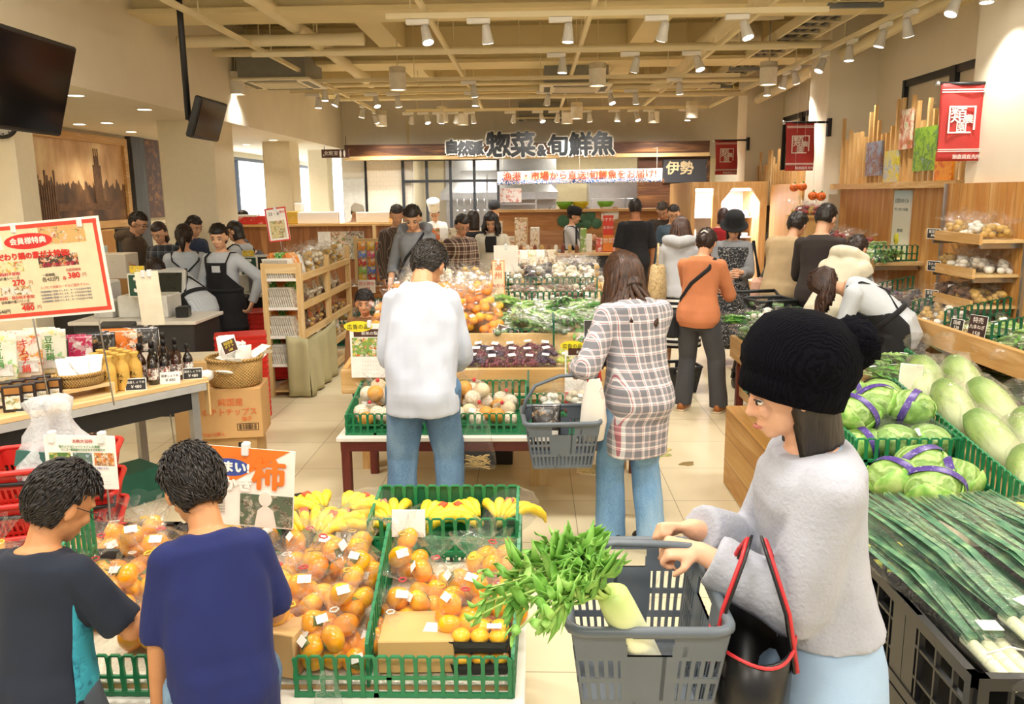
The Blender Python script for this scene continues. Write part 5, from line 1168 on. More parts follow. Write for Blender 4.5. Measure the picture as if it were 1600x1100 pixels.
def make_bottle(var):
    o = thing('sauce_bottle', '', 'bottle')
    g = NT('dark glass'); gm = g.done('1a0f0a' if var != 1 else '3a1c0c', .12, spec=.7, coat=.4)
    obj('glass', bottle_mb(), gm, o); obj('cap', MB().lathe([(.0135, .172), (.0135, .2), (.011, .203)], 16), BLACKP, o)
    obj('label_band', MB().lathe([(.0286, .03), (.0286, .095)], 20, cap=False), spots('efece6', ['1c1a1a', 'efece6', '1c1a1a', 'a83a2a'], 60, .5, .48, 0, var * 3.), o); return o
BOTTLE = Kind(make_bottle)
def make_wrapped(var):
    o = thing('wrapped_bottle', '', 'bottle'); k = mat('d5ab52', .75, .14, 18, .5, 30)
    obj('paper_wrap', MB().lathe([(.03, 0), (.034, .01), (.034, .11), (.03, .14), (.017, .165), (.015, .175), (.024, .195), (.022, .2)], 24, 0, None, lambda a, z: 1 + .05 * math.sin(a * 9 + z * 20) + .03 * math.sin(a * 4)), k, o)
    obj('lettering', MB().text('ぽん', .023, T(0, -.0355, .085, ax=90, ay=8), 0, .001).text('ず', .023, T(.004, -.0355, .052, ax=90, ay=8), 0, .001), mat('3a2c1c', .7), o); return o
WRAP = Kind(make_wrapped)
def wicker(m1='c9a264', m2='a9803f'):
    t = NT('wicker'); s_ = t.n('SeparateXYZ', {0: t.coord()}); a = t.math('ARCTAN2', s_.outputs['Y'], s_.outputs['X'])
    q = t.math('MULTIPLY', t.math('SINE', t.math('MULTIPLY', a, 46)), t.math('SINE', t.math('MULTIPLY', s_.outputs['Z'], 330)))
    return t.done(t.ramp(t.math('ADD', t.math('MULTIPLY', q, .5), .5), [(.2, m2), (.7, m1)]), .7, t.bump(q, .8, .006))
def basket(label, M, w=.2, d=.14, h=.1, m=None, group=None, wall=.008):
    o = thing('wicker_basket', label, 'basket', M=M, group=group); S = MX.Diagonal((1, d / w, 1, 1))
    obj('bowl', MB().lathe([(.001, 0), (w * .42, 0), (w * .48, h * .1), (w * .5, h), (w * .5 - wall, h), (w * .48 - wall, h * .15), (.001, .012)], 40, 0, S), m or wicker(), o)
    obj('rim', MB().tube([(w * .5 * math.cos(a), d * .5 * math.sin(a), h) for a in [i * PI / 18 for i in range(36)]], .01, 8, closed=True), m or wicker(), o); return o
def shop_basket(label, M, m, w=.32, d=.44, h=.26, handle_side=0, group=None):
    """plastic hand basket: slotted tapering walls, rolled rim, swing handle across the middle"""
    o = thing('shopping_basket', label, 'basket', M=M, group=group); b0 = .8; mb = MB()
    def wall(c0, c1, skip=(.3, .7)):
        c0, c1 = V(c0), V(c1); n = max(6, round((c1 - c0).length / .022)); ctr = (c0 + c1) / 2
        nrm = (c1 - c0).cross(V((0, 0, 1))).normalized() * .0025
        def P_(u, v): q = c0.lerp(c1, u); k = b0 + (1 - b0) * v; return V((q.x * k, q.y * k, v * h))
        def pl(u0, u1, v0, v1):
            MB.k = (MB.k + 1) % 11; nq = nrm * (1 + .05 * MB.k); mb.loft([[P_(u, v) + nq for u, v in ((u0, v0), (u1, v0), (u1, v1), (u0, v1))], [P_(u, v) - nq for u, v in ((u0, v0), (u1, v0), (u1, v1), (u0, v1))]], 0, None, True, False, False)
        for i in range(n + 1):
            u = i / n; e = .22 / n; pl(max(0, u - e), min(1, u + e), 0, .76 if skip and .34 < u < .66 else .86)
        for v0, v1 in ((0, .07), (.27, .33), (.5, .55), (.72, 1.0 if not skip else .76)): pl(0, 1, v0, v1)
        if skip: pl(skip[0], skip[1], .33, .76); pl(0, .34, .76, 1); pl(.66, 1, .76, 1); pl(.34, .66, .93, 1)
    c = [(-w / 2, -d / 2, 0), (w / 2, -d / 2, 0), (w / 2, d / 2, 0), (-w / 2, d / 2, 0)]
    for i in range(4): wall(c[i], c[(i + 1) % 4])
    k = b0; mb.box(-w / 2 * k, w / 2 * k, -d / 2 * k, d / 2 * k, 0, .006)
    obj('body', mb, m, o)
    r = .03; rim = []
    for (cx, cy), a0 in (((w / 2 - r, d / 2 - r), 0), ((-w / 2 + r, d / 2 - r), 90), ((-w / 2 + r, -d / 2 + r), 180), ((w / 2 - r, -d / 2 + r), 270)):
        rim += [(cx + (r + .006) * math.cos(rad(a0 + t)), cy + (r + .006) * math.sin(rad(a0 + t)), h) for t in (0, 30, 60, 90)]
    obj('rim', MB().tube(rim, .012, 8, closed=True), m, o)
    return o
def handle(o, m, pts, r=.009): return obj('handle', MB().tube(pts, r, 8, flat=1.3), m, o)
def heap(kind, n, fn, label, group, vars_=(0,), sc=(1, 1.1), tilt=14, az=180, seed=1, base_az=0):
    R_ = random.Random(seed)
    for i in range(n):
        p = fn(i, R_); s_ = R_.uniform(*sc)
        kind.put(T(p[0], p[1], p[2], ax=R_.uniform(-tilt, tilt), ay=R_.uniform(-tilt, tilt), az=base_az + R_.uniform(-az, az), s=s_), label, group, vars_[R_.randrange(len(vars_))])
def rows(x0, x1, y0, y1, nx, z0, z1=None, j=.01):
    """grid of places filled row by row, height rising from front to back"""
    def fn(i, R_):
        r, c = divmod(i, nx); ny = max(1, fn.ny); f = (r + .5) / ny; z1_ = z0 if z1 is None else z1
        return (x0 + (x1 - x0) * (c + .5) / nx + R_.uniform(-j, j), y0 + (y1 - y0) * f + R_.uniform(-j, j), z0 + (z1_ - z0) * f + R_.uniform(0, j * .6))
    fn.ny = 1; return fn
def fill(kind, x0, x1, y0, y1, nx, ny, z0, z1, label, group, **k):
    f = rows(x0, x1, y0, y1, nx, z0, z1, k.pop('j', .012)); f.ny = ny; heap(kind, nx * ny, f, label, group, **k)
# ---------------------------------------------------------------- near persimmon table
REDWOOD = wood('7a3122', '5a2118', '8f4432', 'X', .8); REDWOODZ = wood('7a3122', '5a2118', '8f4432', 'Z', .8); TOPW = mat('eee9dd', .45, .03)
def on(px_, py_, z0, y0, s, up=0.):
    """point of a sloping display bed seen at a photo pixel: height z0 at depth y0, rising by s per metre"""
    d = _f + CR * ((px_ - 800) / FPX) + CU * ((550 - py_) / FPX)
    t = (z0 + up - s * y0 - CAMH) / (d.z - s * d.y); p = V((0, 0, CAMH)) + d * t
    return V((p.x, p.y, p.z - up))
def table(label, x0, x1, y0, y1, z, lm, lz, tm, leg=.05, ap=.06, name='display_table', ins=.02, th=.025):
    o = thing(name, label, 'table', ((x0 + x1) / 2, (y0 + y1) / 2, 0)); w, d = (x1 - x0) / 2, (y1 - y0) / 2
    obj('tabletop', MB().box(-w, w, -d, d, z - th, z, 0, None, .004), tm, o)
    obj('apron_frame', MB().box(-w + ins, w - ins, -d + ins, -d + ins + .03, z - th - ap, z - th).box(-w + ins, w - ins, d - ins - .03, d - ins, z - th - ap, z - th).box(-w + ins, -w + ins + .03, -d + ins, d - ins, z - th - ap, z - th).box(w - ins - .03, w - ins, -d + ins, d - ins, z - th - ap, z - th), lm, o)
    for sx in (-1, 1):
        for sy in (-1, 1):
            X, Y = sx * (w - ins - leg / 2), sy * (d - ins - leg / 2); obj('leg', MB().box(X - leg / 2, X + leg / 2, Y - leg / 2, Y + leg / 2, 0, z - th, 0, None, .003), lz, o)
    return o
table('low dark red table with white top carrying the persimmons nearest us', -1.8, -.03, 2.0, 2.88, .45, REDWOOD, REDWOODZ, TOPW)
bub = NT('bubble wrap'); vz = bub.n('TexVoronoi', {'Vector': bub.coord(), 'Scale': 70}).outputs[0]
BUB = bub.done('e2dcc8', .25, bub.bump(vz, .8, .006))
o = thing('display_riser', 'sloping display bed covered in bubble wrap on the persimmon table', 'riser', (0, 0, .451))
obj('wedge', MB().loft([[(x, 2.07, .0), (x, 2.58, .0), (x, 2.58, .13), (x, 2.07, .015)] for x in (-1.75, -.075)], smooth=False), CARD, o)
obj('bubble_wrap', MB().sheet(lambda u, v: (-1.75 + 1.675 * u, 2.065 + .52 * v, .02 + .115 * v), 40, 12, .006), BUB, o)
def pile(lst, up, label, group, seed=1, lift=0, kind=None, vs=(0, 1, 2, 3, 4, 5), sc=(1., 1.12)):
    R_ = random.Random(seed)
    for i, (x, y) in enumerate(lst):
        p = on(x, y, .472 + lift, 2.07, .225, up); (kind or PBAG).put(T(p.x, p.y, p.z, az=R_.uniform(-70, 70), ax=R_.uniform(-10, 14), s=R_.uniform(*sc)), label, group, vs[(i + seed) % len(vs)])
pile([(440, 1000), (505, 1015), (552, 1010), (470, 950), (535, 960), (430, 940), (500, 905), (566, 900), (440, 890), (478, 865), (540, 868)], .045, 'bag of orange persimmons in the big pile left of the sloping green divider', 'persimmon bags left of the divider', 1)
pile([(455, 975), (520, 975), (480, 925), (545, 925), (430, 905), (505, 870), (560, 880)], .06, 'bag of orange persimmons in the big pile left of the sloping green divider', 'persimmon bags left of the divider', 2, .062)
pile([(605, 985), (632, 945), (690, 955), (745, 965), (788, 955), (735, 915), (785, 900), (680, 912)], .045, 'bag of persimmons between the green divider and the right fence, behind the cardboard box', 'persimmon bags right of the divider', 3)
pile([(715, 965), (768, 935), (775, 870)], .05, 'bag of persimmons between the green divider and the right fence, behind the cardboard box', 'persimmon bags right of the divider', 4, .055)
pile([(632, 872)], .05, 'bag of persimmons standing alone at the rear below the banana crate', None, 5)
pile([(16, 1000), (40, 960), (10, 930), (60, 985), (120, 960), (170, 950), (230, 985), (262, 950), (235, 905), (200, 890), (255, 870), (225, 850), (150, 900), (90, 930), (5, 880), (275, 905), (300, 990), (340, 950), (380, 1000), (370, 900)], .045, 'bag of persimmons at the left end in front of and between the two boys', 'persimmon bags by the boys', 6)
# fences of the near display
o = thing('produce_crate', 'green lattice crate front and side around the nearest persimmons', 'crate', (0, 0, .452))
obj('front_panel', fence(MB(), (-.655, 2.035, 0), (-.07, 2.035, 0), .115, .115, .036), GREEN, o); obj('side_panel', fence(MB(), (-.062, 2.04, 0), (-.05, 2.72, 0), .115, .25, .036), GREEN, o)
o = thing('display_divider', 'green lattice divider sloping up through the persimmons', 'divider', (0, 0, .47)); obj('panel', fence(MB(), (-.462, 2.06, 0), (-.47, 2.5, .09), .13, .2, .034), GREEN, o)
o = thing('produce_crate', 'green lattice crate front before the boys at the left edge', 'crate', (0, 0, .452))
obj('front_panel', fence(MB(), (-1.76, 2.035, 0), (-.95, 2.035, 0), .115, .115, .036), GREEN, o); obj('side_panel', fence(MB(), (-1.4, 2.05, .05), (-1.44, 2.5, .1), .2, .28, .036), GREEN, o)
# cardboard box and black trays in the near crate
o = thing('cardboard_box', 'small closed kraft cardboard box with white sticker among the persimmons', 'box', (-.335, 2.17, .4935), 2)
obj('carton', MB().box(-.105, .105, -.085, .085, 0, .095, 0, None, .003), mat('c9a468', .75, .04, 6), o); obj('sticker', MB().box(.02, .06, -.03, .02, .095, .0965, 0, rot(0, 0, -8)), STICK, o); obj('tape', MB().box(-.106, .106, -.012, .012, .0952, .0958), mat('bd9555', .4), o)
for i in range(2):
    o = thing('persimmon_tray', ('black tray of persimmons in film, lower of two by the box', 'black tray of persimmons in film, upper of two by the box')[i], 'tray of fruit', (-.155, 2.14, .4865 + .066 * i), 3 - 4 * i)
    obj('tray', MB().loft([[(x * k, y * k, z) for x, y in ((-.085, -.055), (.085, -.055), (.085, .055), (-.085, .055))] for z, k in ((0, .9), (.035, 1), (.032, .95), (.006, .86))], smooth=False), BLACKP, o)
    for x in (-.052, 0, .052):
        for y in (-.026, .026): persimmon(o, (x, y, .036), .027, i, calyx=False)
    obj('film', MB().box(-.084, .084, -.054, .054, .005, .062, 0, None, .012), FILM, o); obj('sticker', MB().box(.02, .06, -.03, -.006, .0625, .0635), STICK, o)
def clear_bag(label, M, w=.09, h=.2, straw=False, group=None, name='plastic_bag'):
    o = thing(name, label, 'plastic bag', M=M, group=group)
    obj('film', MB().loft([[(w * k * math.cos(2 * PI * j / 24) * (1 + .07 * math.sin(j * 4 + z * 50)), .022 * b * math.sin(2 * PI * j / 24) * (1 + .4 * math.sin(j * 7 + z * 60)), z * h) for j in range(24)] for z, k, b in ((0, .9, .3), (.05, .96, .9), (.3, .9, 1.1), (.6, .75, 1), (.8, .6, .8), (.93, .42, .5), (1, .3, .2))]), FILM, o)
    if straw:
        R_ = random.Random(5); mb = MB()
        for i in range(34): a = R_.uniform(-.5, .9); x, z = R_.uniform(-.3, .3) * w, R_.uniform(.02, .22) * h; mb.tube([(x - .06 * math.cos(a), R_.uniform(-.01, .01), z + .03 * math.sin(a)), (x, 0, z), (x + .05 * math.cos(a), R_.uniform(-.01, .01), z - .03 * math.sin(a) + .01)], .0022, 5)
        obj('straw', mb, mat('d8bd82', .8, .2, 50), o)
    return o
clear_bag('empty clear plastic bag hanging over the front fence below the pile', T(-.56, 2.0, .33), .05, .22)
clear_bag('empty clear plastic bag hanging before the fence between the boys', T(-.92, 1.99, .33), .035, .24)
o = thing('cardboard_box', 'open pale carton flap behind the boy in bright navy', 'box', (-.72, 2.12, .49), -14); obj('carton', MB().box(-.07, .07, -.05, .05, 0, .13, 0, None, .003), CARD, o)
# banana crates
def banana_bunch(label, M, n=5, seed=1, filmed=False, group=None):
    R_ = random.Random(seed); o = thing('banana_bunch', label, 'bananas', M=M, group=group)
    ym = leaf_mat('e0b91e', 'f0cf32', 'f6dd58')
    for i in range(n):
        a = (i - (n - 1) / 2) * .34; pts = []; rs = []
        for j in range(13):
            t = j / 12; th = -.5 + 2.0 * t; x = .0 + .1 * (math.cos(th) - math.cos(-.5)) ; y = .1 * (math.sin(th) + math.sin(.5))
            pts.append((y * math.sin(a) + a * .035, y * math.cos(a), .03 + x * .9 + .01 * R_.random() + .035)); rs.append((.006, .009, .0125, .0155, .017, .018, .0183, .018, .0172, .0158, .0128, .0085, .004)[j])
        obj('banana', MB().tube(pts, rs, 10), ym, o)
    obj('stem', MB().caps((0, -.025, .06), (0, .01, .065), .013, .017), mat('8f8a3a', .7, .2), o)
    obj('sticker', MB().box(-.014, .014, -.002, .002, -.01, .01, 0, T(.0, .08, .093, ax=100)), mat('d9502a', .4), o)
    if filmed: obj('film', MB().ball((0, .08, .05), (.1, .13, .06), 18, 12, 0, None, lambda d: 1 + .07 * NZ.noise(d * 4)), FILM, o)
    return o
crate('lower green crate under the bananas behind the persimmons', -.31, 2.735, .452, .5, .24, .14, group='banana crates')
o = crate('green crate of bananas with a blank white card on its front', -.31, 2.735, .6, .5, .24, .125, group=None, backh=.155)
obj('back_board', MB().box(-.25, .25, .1215, .125, .01, .155).box(-.08, .08, .12, .1275, .1, .125), DGREEN, o)
for i, (x, y, a) in enumerate(((-.2, .02, 30), (-.05, .0, -40), (.09, .02, 60), (.2, .03, -20))): banana_bunch('bananas in the green crate with the white card', T(-.31 + x, 2.7 + y, .625, az=a, ax=12), 5, i, i == 3, 'bananas in the crate')
card('blank white card standing at the front of the banana crate', T(-.425, 2.602, .675, ax=-10), .105, .085, STICK, None)
table_b = crate('teal crate under the loose bananas at the rear', -.78, 2.73, .452, .4, .22, .15, group=None)
for i, (x, y, a, z) in enumerate(((-.79, 2.66, 20, .615), (-.71, 2.62, -30, .62), (-.63, 2.66, 35, .615), (-.76, 2.73, 50, .66), (-.66, 2.73, -40, .66), (-.595, 2.62, 10, .615))): banana_bunch('loose bananas heaped left of the banana crate', T(x, y, z, az=a, ax=30 - 8 * i), 5, 10 + i, i in (1, 4), 'loose bananas')
def poster(label, cat, M, w, h, base, name='poster', th=.004, text=(), pics=(), shapes=(), edge=None, group=None):
    """a printed sheet standing in local XZ facing -Y, lower left corner at the origin"""
    o = thing(name, label, cat, M=M, group=group); obj('sheet', MB().box(0, w, 0, th, 0, h), base, o)
    if edge:
        e = edge[1]; obj('border', MB().box(0, w, -.001, 0, 0, e).box(0, w, -.001, 0, h - e, h).box(0, e, -.001, 0, e, h - e).box(w - e, w, -.001, 0, e, h - e), mat(edge[0], .5), o)
    for x0, x1, z0, z1, m in pics: obj('picture', MB().box(x0 * w, x1 * w, -.0016, 0, z0 * h, z1 * h), m, o)
    for k_, (poly, c) in enumerate(shapes): obj('colour_field', MB().prism([(x * w, z * h) for x, z in poly], 0, .0018 + .0008 * k_, 0, rot(90)), mat(c, .5), o)
    by = {}; few = True
    for t in text:
        s_, x, z, sz, c = t[:5]; sx = t[5] if len(t) > 5 else 1; by.setdefault((c, s_) if few else (c, ''), MB()).text(s_, sz * h, T(x * w, -.0042, z * h, ax=90), 0, .0006, sx=sx, off=t[6] if len(t) > 6 else 0)
    for (c, _), mb in by.items(): obj('lettering', mb, mat(c, .5), o)
    return o
def oval(cx, cz, rx, rz, n=24): return [(cx + rx * math.cos(2 * PI * i / n), cz + rz * math.sin(2 * PI * i / n)) for i in range(n)]
def stand(o, x, z0, z1, y=.012):
    obj('stand_rod', MB().tube([(x, y, z0), (x, y, z1)], .004, 8), steel_m, o); obj('clip', MB().box(x - .012, x + .012, y - .02, y + .008, z1 - .035, z1 + .01, 0, None, .004), mat('dfe3e4', .2), o)
a = at(458, 822, Y=2.58)
o = poster('tilted orange and white persimmon poster with big characters', 'poster', T(a.x - .325, 2.58, a.z + .015, ay=5), .325, .272, mat('f4efe6', .5), text=[('柿', .74, .66, .42, 'ee7a2a', 1, .004), ('うまい!', .34, .74, .15, 'f6f3ec', 1, .002), ('かき', .42, .52, .19, 'f6f3ec', 1, .003)] + [('柿農園のこだわり', .2, .34 - .035 * i, .03, '7a6a5a') for i in range(6)],
           pics=[(.45, .99, .02, .42, spots('5b6a55', ['8a8f7e', '42503f', 'b9b3a0', '6b5a48'], 40, .5, .5))], shapes=[([(0, 1), (.95, 1), (0, .28)], 'ee7a2a'), (oval(.34, .745, .2, .11), '3a51a0')])
obj('printed_farmer', MB().prism(oval(.23, .1, .022, .026), 0, .002, 0, rot(90)).prism([(.195, .0), (.205, .06), (.222, .075), (.24, .075), (.258, .06), (.27, .0)], 0, .002, 0, rot(90)), mat('e8e0d4', .6), o)
stand(o, .16, -.08, .28)
a = at(66, 680, Y=2.95); o = poster('white leaflet with three fruit photos clipped to a rod behind the boys', 'poster', T(a.x, 2.95, a.z - .21, ay=1), .27, .21, mat('f5f3ec', .5), text=[('太秋大甘柿', .55, .9, .075, 'b5302f'), ('梨のようなシャリシャリした食感', .5, .8, .05, '3f8a3f'), ('マンゴー最高級の文化庁おすすめ柿です', .55, .74, .045, '3f8a3f'), ('「とってもジューシーで甘いです」', .66, .4, .04, '6a5fa8'), ('おすすめ', .7, .32, .045, '6a5fa8')] + [('・・・・', .85, .25 - .05 * i, .04, 'c05050') for i in range(4)],
           pics=[(.06, .36, .45, .68, spots('4f7a3a', ['e6a92a', '3a5a2a', 'a7c07a'], 60, .5)), (.4, .66, .45, .68, spots('5a7a6a', ['9ab0c8', '3a4a3a', 'c8d4dc'], 60, .5)), (.7, .97, .45, .68, spots('c9783a', ['f0c060', '6a3a1a', 'e8e0d0'], 60, .5)), (.56, .73, .05, .3, spots('8fa0b0', ['c8d0d8', 'e0a030'], 40, .5))])
stand(o, .03, -.2, .215); stand(o, .22, -.2, .215)
# black crates behind the boys
black_crate('black crate of persimmon bags behind the boy in slate T-shirt', -1.53, 2.75, .452, .42, .24, .16); black_crate('black crate between the boys with persimmon bags', -1.09, 2.75, .452, .4, .24, .16)
fill(PBAG, -1.7, -1.34, 2.66, 2.83, 3, 2, .5, .5, 'bag of persimmons in the black crate behind the boy in slate T-shirt', 'persimmon bags in the left black crate', vars_=(0, 1, 2, 3), seed=3)
fill(PBAG, -1.25, -.92, 2.66, 2.83, 3, 2, .5, .5, 'bag of persimmons in the black crate between the boys', 'persimmon bags in the middle black crate', vars_=(0, 1, 2, 3), seed=4)

# ---------------------------------------------------------------- the shopping baskets and what they hold
DG = mat('5d666f', .4, .04); DG2 = mat('4c545c', .4, .04)
o = shop_basket('grey shopping basket with a daikon radish, nearest us', T(.235, 1.77, .665), DG, .32, .44, .26)
handle(o, DG, [(-.165, 0, .255), (-.158, 0, .31), (-.12, 0, .345), (-.05, -.002, .355), (.06, -.004, .352), (.13, 0, .345), (.158, 0, .31), (.165, 0, .255)], .0085)
# daikon with its leaves
dk = NT('daikon skin'); z_ = dk.n('SeparateXYZ', {0: dk.coord()}).outputs['Z']
o = thing('daikon', 'long white daikon with green leaf top leaning out of the grey basket', 'daikon', M=T(.29, 1.66, .70, ax=18, ay=-24))
obj('root', MB().lathe([(.002, -.03), (.012, -.02), (.026, .02), (.033, .08), (.036, .2), (.036, .3), (.033, .345), (.022, .36), (.01, .362)], 24, 0, None, lambda a, z: 1 + .025 * math.sin(z * 60 + a)), dk.done(dk.ramp(z_, [(.06, 'f4f0e2'), (.22, 'eef0cf'), (.36, 'b9d07a')]), .4), o)
R_ = random.Random(4); lf = MB(); st = MB()
for i in range(18):
    a = i * 2.4; pts = []
    for j in range(9):
        t = j / 8; out = .02 + .2 * t * (.6 + .5 * R_.random()); pts.append(V((-out * (.55 + .5 * math.cos(a)), out * .5 * math.sin(a) - .02 * t, .355 + .24 * t - .12 * t * t)))
    st.tube(pts, [.005 - .0004 * j for j in range(9)], 6)
    for j in range(2, 9):
        for q in (-1, 1):
            c = pts[j]; d = (pts[j] - pts[j - 1]).normalized(); s_ = d.cross(V((0, 1, 0))).normalized() * q; L = .03 + .035 * math.sin(PI * j / 7)
            lf.sheet(lambda u, v: c + s_ * L * (1 + .35 * math.sin(i * 3 + j)) * u + d * (.03 * u + (v - .5) * .02 * math.sin(PI * min(1, u * .85 + .15))) + V((0, .012 * math.sin(u * 5 + i + j), 0)), 4, 2, .0012)
obj('stalks', st, mat('a8c66a', .5, .1), o); obj('leaves', lf, leaf_mat('4f8a2e', '79b048', 'a6cf6e'), o)
clear_bag('clear bag of groceries in the nearest grey basket beside the daikon', T(.33, 1.86, .675, ax=-8), .07, .22)
o = thing('shoulder_bag', 'black tote bag with red piping hanging from the arm of the woman in the beanie', 'bag', (.47, 1.66, .62), 80)
obj('body', MB().lathe([(.1, 0), (.125, .01), (.135, .12), (.14, .235), (.132, .235), (.125, .05), (.001, .03)], 36, 0, MX.Diagonal((1.05, .62, 1.05, 1))), mat('131214', .35, .1), o)
obj('piping', MB().tube([(.148 * math.cos(a), .088 * math.sin(a), .247 + .006 * math.sin(a * 3)) for a in [i * PI / 20 for i in range(40)]], .004, 6, closed=True), mat('c22a30', .4), o)
for q in (-1, 1):
    pts = [V((-.075, q * .08, .2)), V((-.06, q * .06, .32)), V((-.03, q * .025, .42)), V((0, q * .012, .455)), V((.03, q * .025, .42)), V((.06, q * .06, .32)), V((.075, q * .08, .2))]
    obj('strap', MB().tube(pts, .012, 6, flat=.35), mat('131214', .35, .1), o); obj('strap_piping', MB().tube([p_ + V((0, q * .006, 0)) for p_ in pts], .0055, 6), mat('c22a30', .4), o)
o = shop_basket('grey shopping basket hanging from the arm of the woman in plaid', T(.125, 3.95, .5, az=4), DG, .35, .34, .23)
handle(o, DG, [(-.18, 0, .228), (-.17, 0, .3), (-.12, 0, .38), (0, 0, .425), (.13, 0, .43), (.19, 0, .4), (.19, 0, .3), (.182, 0, .228)], .009)
POUCH.put(T(.06, 3.98, .56, ax=-12, s=1.3), 'dark printed food pouch standing in the hanging grey basket', None, 0)
o = thing('tote_bag', 'white cloth tote with red handles on the wrist of the woman in plaid', 'bag', (.285, 3.86, .62), 12)
obj('body', MB().lathe([(.02, 0), (.07, .01), (.085, .1), (.075, .2), (.05, .3), (.046, .31), (.001, .29)], 24, 0, MX.Diagonal((.75, .5, 1.02, 1)), lambda a, z: 1 + .06 * math.sin(a * 4 + z * 20)), spots('e8e3da', ['e8e3da', 'e8e3da', 'd0564c', 'e8e3da'], 9, .9, .6), o)
for q in (-1, 1): obj('handle', MB().tube([(-.03, q * .012, .3), (-.02, q * .01, .38), (.02, q * .01, .38), (.03, q * .012, .3)], .008, 6, flat=.5), mat('b5332f', .7), o)

# ---------------------------------------------------------------- leeks, yuzu and cabbages at the right
o = thing('display_stand', 'pine plank stand with black corner brackets under the cabbage crates', 'stand', (0, 0, 0))
obj('planks', MB().box(1.19, 2.25, 2.5, 5.0, .0, .5, 0, None, .005), wood('d6ac66', 'c0904a', 'e8c88c', 'Y', .7, .16, 'Z'), o); obj('corner_post', MB().box(1.15, 1.24, 2.44, 2.53, 0, .5, 0, None, .004), pineZ, o)
for z in (.03, .4): obj('bracket', MB().box(1.145, 1.245, 2.435, 2.44, z, z + .08).box(1.145, 1.15, 2.435, 2.535, z, z + .08), BLACKP, o)
for i, (z, w) in enumerate(((.0, 'bottom crate of the black stack under the leeks'), (.255, 'middle crate of the black stack under the leeks'), (.51, 'top crate of the black stack, full of leeks'))): black_crate(w, 1.4, 1.99, z, .88, .66, .25, group=None, pitch=.075)
def make_leek(var):
    R_ = random.Random(var + 5); o = thing('leek_bag', '', 'leeks')
    for i in range(3):
        x = (i - 1) * .034; mb = MB().tube([(x, -.36, .03), (x, -.28, .032), (x + .004, -.18, .034)], [.015, .0155, .016], 12)
        obj('white_stem', mb, mat('dfe3c0', .4, .08), o); g = MB()
        for k in range(7):
            s_ = R_.uniform(-.06, .06); ph = R_.random() * 5; g.sheet(lambda u, v: (x + s_ * u + (v - .5) * (.023 * (1 - u) ** .6 + .003), -.21 + .64 * u, .036 + .007 * k * (1 - abs(2 * u - .8)) * .8 + .03 * u + .012 * abs(v - .5) + .006 * math.sin(ph + u * 6)), 10, 2, .0016)
        obj('green_leaves', g, leaf_mat('2c5a42', '4c7d5a', '86aa78'), o)
    obj('film', MB().loft([[(w * math.cos(2 * PI * j / 20) * (1 + .05 * math.sin(j * 3 + y * 30)), y, .042 + h * math.sin(2 * PI * j / 20) * (1 + .1 * math.sin(j * 5 + y * 22))) for j in range(20)] for y, w, h in ((-.4, .05, .02), (-.34, .065, .032), (-.1, .07, .036), (.1, .085, .04), (.3, .1, .042), (.44, .105, .03), (.47, .1, .01))]), FILM3, o)
    obj('price_sticker', MB().box(-.024, .024, -.02, .02, -.0008, .0008, 0, T(.01, -.2, .078, az=R_.uniform(-25, 25))), STICK, o)
    obj('twist_tie', MB().tube([(-.05, -.28, .06), (0, -.285, .078), (.05, -.28, .06)], .0025, 5), STICK, o); return o
LEEK = Kind(make_leek)
for i in range(10): LEEK.put(T(1.04 + .086 * i, 2.03 + .02 * (i % 3), .722 + .05 * (i % 2), az=7 + 3 * (i % 3), ax=4), 'clear bag of leeks lying across the top black crate', 'leek bags in the black crate', i % 3)
yz = [mat('b9c22e', .45, .12, 40), mat('d8cc35', .45, .12, 40), mat('e8d040', .45, .1, 40)]
def make_yuzu(var):
    o = thing('citrus_pack', '', 'pack of fruit'); R_ = random.Random(var)
    obj('tray', MB().loft([[(x * k, y * k, z) for x, y in ((-.085, -.06), (.085, -.06), (.085, .06), (-.085, .06))] for z, k in ((0, .88), (.03, 1), (.027, .96), (.006, .84))], smooth=False), mat('f0eee6', .5, .02), o)
    for i in range(6): obj('yuzu', MB().ball(((i % 3 - 1) * .05, (i // 3 - .5) * .05, .034), (.026, .026, .024), 14, 9, 0, None, lambda d: 1 + .03 * NZ.noise(d * 6)), yz[(i + var) % 3], o)
    obj('film', MB().box(-.085, .085, -.06, .06, .006, .062, 0, None, .018), FILM, o); obj('sticker', MB().box(-.02, .02, -.014, .014, .0625, .0635), STICK, o); return o
YUZU = Kind(make_yuzu)
black_crate('small black crate of yuzu packs beside the pine stand', 1.21, 2.5, .51, .36, .3, .15, group=None)
for i, (x, y, a) in enumerate(((1.13, 2.44, 10), (1.3, 2.46, -12), (1.15, 2.57, 5), (1.31, 2.6, 20))): YUZU.put(T(x, y, .6 + .02 * (i % 2), az=a, ax=10, s=.95), 'white tray of green and yellow yuzu behind the leeks', 'yuzu trays behind the leeks', i % 3)
for i, (x, y) in enumerate(((1.52, 2.56), (1.6, 2.62), (1.68, 2.56), (1.76, 2.62), (1.45, 2.6), (1.84, 2.58))): solo('yuzu', MB().ball((0, 0, .03), (.034, .034, .03), 16, 10, 0, None, lambda d: 1 + .03 * NZ.noise(d * 6 + V((i, 0, 0)))), yz[i % 3], 'loose yellow yuzu lying behind the leek tips', 'yuzu', (x, y, .725 if i % 2 else .73), group='loose yuzu')
o = thing('citrus_box', 'shallow white box under the loose yuzu', 'box', (1.65, 2.6, .5)); obj('box', MB().box(-.27, .27, -.1, .1, .002, .225, 0, None, .004), mat('e9e6da', .6), o)
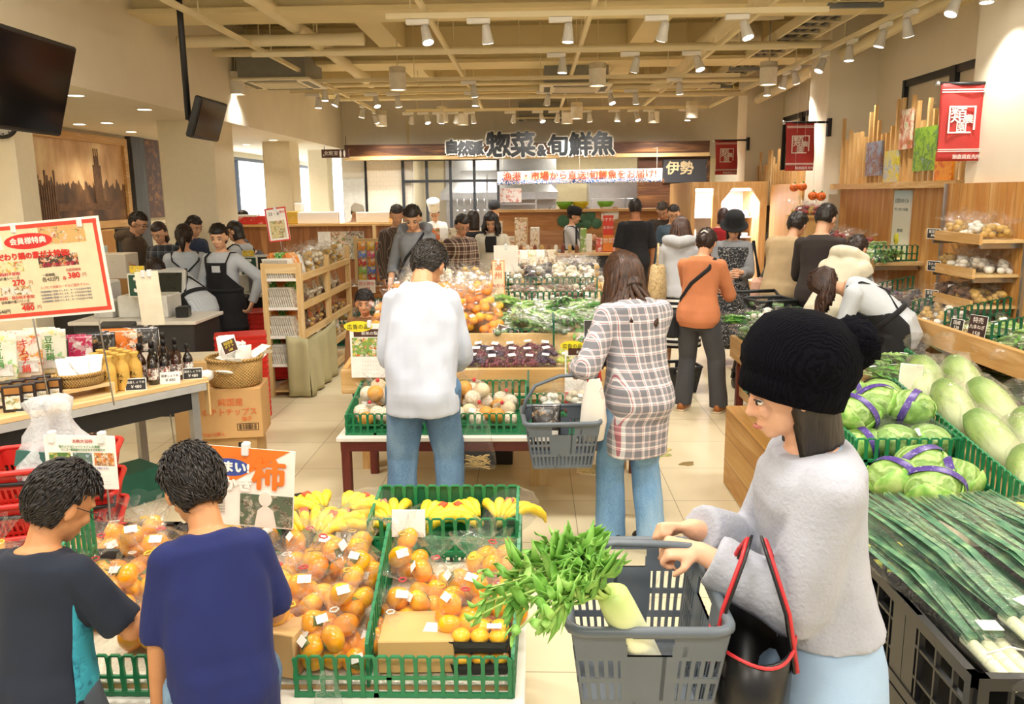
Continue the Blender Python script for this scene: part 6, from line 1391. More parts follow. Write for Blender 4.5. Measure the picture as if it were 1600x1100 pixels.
def cab_mat():
    if 'cab' not in _MC:
        t = NT('cabbage'); c = t.coord(); w_ = t.n('TexWave', {'Vector': c, 'Scale': 7, 'Distortion': 9, 'Detail': 3, 'Detail Scale': 1.4}).outputs[1]; z = t.n('TexNoise', {'Vector': c, 'Scale': 9, 'Detail': 4}).outputs[0]
        col = t.mix(t.math('MULTIPLY', t.math('GREATER_THAN', w_, .86), .45), t.ramp(z, [(.25, '6c9045'), (.5, '86a957'), (.75, 'a6c276')]), 'b4ce8a')
        _MC['cab'] = t.done(col, .45, t.bump(w_, .5, .012))
    return _MC['cab']
PURP = spots('4a3585', ['4a3585', '4a3585', 'c9c2e0', '4a3585'], 90, .35, .62)
def make_cab(var):
    R_ = random.Random(var + 9); o = thing('cabbage', '', 'cabbage')
    obj('head', MB().ball((0, 0, .075), (.105, .1, .078), 36, 22, 0, None, lambda d: 1 + .045 * NZ.noise(d * 2.2 + V((var, 0, 0))) + .02 * NZ.noise(d * 6)), cab_mat(), o)
    for k in range(3):
        a0 = k * 2.1 + var; obj('outer_leaf', MB().sheet(lambda u, v: (lambda th, ph: V((.109 * math.sin(th) * math.cos(ph), .104 * math.sin(th) * math.sin(ph), .075 + .082 * math.cos(th))) * (1 + .03 * math.sin(v * 9 + u * 4) * u) + V((0, 0, .003)))(PI * (.95 - .62 * u), a0 + (v - .5) * 2.1 * math.sin(PI * (.1 + .85 * u)) ), 10, 10, .003), LEAF[2] if k else leaf_mat('5f8a3e', '84ad58', 'b4d188'), o)
    if var < 3: obj('purple_band', MB().lathe([(.111, -.015), (.1135, 0), (.111, .015)], 40, 0, T(0, 0, .076, ay=70, ax=R_.uniform(-40, 40)) @ MX.Diagonal((.76, 1, 1, 1)), cap=False), PURP, o)
    else:
        obj('film', MB().ball((0, 0, .08), (.116, .112, .088), 26, 18, 0, None, lambda d: 1 + .05 * NZ.noise(d * 5)).lathe([(.05, 0), (.018, .03), (.03, .06), (.05, .085)], 18, 0, T(.02, .05, .15, ax=-35), lambda a, z: 1 + .25 * math.sin(a * 5), cap=False), FILM, o)
        obj('price_sticker', MB().box(-.03, .03, -.016, .016, -.001, .001, 0, T(0, -.085, .135, ax=52)), STICK, o)
    return o
CAB = Kind(make_cab)
def napa(var):
    o = thing('napa_cabbage', '', 'napa cabbage'); t = NT('napa'); z_ = t.n('SeparateXYZ', {0: t.coord()}).outputs['Y']; n_ = t.n('TexNoise', {'Vector': t.coord((9, 2, 9)), 'Scale': 2, 'Detail': 4}).outputs[0]
    k = t.math('ADD', t.math('MULTIPLY', z_, 3.4), t.math('SUBTRACT', n_, .2)); m = t.done(t.ramp(k, [(.1, 'bcc596'), (.4, '93aa5a'), (.75, '5f8636')]), .45, t.bump(n_, .3))
    obj('head', MB().loft([[(w * math.cos(2 * PI * j / 26) * (1 + .05 * math.sin(j * 1.45 + y * 9)), y, .075 + w * .9 * math.sin(2 * PI * j / 26) * (1 + .04 * math.sin(j * 2.2 + y * 14))) for j in range(26)] for y, w in ((-.15, .03), (-.14, .055), (-.06, .075), (.04, .08), (.11, .07), (.16, .045), (.175, .012))]), m, o)
    obj('film', MB().loft([[(w * math.cos(2 * PI * j / 24) * (1 + .06 * math.sin(j * 3 + y * 30)), y, .078 + w * .92 * math.sin(2 * PI * j / 24) * (1 + .08 * math.sin(j * 5 + y * 20))) for j in range(24)] for y, w in ((-.17, .02), (-.16, .06), (-.06, .084), (.06, .088), (.15, .07), (.2, .03), (.23, .022), (.27, .05), (.3, .065))]), FILM, o); return o
NAPA = Kind(napa)
o = thing('produce_crate', 'shallow black crate of banded cabbages in front of the upper cabbage crate', 'crate', (1.46, 2.96, .51)); obj('tray', MB().box(-.2, .2, -.2, .2, 0, .14, 0, None, .004).box(-.215, .215, -.215, .215, .13, .15), BLACKP, o); obj('front_lattice', fence(MB(), (-.03, -.215, .1), (.2, -.215, .1), .09, .09, .04), GREEN, o)
for i, (x, y, z, a, s_) in enumerate(((1.36, 2.98, .665, 20, 1), (1.46, 2.88, .665, 60, 1.02), (1.56, 2.98, .665, -30, .98), (1.49, 3.06, .7, 100, .95))): CAB.put(T(x, y, z, az=a, ax=-14, s=s_), 'green cabbage with a purple band in the lower front crate', 'cabbages in the front crate', i % 3)
crate('green crate full of cabbages, upper of the two', 1.51, 3.62, .64, .42, .75, .17, group=None, backh=.2)
solo('crate_support', MB().box(-.22, .22, -.38, .38, 0, .136, 0, None, .004), BLACKP, 'black crate turned over under the upper cabbage crate', 'crate', (1.51, 3.62, .502))
for i, (x, y, z, v) in enumerate(((1.39, 3.38, .68, 0), (1.5, 3.34, .70, 3), (1.63, 3.36, .70, 4), (1.4, 3.6, .69, 1), (1.53, 3.55, .74, 2), (1.64, 3.6, .7, 0), (1.42, 3.82, .7, 1), (1.56, 3.8, .72, 2), (1.37, 3.47, .80, 1), (1.49, 3.5, .83, 0), (1.6, 3.46, .82, 2), (1.44, 3.7, .82, 2), (1.58, 3.72, .81, 1), (1.36, 3.95, .72, 0))): CAB.put(T(x, y, z, az=50 * i, ax=12 * (i % 3 - 1), ay=10 * (i % 2), s=.95), 'cabbage piled in the upper green crate' + (' with film wrap' if v > 2 else ''), 'cabbages in the upper crate' + (' in film' if v > 2 else ''), v)
o = thing('display_divider', 'green lattice divider between the cabbages and the napa cabbages', 'divider', (0, 0, .5)); obj('panel', fence(MB(), (1.72, 2.62, .03), (1.74, 3.95, .2), .22, .2, .04), GREEN, o)
solo('display_riser', MB().loft([[(x, 2.75, 0), (x, 4.1, 0), (x, 4.1, .3), (x, 2.75, .1)] for x in (1.77, 2.2)], smooth=False), CARD, 'sloping carton bed under the napa cabbages', 'riser', (0, 0, .502))
for i, (x, y) in enumerate(((1.85, 2.98), (2.02, 3.0), (1.87, 3.32), (2.05, 3.34), (1.88, 3.66), (2.06, 3.68), (1.9, 3.98), (2.08, 3.98))): NAPA.put(T(x, y, .605 + .148 * (y - 2.75) + .03, az=14 * (i % 3 - 1), ax=8 + 24, s=1.02), 'napa cabbage in a clear bag right of the green divider', 'bagged napa cabbages', 0)
o = thing('display_divider', 'green lattice divider behind the cabbages below the black crates', 'divider', (0, 0, .5)); obj('panel', fence(MB(), (2.24, 3.2, .04), (2.26, 5.0, .2), .2, .15, .045), GREEN, o)
card('blank cream card standing among the cabbages', MX.Translation(at(1420, 612, Y=3.9)) @ rot(-8, 4, -12), .095, .13, mat('ece4cc', .5), None); 
fill(GBAG, 1.3, 1.7, 4.1, 4.75, 3, 3, .72, .8, 'bag of leafy greens behind the cabbages', 'greens behind the cabbages', vars_=(0, 1, 3), seed=5, base_az=180, az=30)
fill(GBAG, 1.8, 2.2, 4.2, 4.9, 3, 3, .74, .82, 'bag of pale greens behind the napa cabbages', 'pale greens behind the napa cabbages', vars_=(4, 0), seed=6, base_az=180, az=30)
crate('green crate of bagged greens behind the cabbages', 1.5, 4.5, .62, .46, .8, .14, group=None); solo('crate_support', MB().box(-.2, .2, -.35, .35, 0, .112, 0, None, .004), BLACKP, 'black crate under the greens behind the cabbages', 'crate', (1.5, 4.5, .503))
solo('crate_support', MB().box(-.22, .22, -.4, .4, 0, .23, 0, None, .004), CARD, 'carton under the pale greens behind the napa cabbages', 'box', (2.0, 4.55, .503))
# ---------------------------------------------------------------- low fruit table and stepped display in the middle
table('long low table with white top and dark red legs under the netted fruit', -1.1, .69, 4.38, 5.24, .485, REDWOOD, REDWOODZ, TOPW)
o = crate('long green crate of netted apples and pears on the low table, left half', -.55, 4.66, .487, 1.0, .46, .115, group='crates on the low table', backh=.2)
o = crate('long green crate of packed fruit on the low table, right half', .31, 4.66, .487, .66, .46, .115, group=None, backh=.115)
o = thing('display_divider', 'tall green panel between the netted fruit and the packs on the low table', 'divider', (-.035, 4.44, .5)); obj('panel', fence(MB(), (0, 0, 0), (.0, .4, 0), .26, .26, .04), DGREEN, o)
net_m = NT('foam net'); q_ = net_m.n('TexVoronoi', {'Vector': net_m.coord(), 'Scale': 90, 'Randomness': .3}, feature='DISTANCE_TO_EDGE').outputs[0]
NETM = net_m.done(net_m.ramp(q_, [(.08, 'f6f1e6'), (.2, 'e8c489')]), .6)
def make_net(var):
    o = thing('netted_fruit_bag', '', 'bag of fruit'); R_ = random.Random(var + 3); pts = []
    for i in range(4):
        a = i * PI / 2 + var; p = (.05 * math.cos(a), .045 * math.sin(a), .042 + .03 * (i % 2)); pts.append(p)
        obj('fruit', MB().ball(p, (.045, .045, .042), 16, 10), (NETM, mat('e2a13c', .45, .12, 30), NETM, mat('e8d8b0', .6, .08))[(i + var) % 4], o)
    obj('film', hull_film(pts, .045, ((0, 0, .12), (.2, .2, 1), .06), R_), FILM, o); obj('tie', MB().ball((0, 0, .13), .012, 8, 6), mat('d0303a', .4), o)
    obj('price_sticker', MB().box(-.02, .02, -.013, .013, -.001, .001, 0, T(0, -.07, .09, ax=60)), STICK, o); return o
NET = Kind(make_net)
fill(NET, -1.02, -.1, 4.46, 4.86, 6, 2, .5, .53, 'bag of apples or pears in white foam nets in the low green crate', 'netted fruit in the low crate', vars_=(0, 1, 2, 3), seed=7)
fill(NET, -1.0, -.3, 4.62, 4.84, 5, 1, .6, .6, 'bag of netted fruit on top of the pile in the low green crate', 'netted fruit on top', vars_=(0, 2), seed=8)
fill(GRAPE, .03, .6, 4.48, 4.84, 4, 2, .5, .52, 'clear pack of red grapes in the right half of the low table crate', 'grape packs on the low table', vars_=(0, 2, 0), seed=9)
fill(RBAG, .03, .6, 4.5, 4.84, 4, 2, .565, .58, 'pale pack lying over the grapes on the low table', 'pale packs on the low table', vars_=(3, 1), seed=19)
clear_bag('clear bag with straw hung over the front of the low table', T(-.31, 4.35, .315), .1, .31, True); clear_bag('clear bag with straw hanging from the table behind the woman in plaid', T(.31, 4.35, .28), .07, .24, True)
solo('folding_crate', MB().box(-.2, .2, -.15, .15, 0, .24, 0, None, .006), BLACKP, 'closed black crate under the low table', 'crate', (-.35, 5.5, .001)); solo('wooden_block', MB().box(-.06, .06, -.06, .06, 0, .3), paleZ, 'pale wooden post foot under the display', 'post', (.03, 5.0, .0))
def zs(y): return .74 + .115 * (y - 4.95)
o = thing('display_stand', 'long pine stand sloping up to the back of the fruit and vegetable display', 'stand', (0, 0, 0))
obj('front_board', MB().box(-1.18, .62, 4.9, 4.94, .61, .76, 0, None, .004), pine, o)
for x in (-1.18, .59): obj('side_board', MB().loft([[(x + e, 4.94, .61), (x + e, 7.3, .84), (x + e, 7.3, 1.03), (x + e, 4.94, .76)] for e in (0, .03)], smooth=False), pineY, o)
obj('bed', MB().loft([[(x, 4.94, .64), (x, 7.3, .9), (x, 7.3, .97), (x, 4.94, .71)] for x in (-1.15, .59)], smooth=False), paleY, o)
for x in (-1.15, .53):
    for y in (5.27, 7.2): obj('leg', MB().box(x, x + .08, y, y + .08, 0, .68), pineZ, o)
fill(GRAPE, -.62, .12, 5.02, 5.36, 7, 3, zs(5.0) - .02, zs(5.4), 'clear pack of dark red grapes along the front of the pine stand', 'red grapes on the stand', vars_=(0, 0, 2), seed=11, az=25, tilt=8, sc=(1.1, 1.2))
fill(GRAPE, .14, .52, 5.02, 5.3, 3, 2, zs(5.0) - .02, zs(5.3), 'clear pack of green grapes at the front right of the pine stand', 'green grapes on the stand', vars_=(1,), seed=12, az=25, tilt=8, sc=(1.1, 1.25))
fill(GRAPE, -1.1, -.66, 5.02, 5.36, 4, 2, zs(5.0) - .02, zs(5.4), 'clear fruit pack at the left front of the pine stand', 'fruit packs left of the man', vars_=(1, 0), seed=13, az=25)
solo('step_board', MB().box(-.62, .56, 0, .03, 0, .12), paleY, 'pale board stepping up behind the grapes', 'board', (0, 5.44, zs(5.44) - .03))
def zt(y): return zs(y) + .06
fill(MBAG, -1.1, -.26, 5.52, 6.5, 7, 7, zt(5.5), zt(6.5) + .04, 'bag of mandarins heaped on the left of the pine stand', 'mandarin bags on the stand', vars_=(0, 1, 2), seed=14, sc=(1.15, 1.35))
fill(MBAG, -.95, -.3, 5.7, 6.3, 5, 4, zt(5.7) + .09, zt(6.3) + .1, 'bag of mandarins on top of the heap', 'mandarin bags on top of the heap', vars_=(0, 1, 2), seed=15, sc=(1.1, 1.3))
fill(GBAG, -.2, .52, 5.55, 6.25, 6, 5, zt(5.5), zt(6.2), 'clear bag of green beans and greens right of the mandarins', 'greens right of the mandarins', vars_=(2, 3, 0, 4), seed=16, az=70, base_az=180)
fill(GBAG, -.15, .5, 5.7, 6.1, 5, 3, zt(5.7) + .06, zt(6.1) + .06, 'clear bag of greens on top right of the mandarins', 'greens on top right of the mandarins', vars_=(4, 0, 2), seed=26, az=70, base_az=180)
fill(RBAG, -.2, .5, 6.35, 6.7, 6, 3, zt(6.3), zt(6.7), 'bag of pale roots between the green lattices', 'pale roots on the stand', vars_=(1, 2, 3), seed=17)
fill(RBAG, -.2, .5, 6.8, 7.25, 6, 4, zt(6.8) + .05, zt(7.2) + .08, 'bag of dark mushrooms in the rear green crate', 'mushrooms in the rear crate', vars_=(0, 3, 1), seed=18)
fill(RBAG, -1.1, -.26, 6.6, 7.2, 6, 4, zt(6.6) + .03, zt(7.2) + .05, 'pale bag behind the mandarins', 'pale bags behind the mandarins', vars_=(1, 3, 6), seed=20)
for (x0, x1, y, h, w) in ((-.3, .52, 6.78, .16, 'second row'), (-.25, .52, 7.24, .18, 'rear row'), (-.22, .15, 5.5, .09, 'low front row behind the grapes'), (-.05, .2, 5.95, .12, 'short one among the greens'), (-.9, -.45, 5.62, .12, 'short one before the mandarins'), (-1.1, -.3, 6.62, .14, 'long one behind the mandarins'), (-.28, .52, 6.33, .15, 'middle row')):
    o = thing('display_divider', 'green lattice strip on the pine stand, ' + w, 'divider', (0, y, zt(y) - .05)); obj('panel', fence(MB(), (x0, 0, 0), (x1, 0, 0), h, h, .045), DGREEN, o)
o = thing('display_divider', 'dark green corner panel by the green grapes', 'divider', (.13, 5.3, zs(5.3))); obj('panel', fence(MB(), (0, 0, 0), (0, .3, .02), .22, .2, .04), DGREEN, o)
YEL = 'f4dd2e'
def adsheet(label, x, y, z, w, h, body, **k):
    o = poster(label, 'poster', T(x, y, z), w, h, mat('f3efe8', .5), shapes=[(oval(.22, .95, .36, .1), YEL)], text=[('広告の品', .22, .94, .1, '3a4a2a'), (body, .5, .82, .075, 'f4efe6')] + [('・・・・・・・', .5, .3 - .075 * i, .05, 'd0403a') for i in range(4)], pics=[(.1, .95, .76, .9, mat('4a2a1c', .5)), (.05, .95, .4, .74, spots('7aa04a', ['e6d23a', 'c8502a', '3f6a2a', 'e8e4d8'], 40, .5))], **k); return o
a = at(541, 610, Y=4.7); o = adsheet('fruit leaflet with yellow oval on a rod at the left end of the low table', a.x, 4.86, .72, .24, .33, '新米の梨'); stand(o, .12, -.22, .34)
a = at(888, 610, Y=4.86); o = adsheet('leaflet with yellow oval and red foot on the front board by the hanging basket', a.x - .02, 4.88, .62, .2, .3, 'お買得'); obj('red_foot', MB().box(0, .2, -.002, .004, -.12, 0), mat('d43b33', .5), o)
obj('lettering', MB().text('お得', .09, T(.11, -.004, -.06, ax=90), 0, .0006), STICK, o)
a = at(778, 500, Y=6.2); o = poster('tall orange and white price banner standing among the mandarins', 'poster', T(a.x - .04, 6.2, a.z - .05), .095, .5, mat('f2e2c4', .5), text=[('温', .5, .9, .12, 'e0702a'), ('州', .5, .77, .12, 'e0702a'), ('みかん', .5, .62, .07, 'd24a2a'), ('￥380', .5, .2, .07, 'd24a2a')], edge=('e89a4a', .006), pics=[(.1, .9, .28, .5, spots('f0a83a', ['f6d070', 'e88a1c'], 30, .5))]); stand(o, .048, -.1, .5)
o = poster('blank grey white sheet on a stand above the mandarins', 'poster', T(at(772, 425, Y=6.9).x, 6.9, at(772, 425, Y=6.9).z), .2, .22, mat('efeae0', .5)); stand(o, .1, -.5, .22)
for px_, py_, Yd, w, h, az, lab, tx, c in ((788, 534, 5.5, .14, .1, 0, 'brown tilted price card before the mandarins', '温室|みかん', '4a2c22'), (806, 542, 5.45, .07, .07, 0, 'white price card with brown figures by the tilted brown card', '98円', 'efe9df'), (937, 536, 5.4, .2, .15, 0, 'black chalk style price card by the plaid shirt', '国産|いんげん|198', '2b2a28')):
    p_ = at(px_, py_, Y=Yd); card(lab, T(p_.x, Yd, p_.z, ay=18 if 'tilted' in lab else 0, ax=-12), w, h, mat(c, .6), tx, 'f4efe4' if c != 'efe9df' else '5a3020')
# bread tables beyond the stand
def block_table(label, x0, x1, y0, y1, z, h=.1):
    o = thing('bread_table', label, 'table', ((x0 + x1) / 2, (y0 + y1) / 2, 0)); w, d = (x1 - x0) / 2, (y1 - y0) / 2
    obj('tabletop', MB().box(-w, w, -d, d, z - .03, z, 0, None, .004), pine, o); obj('apron_frame', MB().box(-w + .01, w - .01, -d + .01, -d + .05, z - .03 - h, z - .03).box(-w + .01, -w + .05, -d, d, z - .03 - h, z - .03).box(w - .05, w - .01, -d, d, z - .03 - h, z - .03), pine, o)
    for sx in (-1, 1):
        for sy in (-1, 1): obj('leg', MB().box(sx * (w - .07) - .06, sx * (w - .07) + .06, sy * (d - .07) - .06, sy * (d - .07) + .06, 0, z - .03), pineZ, o)
    return o
block_table('tall pine table with jars and boxes in front of the kitchen counter', -.45, .2, 8.3, 8.95, 1.04); block_table('pine table with bagged bread right of the tall jar table', .24, .74, 8.4, 9.9, .82)
fill(RBAG, .3, .7, 8.5, 9.8, 4, 8, .83, .86, 'bag of bread rolls on the lower pine table', 'bread bags on the pine table', vars_=(6, 3, 6), seed=21, sc=(1.2, 1.5)); fill(RBAG, .32, .68, 8.6, 9.7, 3, 5, .93, .95, 'bag of bread on top of the bread heap', 'bread bags on the heap', vars_=(6, 3), seed=22, sc=(1.3, 1.6))
crate('small green basket of bread at the edge of the tall pine table', .3, 8.3, .79, .16, .16, .2, group=None); solo('basket_support', MB().box(-.06, .06, -.06, .06, 0, .786), pineZ, 'pine post under the small green bread basket', 'post', (.3, 8.3, 0))
mb_ = lambda c: mat(c, .4, .1)
for i in range(26):
    x, y = -.4 + .098 * (i % 6) + .01 * (i % 2), 8.4 + .115 * (i // 6)
    if i % 3: solo('snack_box', MB().box(-.04, .04, -.03, .03, 0, .05 + .03 * (i % 3), 0, None, .003), spots(('e8dcc0', 'd9b96a', 'c9a27a')[i % 3], ['f4efe2', '8a5a2a', 'e8dcc0'], 26), 'small snack box among the jars on the tall pine table', 'box', (x, y, 1.041), 10 * (i % 5), 'snack boxes on the tall table')
    else:
        o = thing('honey_jar', 'small dark jar with lid among the snack boxes', 'jar', (x, y, 1.041), 0, 'jars on the tall table'); obj('glass', MB().lathe([(.03, 0), (.032, .01), (.032, .06), (.026, .07)], 16), mat('7a3a1a', .15), o); obj('lid', MB().lathe([(.028, .07), (.028, .085), (.02, .088)], 16), mat('d8c9a8', .4), o)
for i in range(7): POUCH.put(T(-.36 + .09 * i, 8.88, 1.042, ax=-8, az=8 * (i % 3), s=1.1), 'packet standing at the back of the tall pine table', 'packets on the tall table', (5, 6, 3, 5, 2, 5, 6)[i])
card('blank white sheet standing on the bread table', T(.45, 9.7, .86), .22, .2, STICK, None); card('white price sheet leaning at the jar table', T(-.3, 8.29, .95, ax=-4), .12, .1, STICK, 'パン|160', '4a3a2a')
# island of leafy greens on the right
o = thing('produce_island', 'pine edged island full of green crates right of the woman in terracotta', 'island', (0, 0, 0))
obj('top_board', MB().box(1.72, 2.1, 5.62, 6.98, .5, .53), paleY, o); obj('edge_board', MB().box(1.68, 1.72, 5.6, 7.0, .42, .6).box(1.68, 2.12, 5.58, 5.62, .42, .6).box(2.08, 2.12, 5.6, 7.0, .42, .6), pineY, o)
obj('side_panel', MB().box(1.74, 1.78, 5.7, 6.9, .1, .5), pineY, o)
for x in (1.72, 2.02):
    for y in (5.66, 6.88): obj('leg', MB().box(x, x + .06, y, y + .06, 0, .5), REDWOODZ, o)
for j in range(3):
    crate(('front', 'middle', 'rear')[j] + ' green crate of leafy bags on the pine edged island', 1.9, 5.85 + .44 * j, .532, .34, .42, .2, group=None, pitch=.05, m=DGREEN)
    fill(GBAG, 1.78, 2.02, 5.72 + .44 * j, 5.98 + .44 * j, 3, 2, .57, .58, 'leafy bag in the %s crate of the island' % ('front', 'middle', 'rear')[j], 'greens in island crate %d' % j, vars_=(1, 0, 3), seed=30 + j, az=50); fill(GBAG, 1.76, 2.04, 5.68 + .44 * j, 6.02 + .44 * j, 3, 3, .7, .72, 'leafy bag heaped over the %s crate of the island' % ('front', 'middle', 'rear')[j], 'greens heaped on island crate %d' % j, vars_=(1, 0, 2, 3), seed=38 + j, az=90)
    fill(RBAG, 1.8, 2.0, 5.75 + .44 * j, 5.95 + .44 * j, 2, 1, .78, .78, 'pale vegetable bag on top of the %s crate of the island' % ('front', 'middle', 'rear')[j], 'vegetables on island crate %d' % j, vars_=(3, 0), seed=44 + j)

# ---------------------------------------------------------------- kitchen, serving counter and chilled cabinet
YW = 13.4
o = thing('serving_counter', 'wood fronted partition with round green badges behind the serving counter', 'counter', (0, 0, 0))
obj('panel', MB().box(-.55, 2.05, YW, YW + .06, 0, 1.52), wood('c58a4e', 'a86f38', 'd6a064', 'X', .5), o); obj('shelf_top', MB().box(-.6, 2.1, YW - .05, YW + .35, 1.52, 1.56), pine, o)
for px_, py_, r in ((880, 345, 14), (895, 348, 11), (908, 340, 12), (922, 337, 13), (917, 350, 11), (932, 349, 12), (905, 350, 9)):
    p_ = at(px_, py_, Y=YW); obj('badge', MB().lathe([(r * .0068, 0), (r * .0068, .012), (r * .0062, .014)], 24, 0, T(p_.x, YW - .002, p_.z, ax=90)), mat('3f6a48', .5, .2), o)
p_ = at(953, 333, Y=YW); obj('picture_board', MB().box(p_.x - .14, p_.x + .14, YW - .02, YW, p_.z - .1, p_.z + .1, 0, None, .01), spots('e8e2d4', ['c9a27a', 'e8e2d4', 'd8806a'], 9), o)
for i, (px_, c) in enumerate(((882, '7fbf3a'), (907, 'd9c930'), (946, '7fbf3a'))):
    p_ = at(px_, 321, Y=YW + .1); solo('mixing_bowl', MB().lathe([(.001, .0), (.05, 0), (.075, .01), (.125, .07), (.14, .12), (.133, .12), (.118, .07), (.068, .018), (.001, .014)], 28), mat(c, .3, .03), ('green bowl on the counter shelf, left of three', 'yellow bowl on the counter shelf', 'green bowl on the counter shelf, right of three')[i], 'bowl', (p_.x, YW + .1, 1.561))
o = thing('serving_counter', 'low black fronted serving counter with a pine top', 'counter', (0, 0, 0))
obj('front', MB().box(.62, 1.32, 11.9, 12.35, 0, .93), mat('26282c', .5), o); obj('front_panel', MB().box(-.8, .62, 11.95, 12.35, 0, .93), mat('c9985c', .6), o); obj('worktop', MB().box(-.85, 1.38, 11.85, 12.45, .93, .97, 0, None, .005), pine, o); obj('side_glass', MB().box(.66, .68, 11.88, 12.3, .97, 1.25), FILM, o); obj('screen_post', MB().box(.6, .63, 11.9, 11.93, .97, 1.35), BLACKP, o)
o = thing('display_case', 'clear sided display case with food trays on the serving counter', 'case', (-.05, 12.1, .971)); obj('glass', MB().box(-.35, .5, -.16, .16, 0, .3), FILM3, o); obj('tray', MB().box(-.33, .48, -.14, .14, .01, .03), steel_m, o); obj('food', spots and MB().box(-.3, .1, -.12, .12, .03, .07, 0, None, .02), spots('d8a25a', ['e8d8b0', 'a85a2a', 'd8a25a'], 30), o)
for i in range(10): solo('spice_pot', MB().lathe([(.028, 0), (.028, .09), (.02, .1), (.02, .115)], 14), mat(('c9a25a', '8a5a3a', 'e8e2d4', '7a3a2a')[i % 4], .3), 'small condiment pot on the serving counter', 'pot', (-.28 + .1 * i, 11.9, .971), group='condiment pots')
for i, (x, c, h) in enumerate(((.8, 'e8e6dd', .26), (.95, 'd0564c', .2), (1.06, 'f0e8e6', .24), (1.18, 'e8a0b0', .2), (.72, '8fb05a', .34), (1.28, 'd8d4c8', .2))): solo('drink_carton', MB().box(-.045, .045, -.045, .045, 0, h, 0, None, .006), spots(c, ['f2efe6', c, c], 14), ('white carton with grey print', 'red carton', 'tall white carton', 'pink carton', 'tall green and white carton', 'cream carton')[i] + ' on the serving counter', 'carton', (x, 12.05, .971))
o = poster('red and orange notice with white writing on a stand at the counter', 'notice', T(at(942, 365, Y=12.0).x, 12.0, .975), .15, .52, mat('d8402e', .5), text=[('おすすめ', .5, .88, .1, 'f6efe2'), ('本日の', .5, .66, .1, 'f6efe2'), ('惣菜', .5, .3, .14, 'f6efe2')], pics=[(0, 1, .02, .46, mat('e88a3c', .5))])
for i, (px_, w_, h_, c, l) in enumerate(((755, .22, .3, 'c9a26a', 'kraft carton of bagged goods'), (792, .3, .22, 'd0c8b6', 'white stacked food trays'), (815, .2, .5, 'c8a878', 'wooden shelf of small packets'), (836, .14, .36, 'e6e2d6', 'menu leaflet rack'), (776, .2, .45, 'e2ddd0', 'grey drawer unit'))):
    o = thing('counter_goods', l + ' at the left end of the serving counter', 'shelf goods', (px(px_, 12.75), 12.75 - .03 * i, 0)); obj('pedestal', MB().box(-w_ / 2, w_ / 2, -.15, .15, 0, .95), mat('b98a52', .6), o); obj('body', MB().box(-w_ / 2, w_ / 2, -.12, .12, .95, .95 + h_, 0, None, .006), spots(c, ['efe9dc', c, '9a7a52'], 12), o); obj('packets', MB().box(-w_ / 2 + .02, w_ / 2 - .02, -.13, -.12, 1.0, .9 + h_), spots('e2d6c0', ['c8402e', 'efe9dc', '5a8a4a', 'd8a85a'], 30), o)
# inside the kitchen
o = thing('kitchen_partition', 'dark framed window grid of the kitchen', 'window grid', (0, 16.35, 0)); fr_ = MB(); x0, x1 = px(634, 16.35), px(780, 16.35)
for i in range(5): x = x0 + (x1 - x0) * i / 4; fr_.box(x - .025, x + .025, -.03, .03, 1.05, 2.5)
for z in (1.08, 2.07, 2.48): fr_.box(x0, x1, -.03, .03, z - .025, z + .025)
obj('frame', fr_, mat('33373d', .4), o); gl = NT('window glass'); obj('glass', MB().box(x0, x1, -.004, .004, 1.1, 2.47), film('ffffff', .04, 'window_glass', .25), o)
o = thing('kitchen_hood', 'stainless extraction hood and range at the back of the kitchen', 'hood', (0, 17.6, 0)); obj('hood', MB().loft([[(-1.9, -.4, 1.7), (.5, -.4, 1.7), (.5, .7, 1.7), (-1.9, .7, 1.7)], [(-1.9, -.4, 1.85), (.5, -.4, 1.85), (.5, .7, 1.85), (-1.9, .7, 1.85)], [(-1.5, 0, 2.3), (.1, 0, 2.3), (.1, .7, 2.3), (-1.5, .7, 2.3)]], smooth=False), steel_m, o); obj('back_panel', MB().box(-1.9, .5, .7, .78, 0, 2.7), steel_m, o); obj('range', MB().box(-1.8, .4, .1, .7, 0, .9), steel_m, o)
for i in range(6): obj('ladle', MB().tube([(-1.7 + .14 * i, -.42, 1.72), (-1.7 + .14 * i, -.43, 1.5)], .008, 6).ball((-1.7 + .14 * i, -.43, 1.47), .04, 10, 6), steel_m, o)
o = thing('kitchen_fridge', 'tall stainless kitchen fridge behind the counter', 'fridge', (1.9, 17.6, 0)); obj('body', MB().box(-.75, .75, -.3, .5, 0, 2.1, 0, None, .01), steel_m, o)
for x in (-.37, .37): obj('door', MB().box(x - .35, x + .35, -.33, -.3, .1, 1.7, 0, None, .01), steel_m, o); obj('handle', MB().tube([(x + .25, -.36, 1.0), (x + .25, -.36, 1.4)], .014), BLACKP, o)
struct('kitchen_counter', MB().box(-2.3, 2.2, 15.6, 16.1, 0, .98), mat('cfa873', .6)); struct('kitchen_worktop', MB().box(-2.35, 2.25, 15.5, 16.15, .98, 1.02), steel_m)
for x in (-1.2, .8, 2.4): lamp('AREA', (x, 17.0, 2.7), 26, size=.6, sy=.3, name='kitchen_light')
o = thing('bottle_shelf', 'wall shelf of sauce bottles in the kitchen', 'shelf', (px(800, 16.6), 16.7, 1.6)); obj('board', MB().box(-.5, .5, -.1, .1, 0, .03), steel_m, o); obj('post', MB().box(-.5, -.47, -.1, .1, -1.6, .6).box(.47, .5, -.1, .1, -1.6, .6), steel_m, o)
obj('hanging_notice', MB().box(-.25, .2, -.14, -.13, .05, .32), spots('efe6e0', ['d06a5a', 'efe6e0', 'efe6e0'], 12), o)
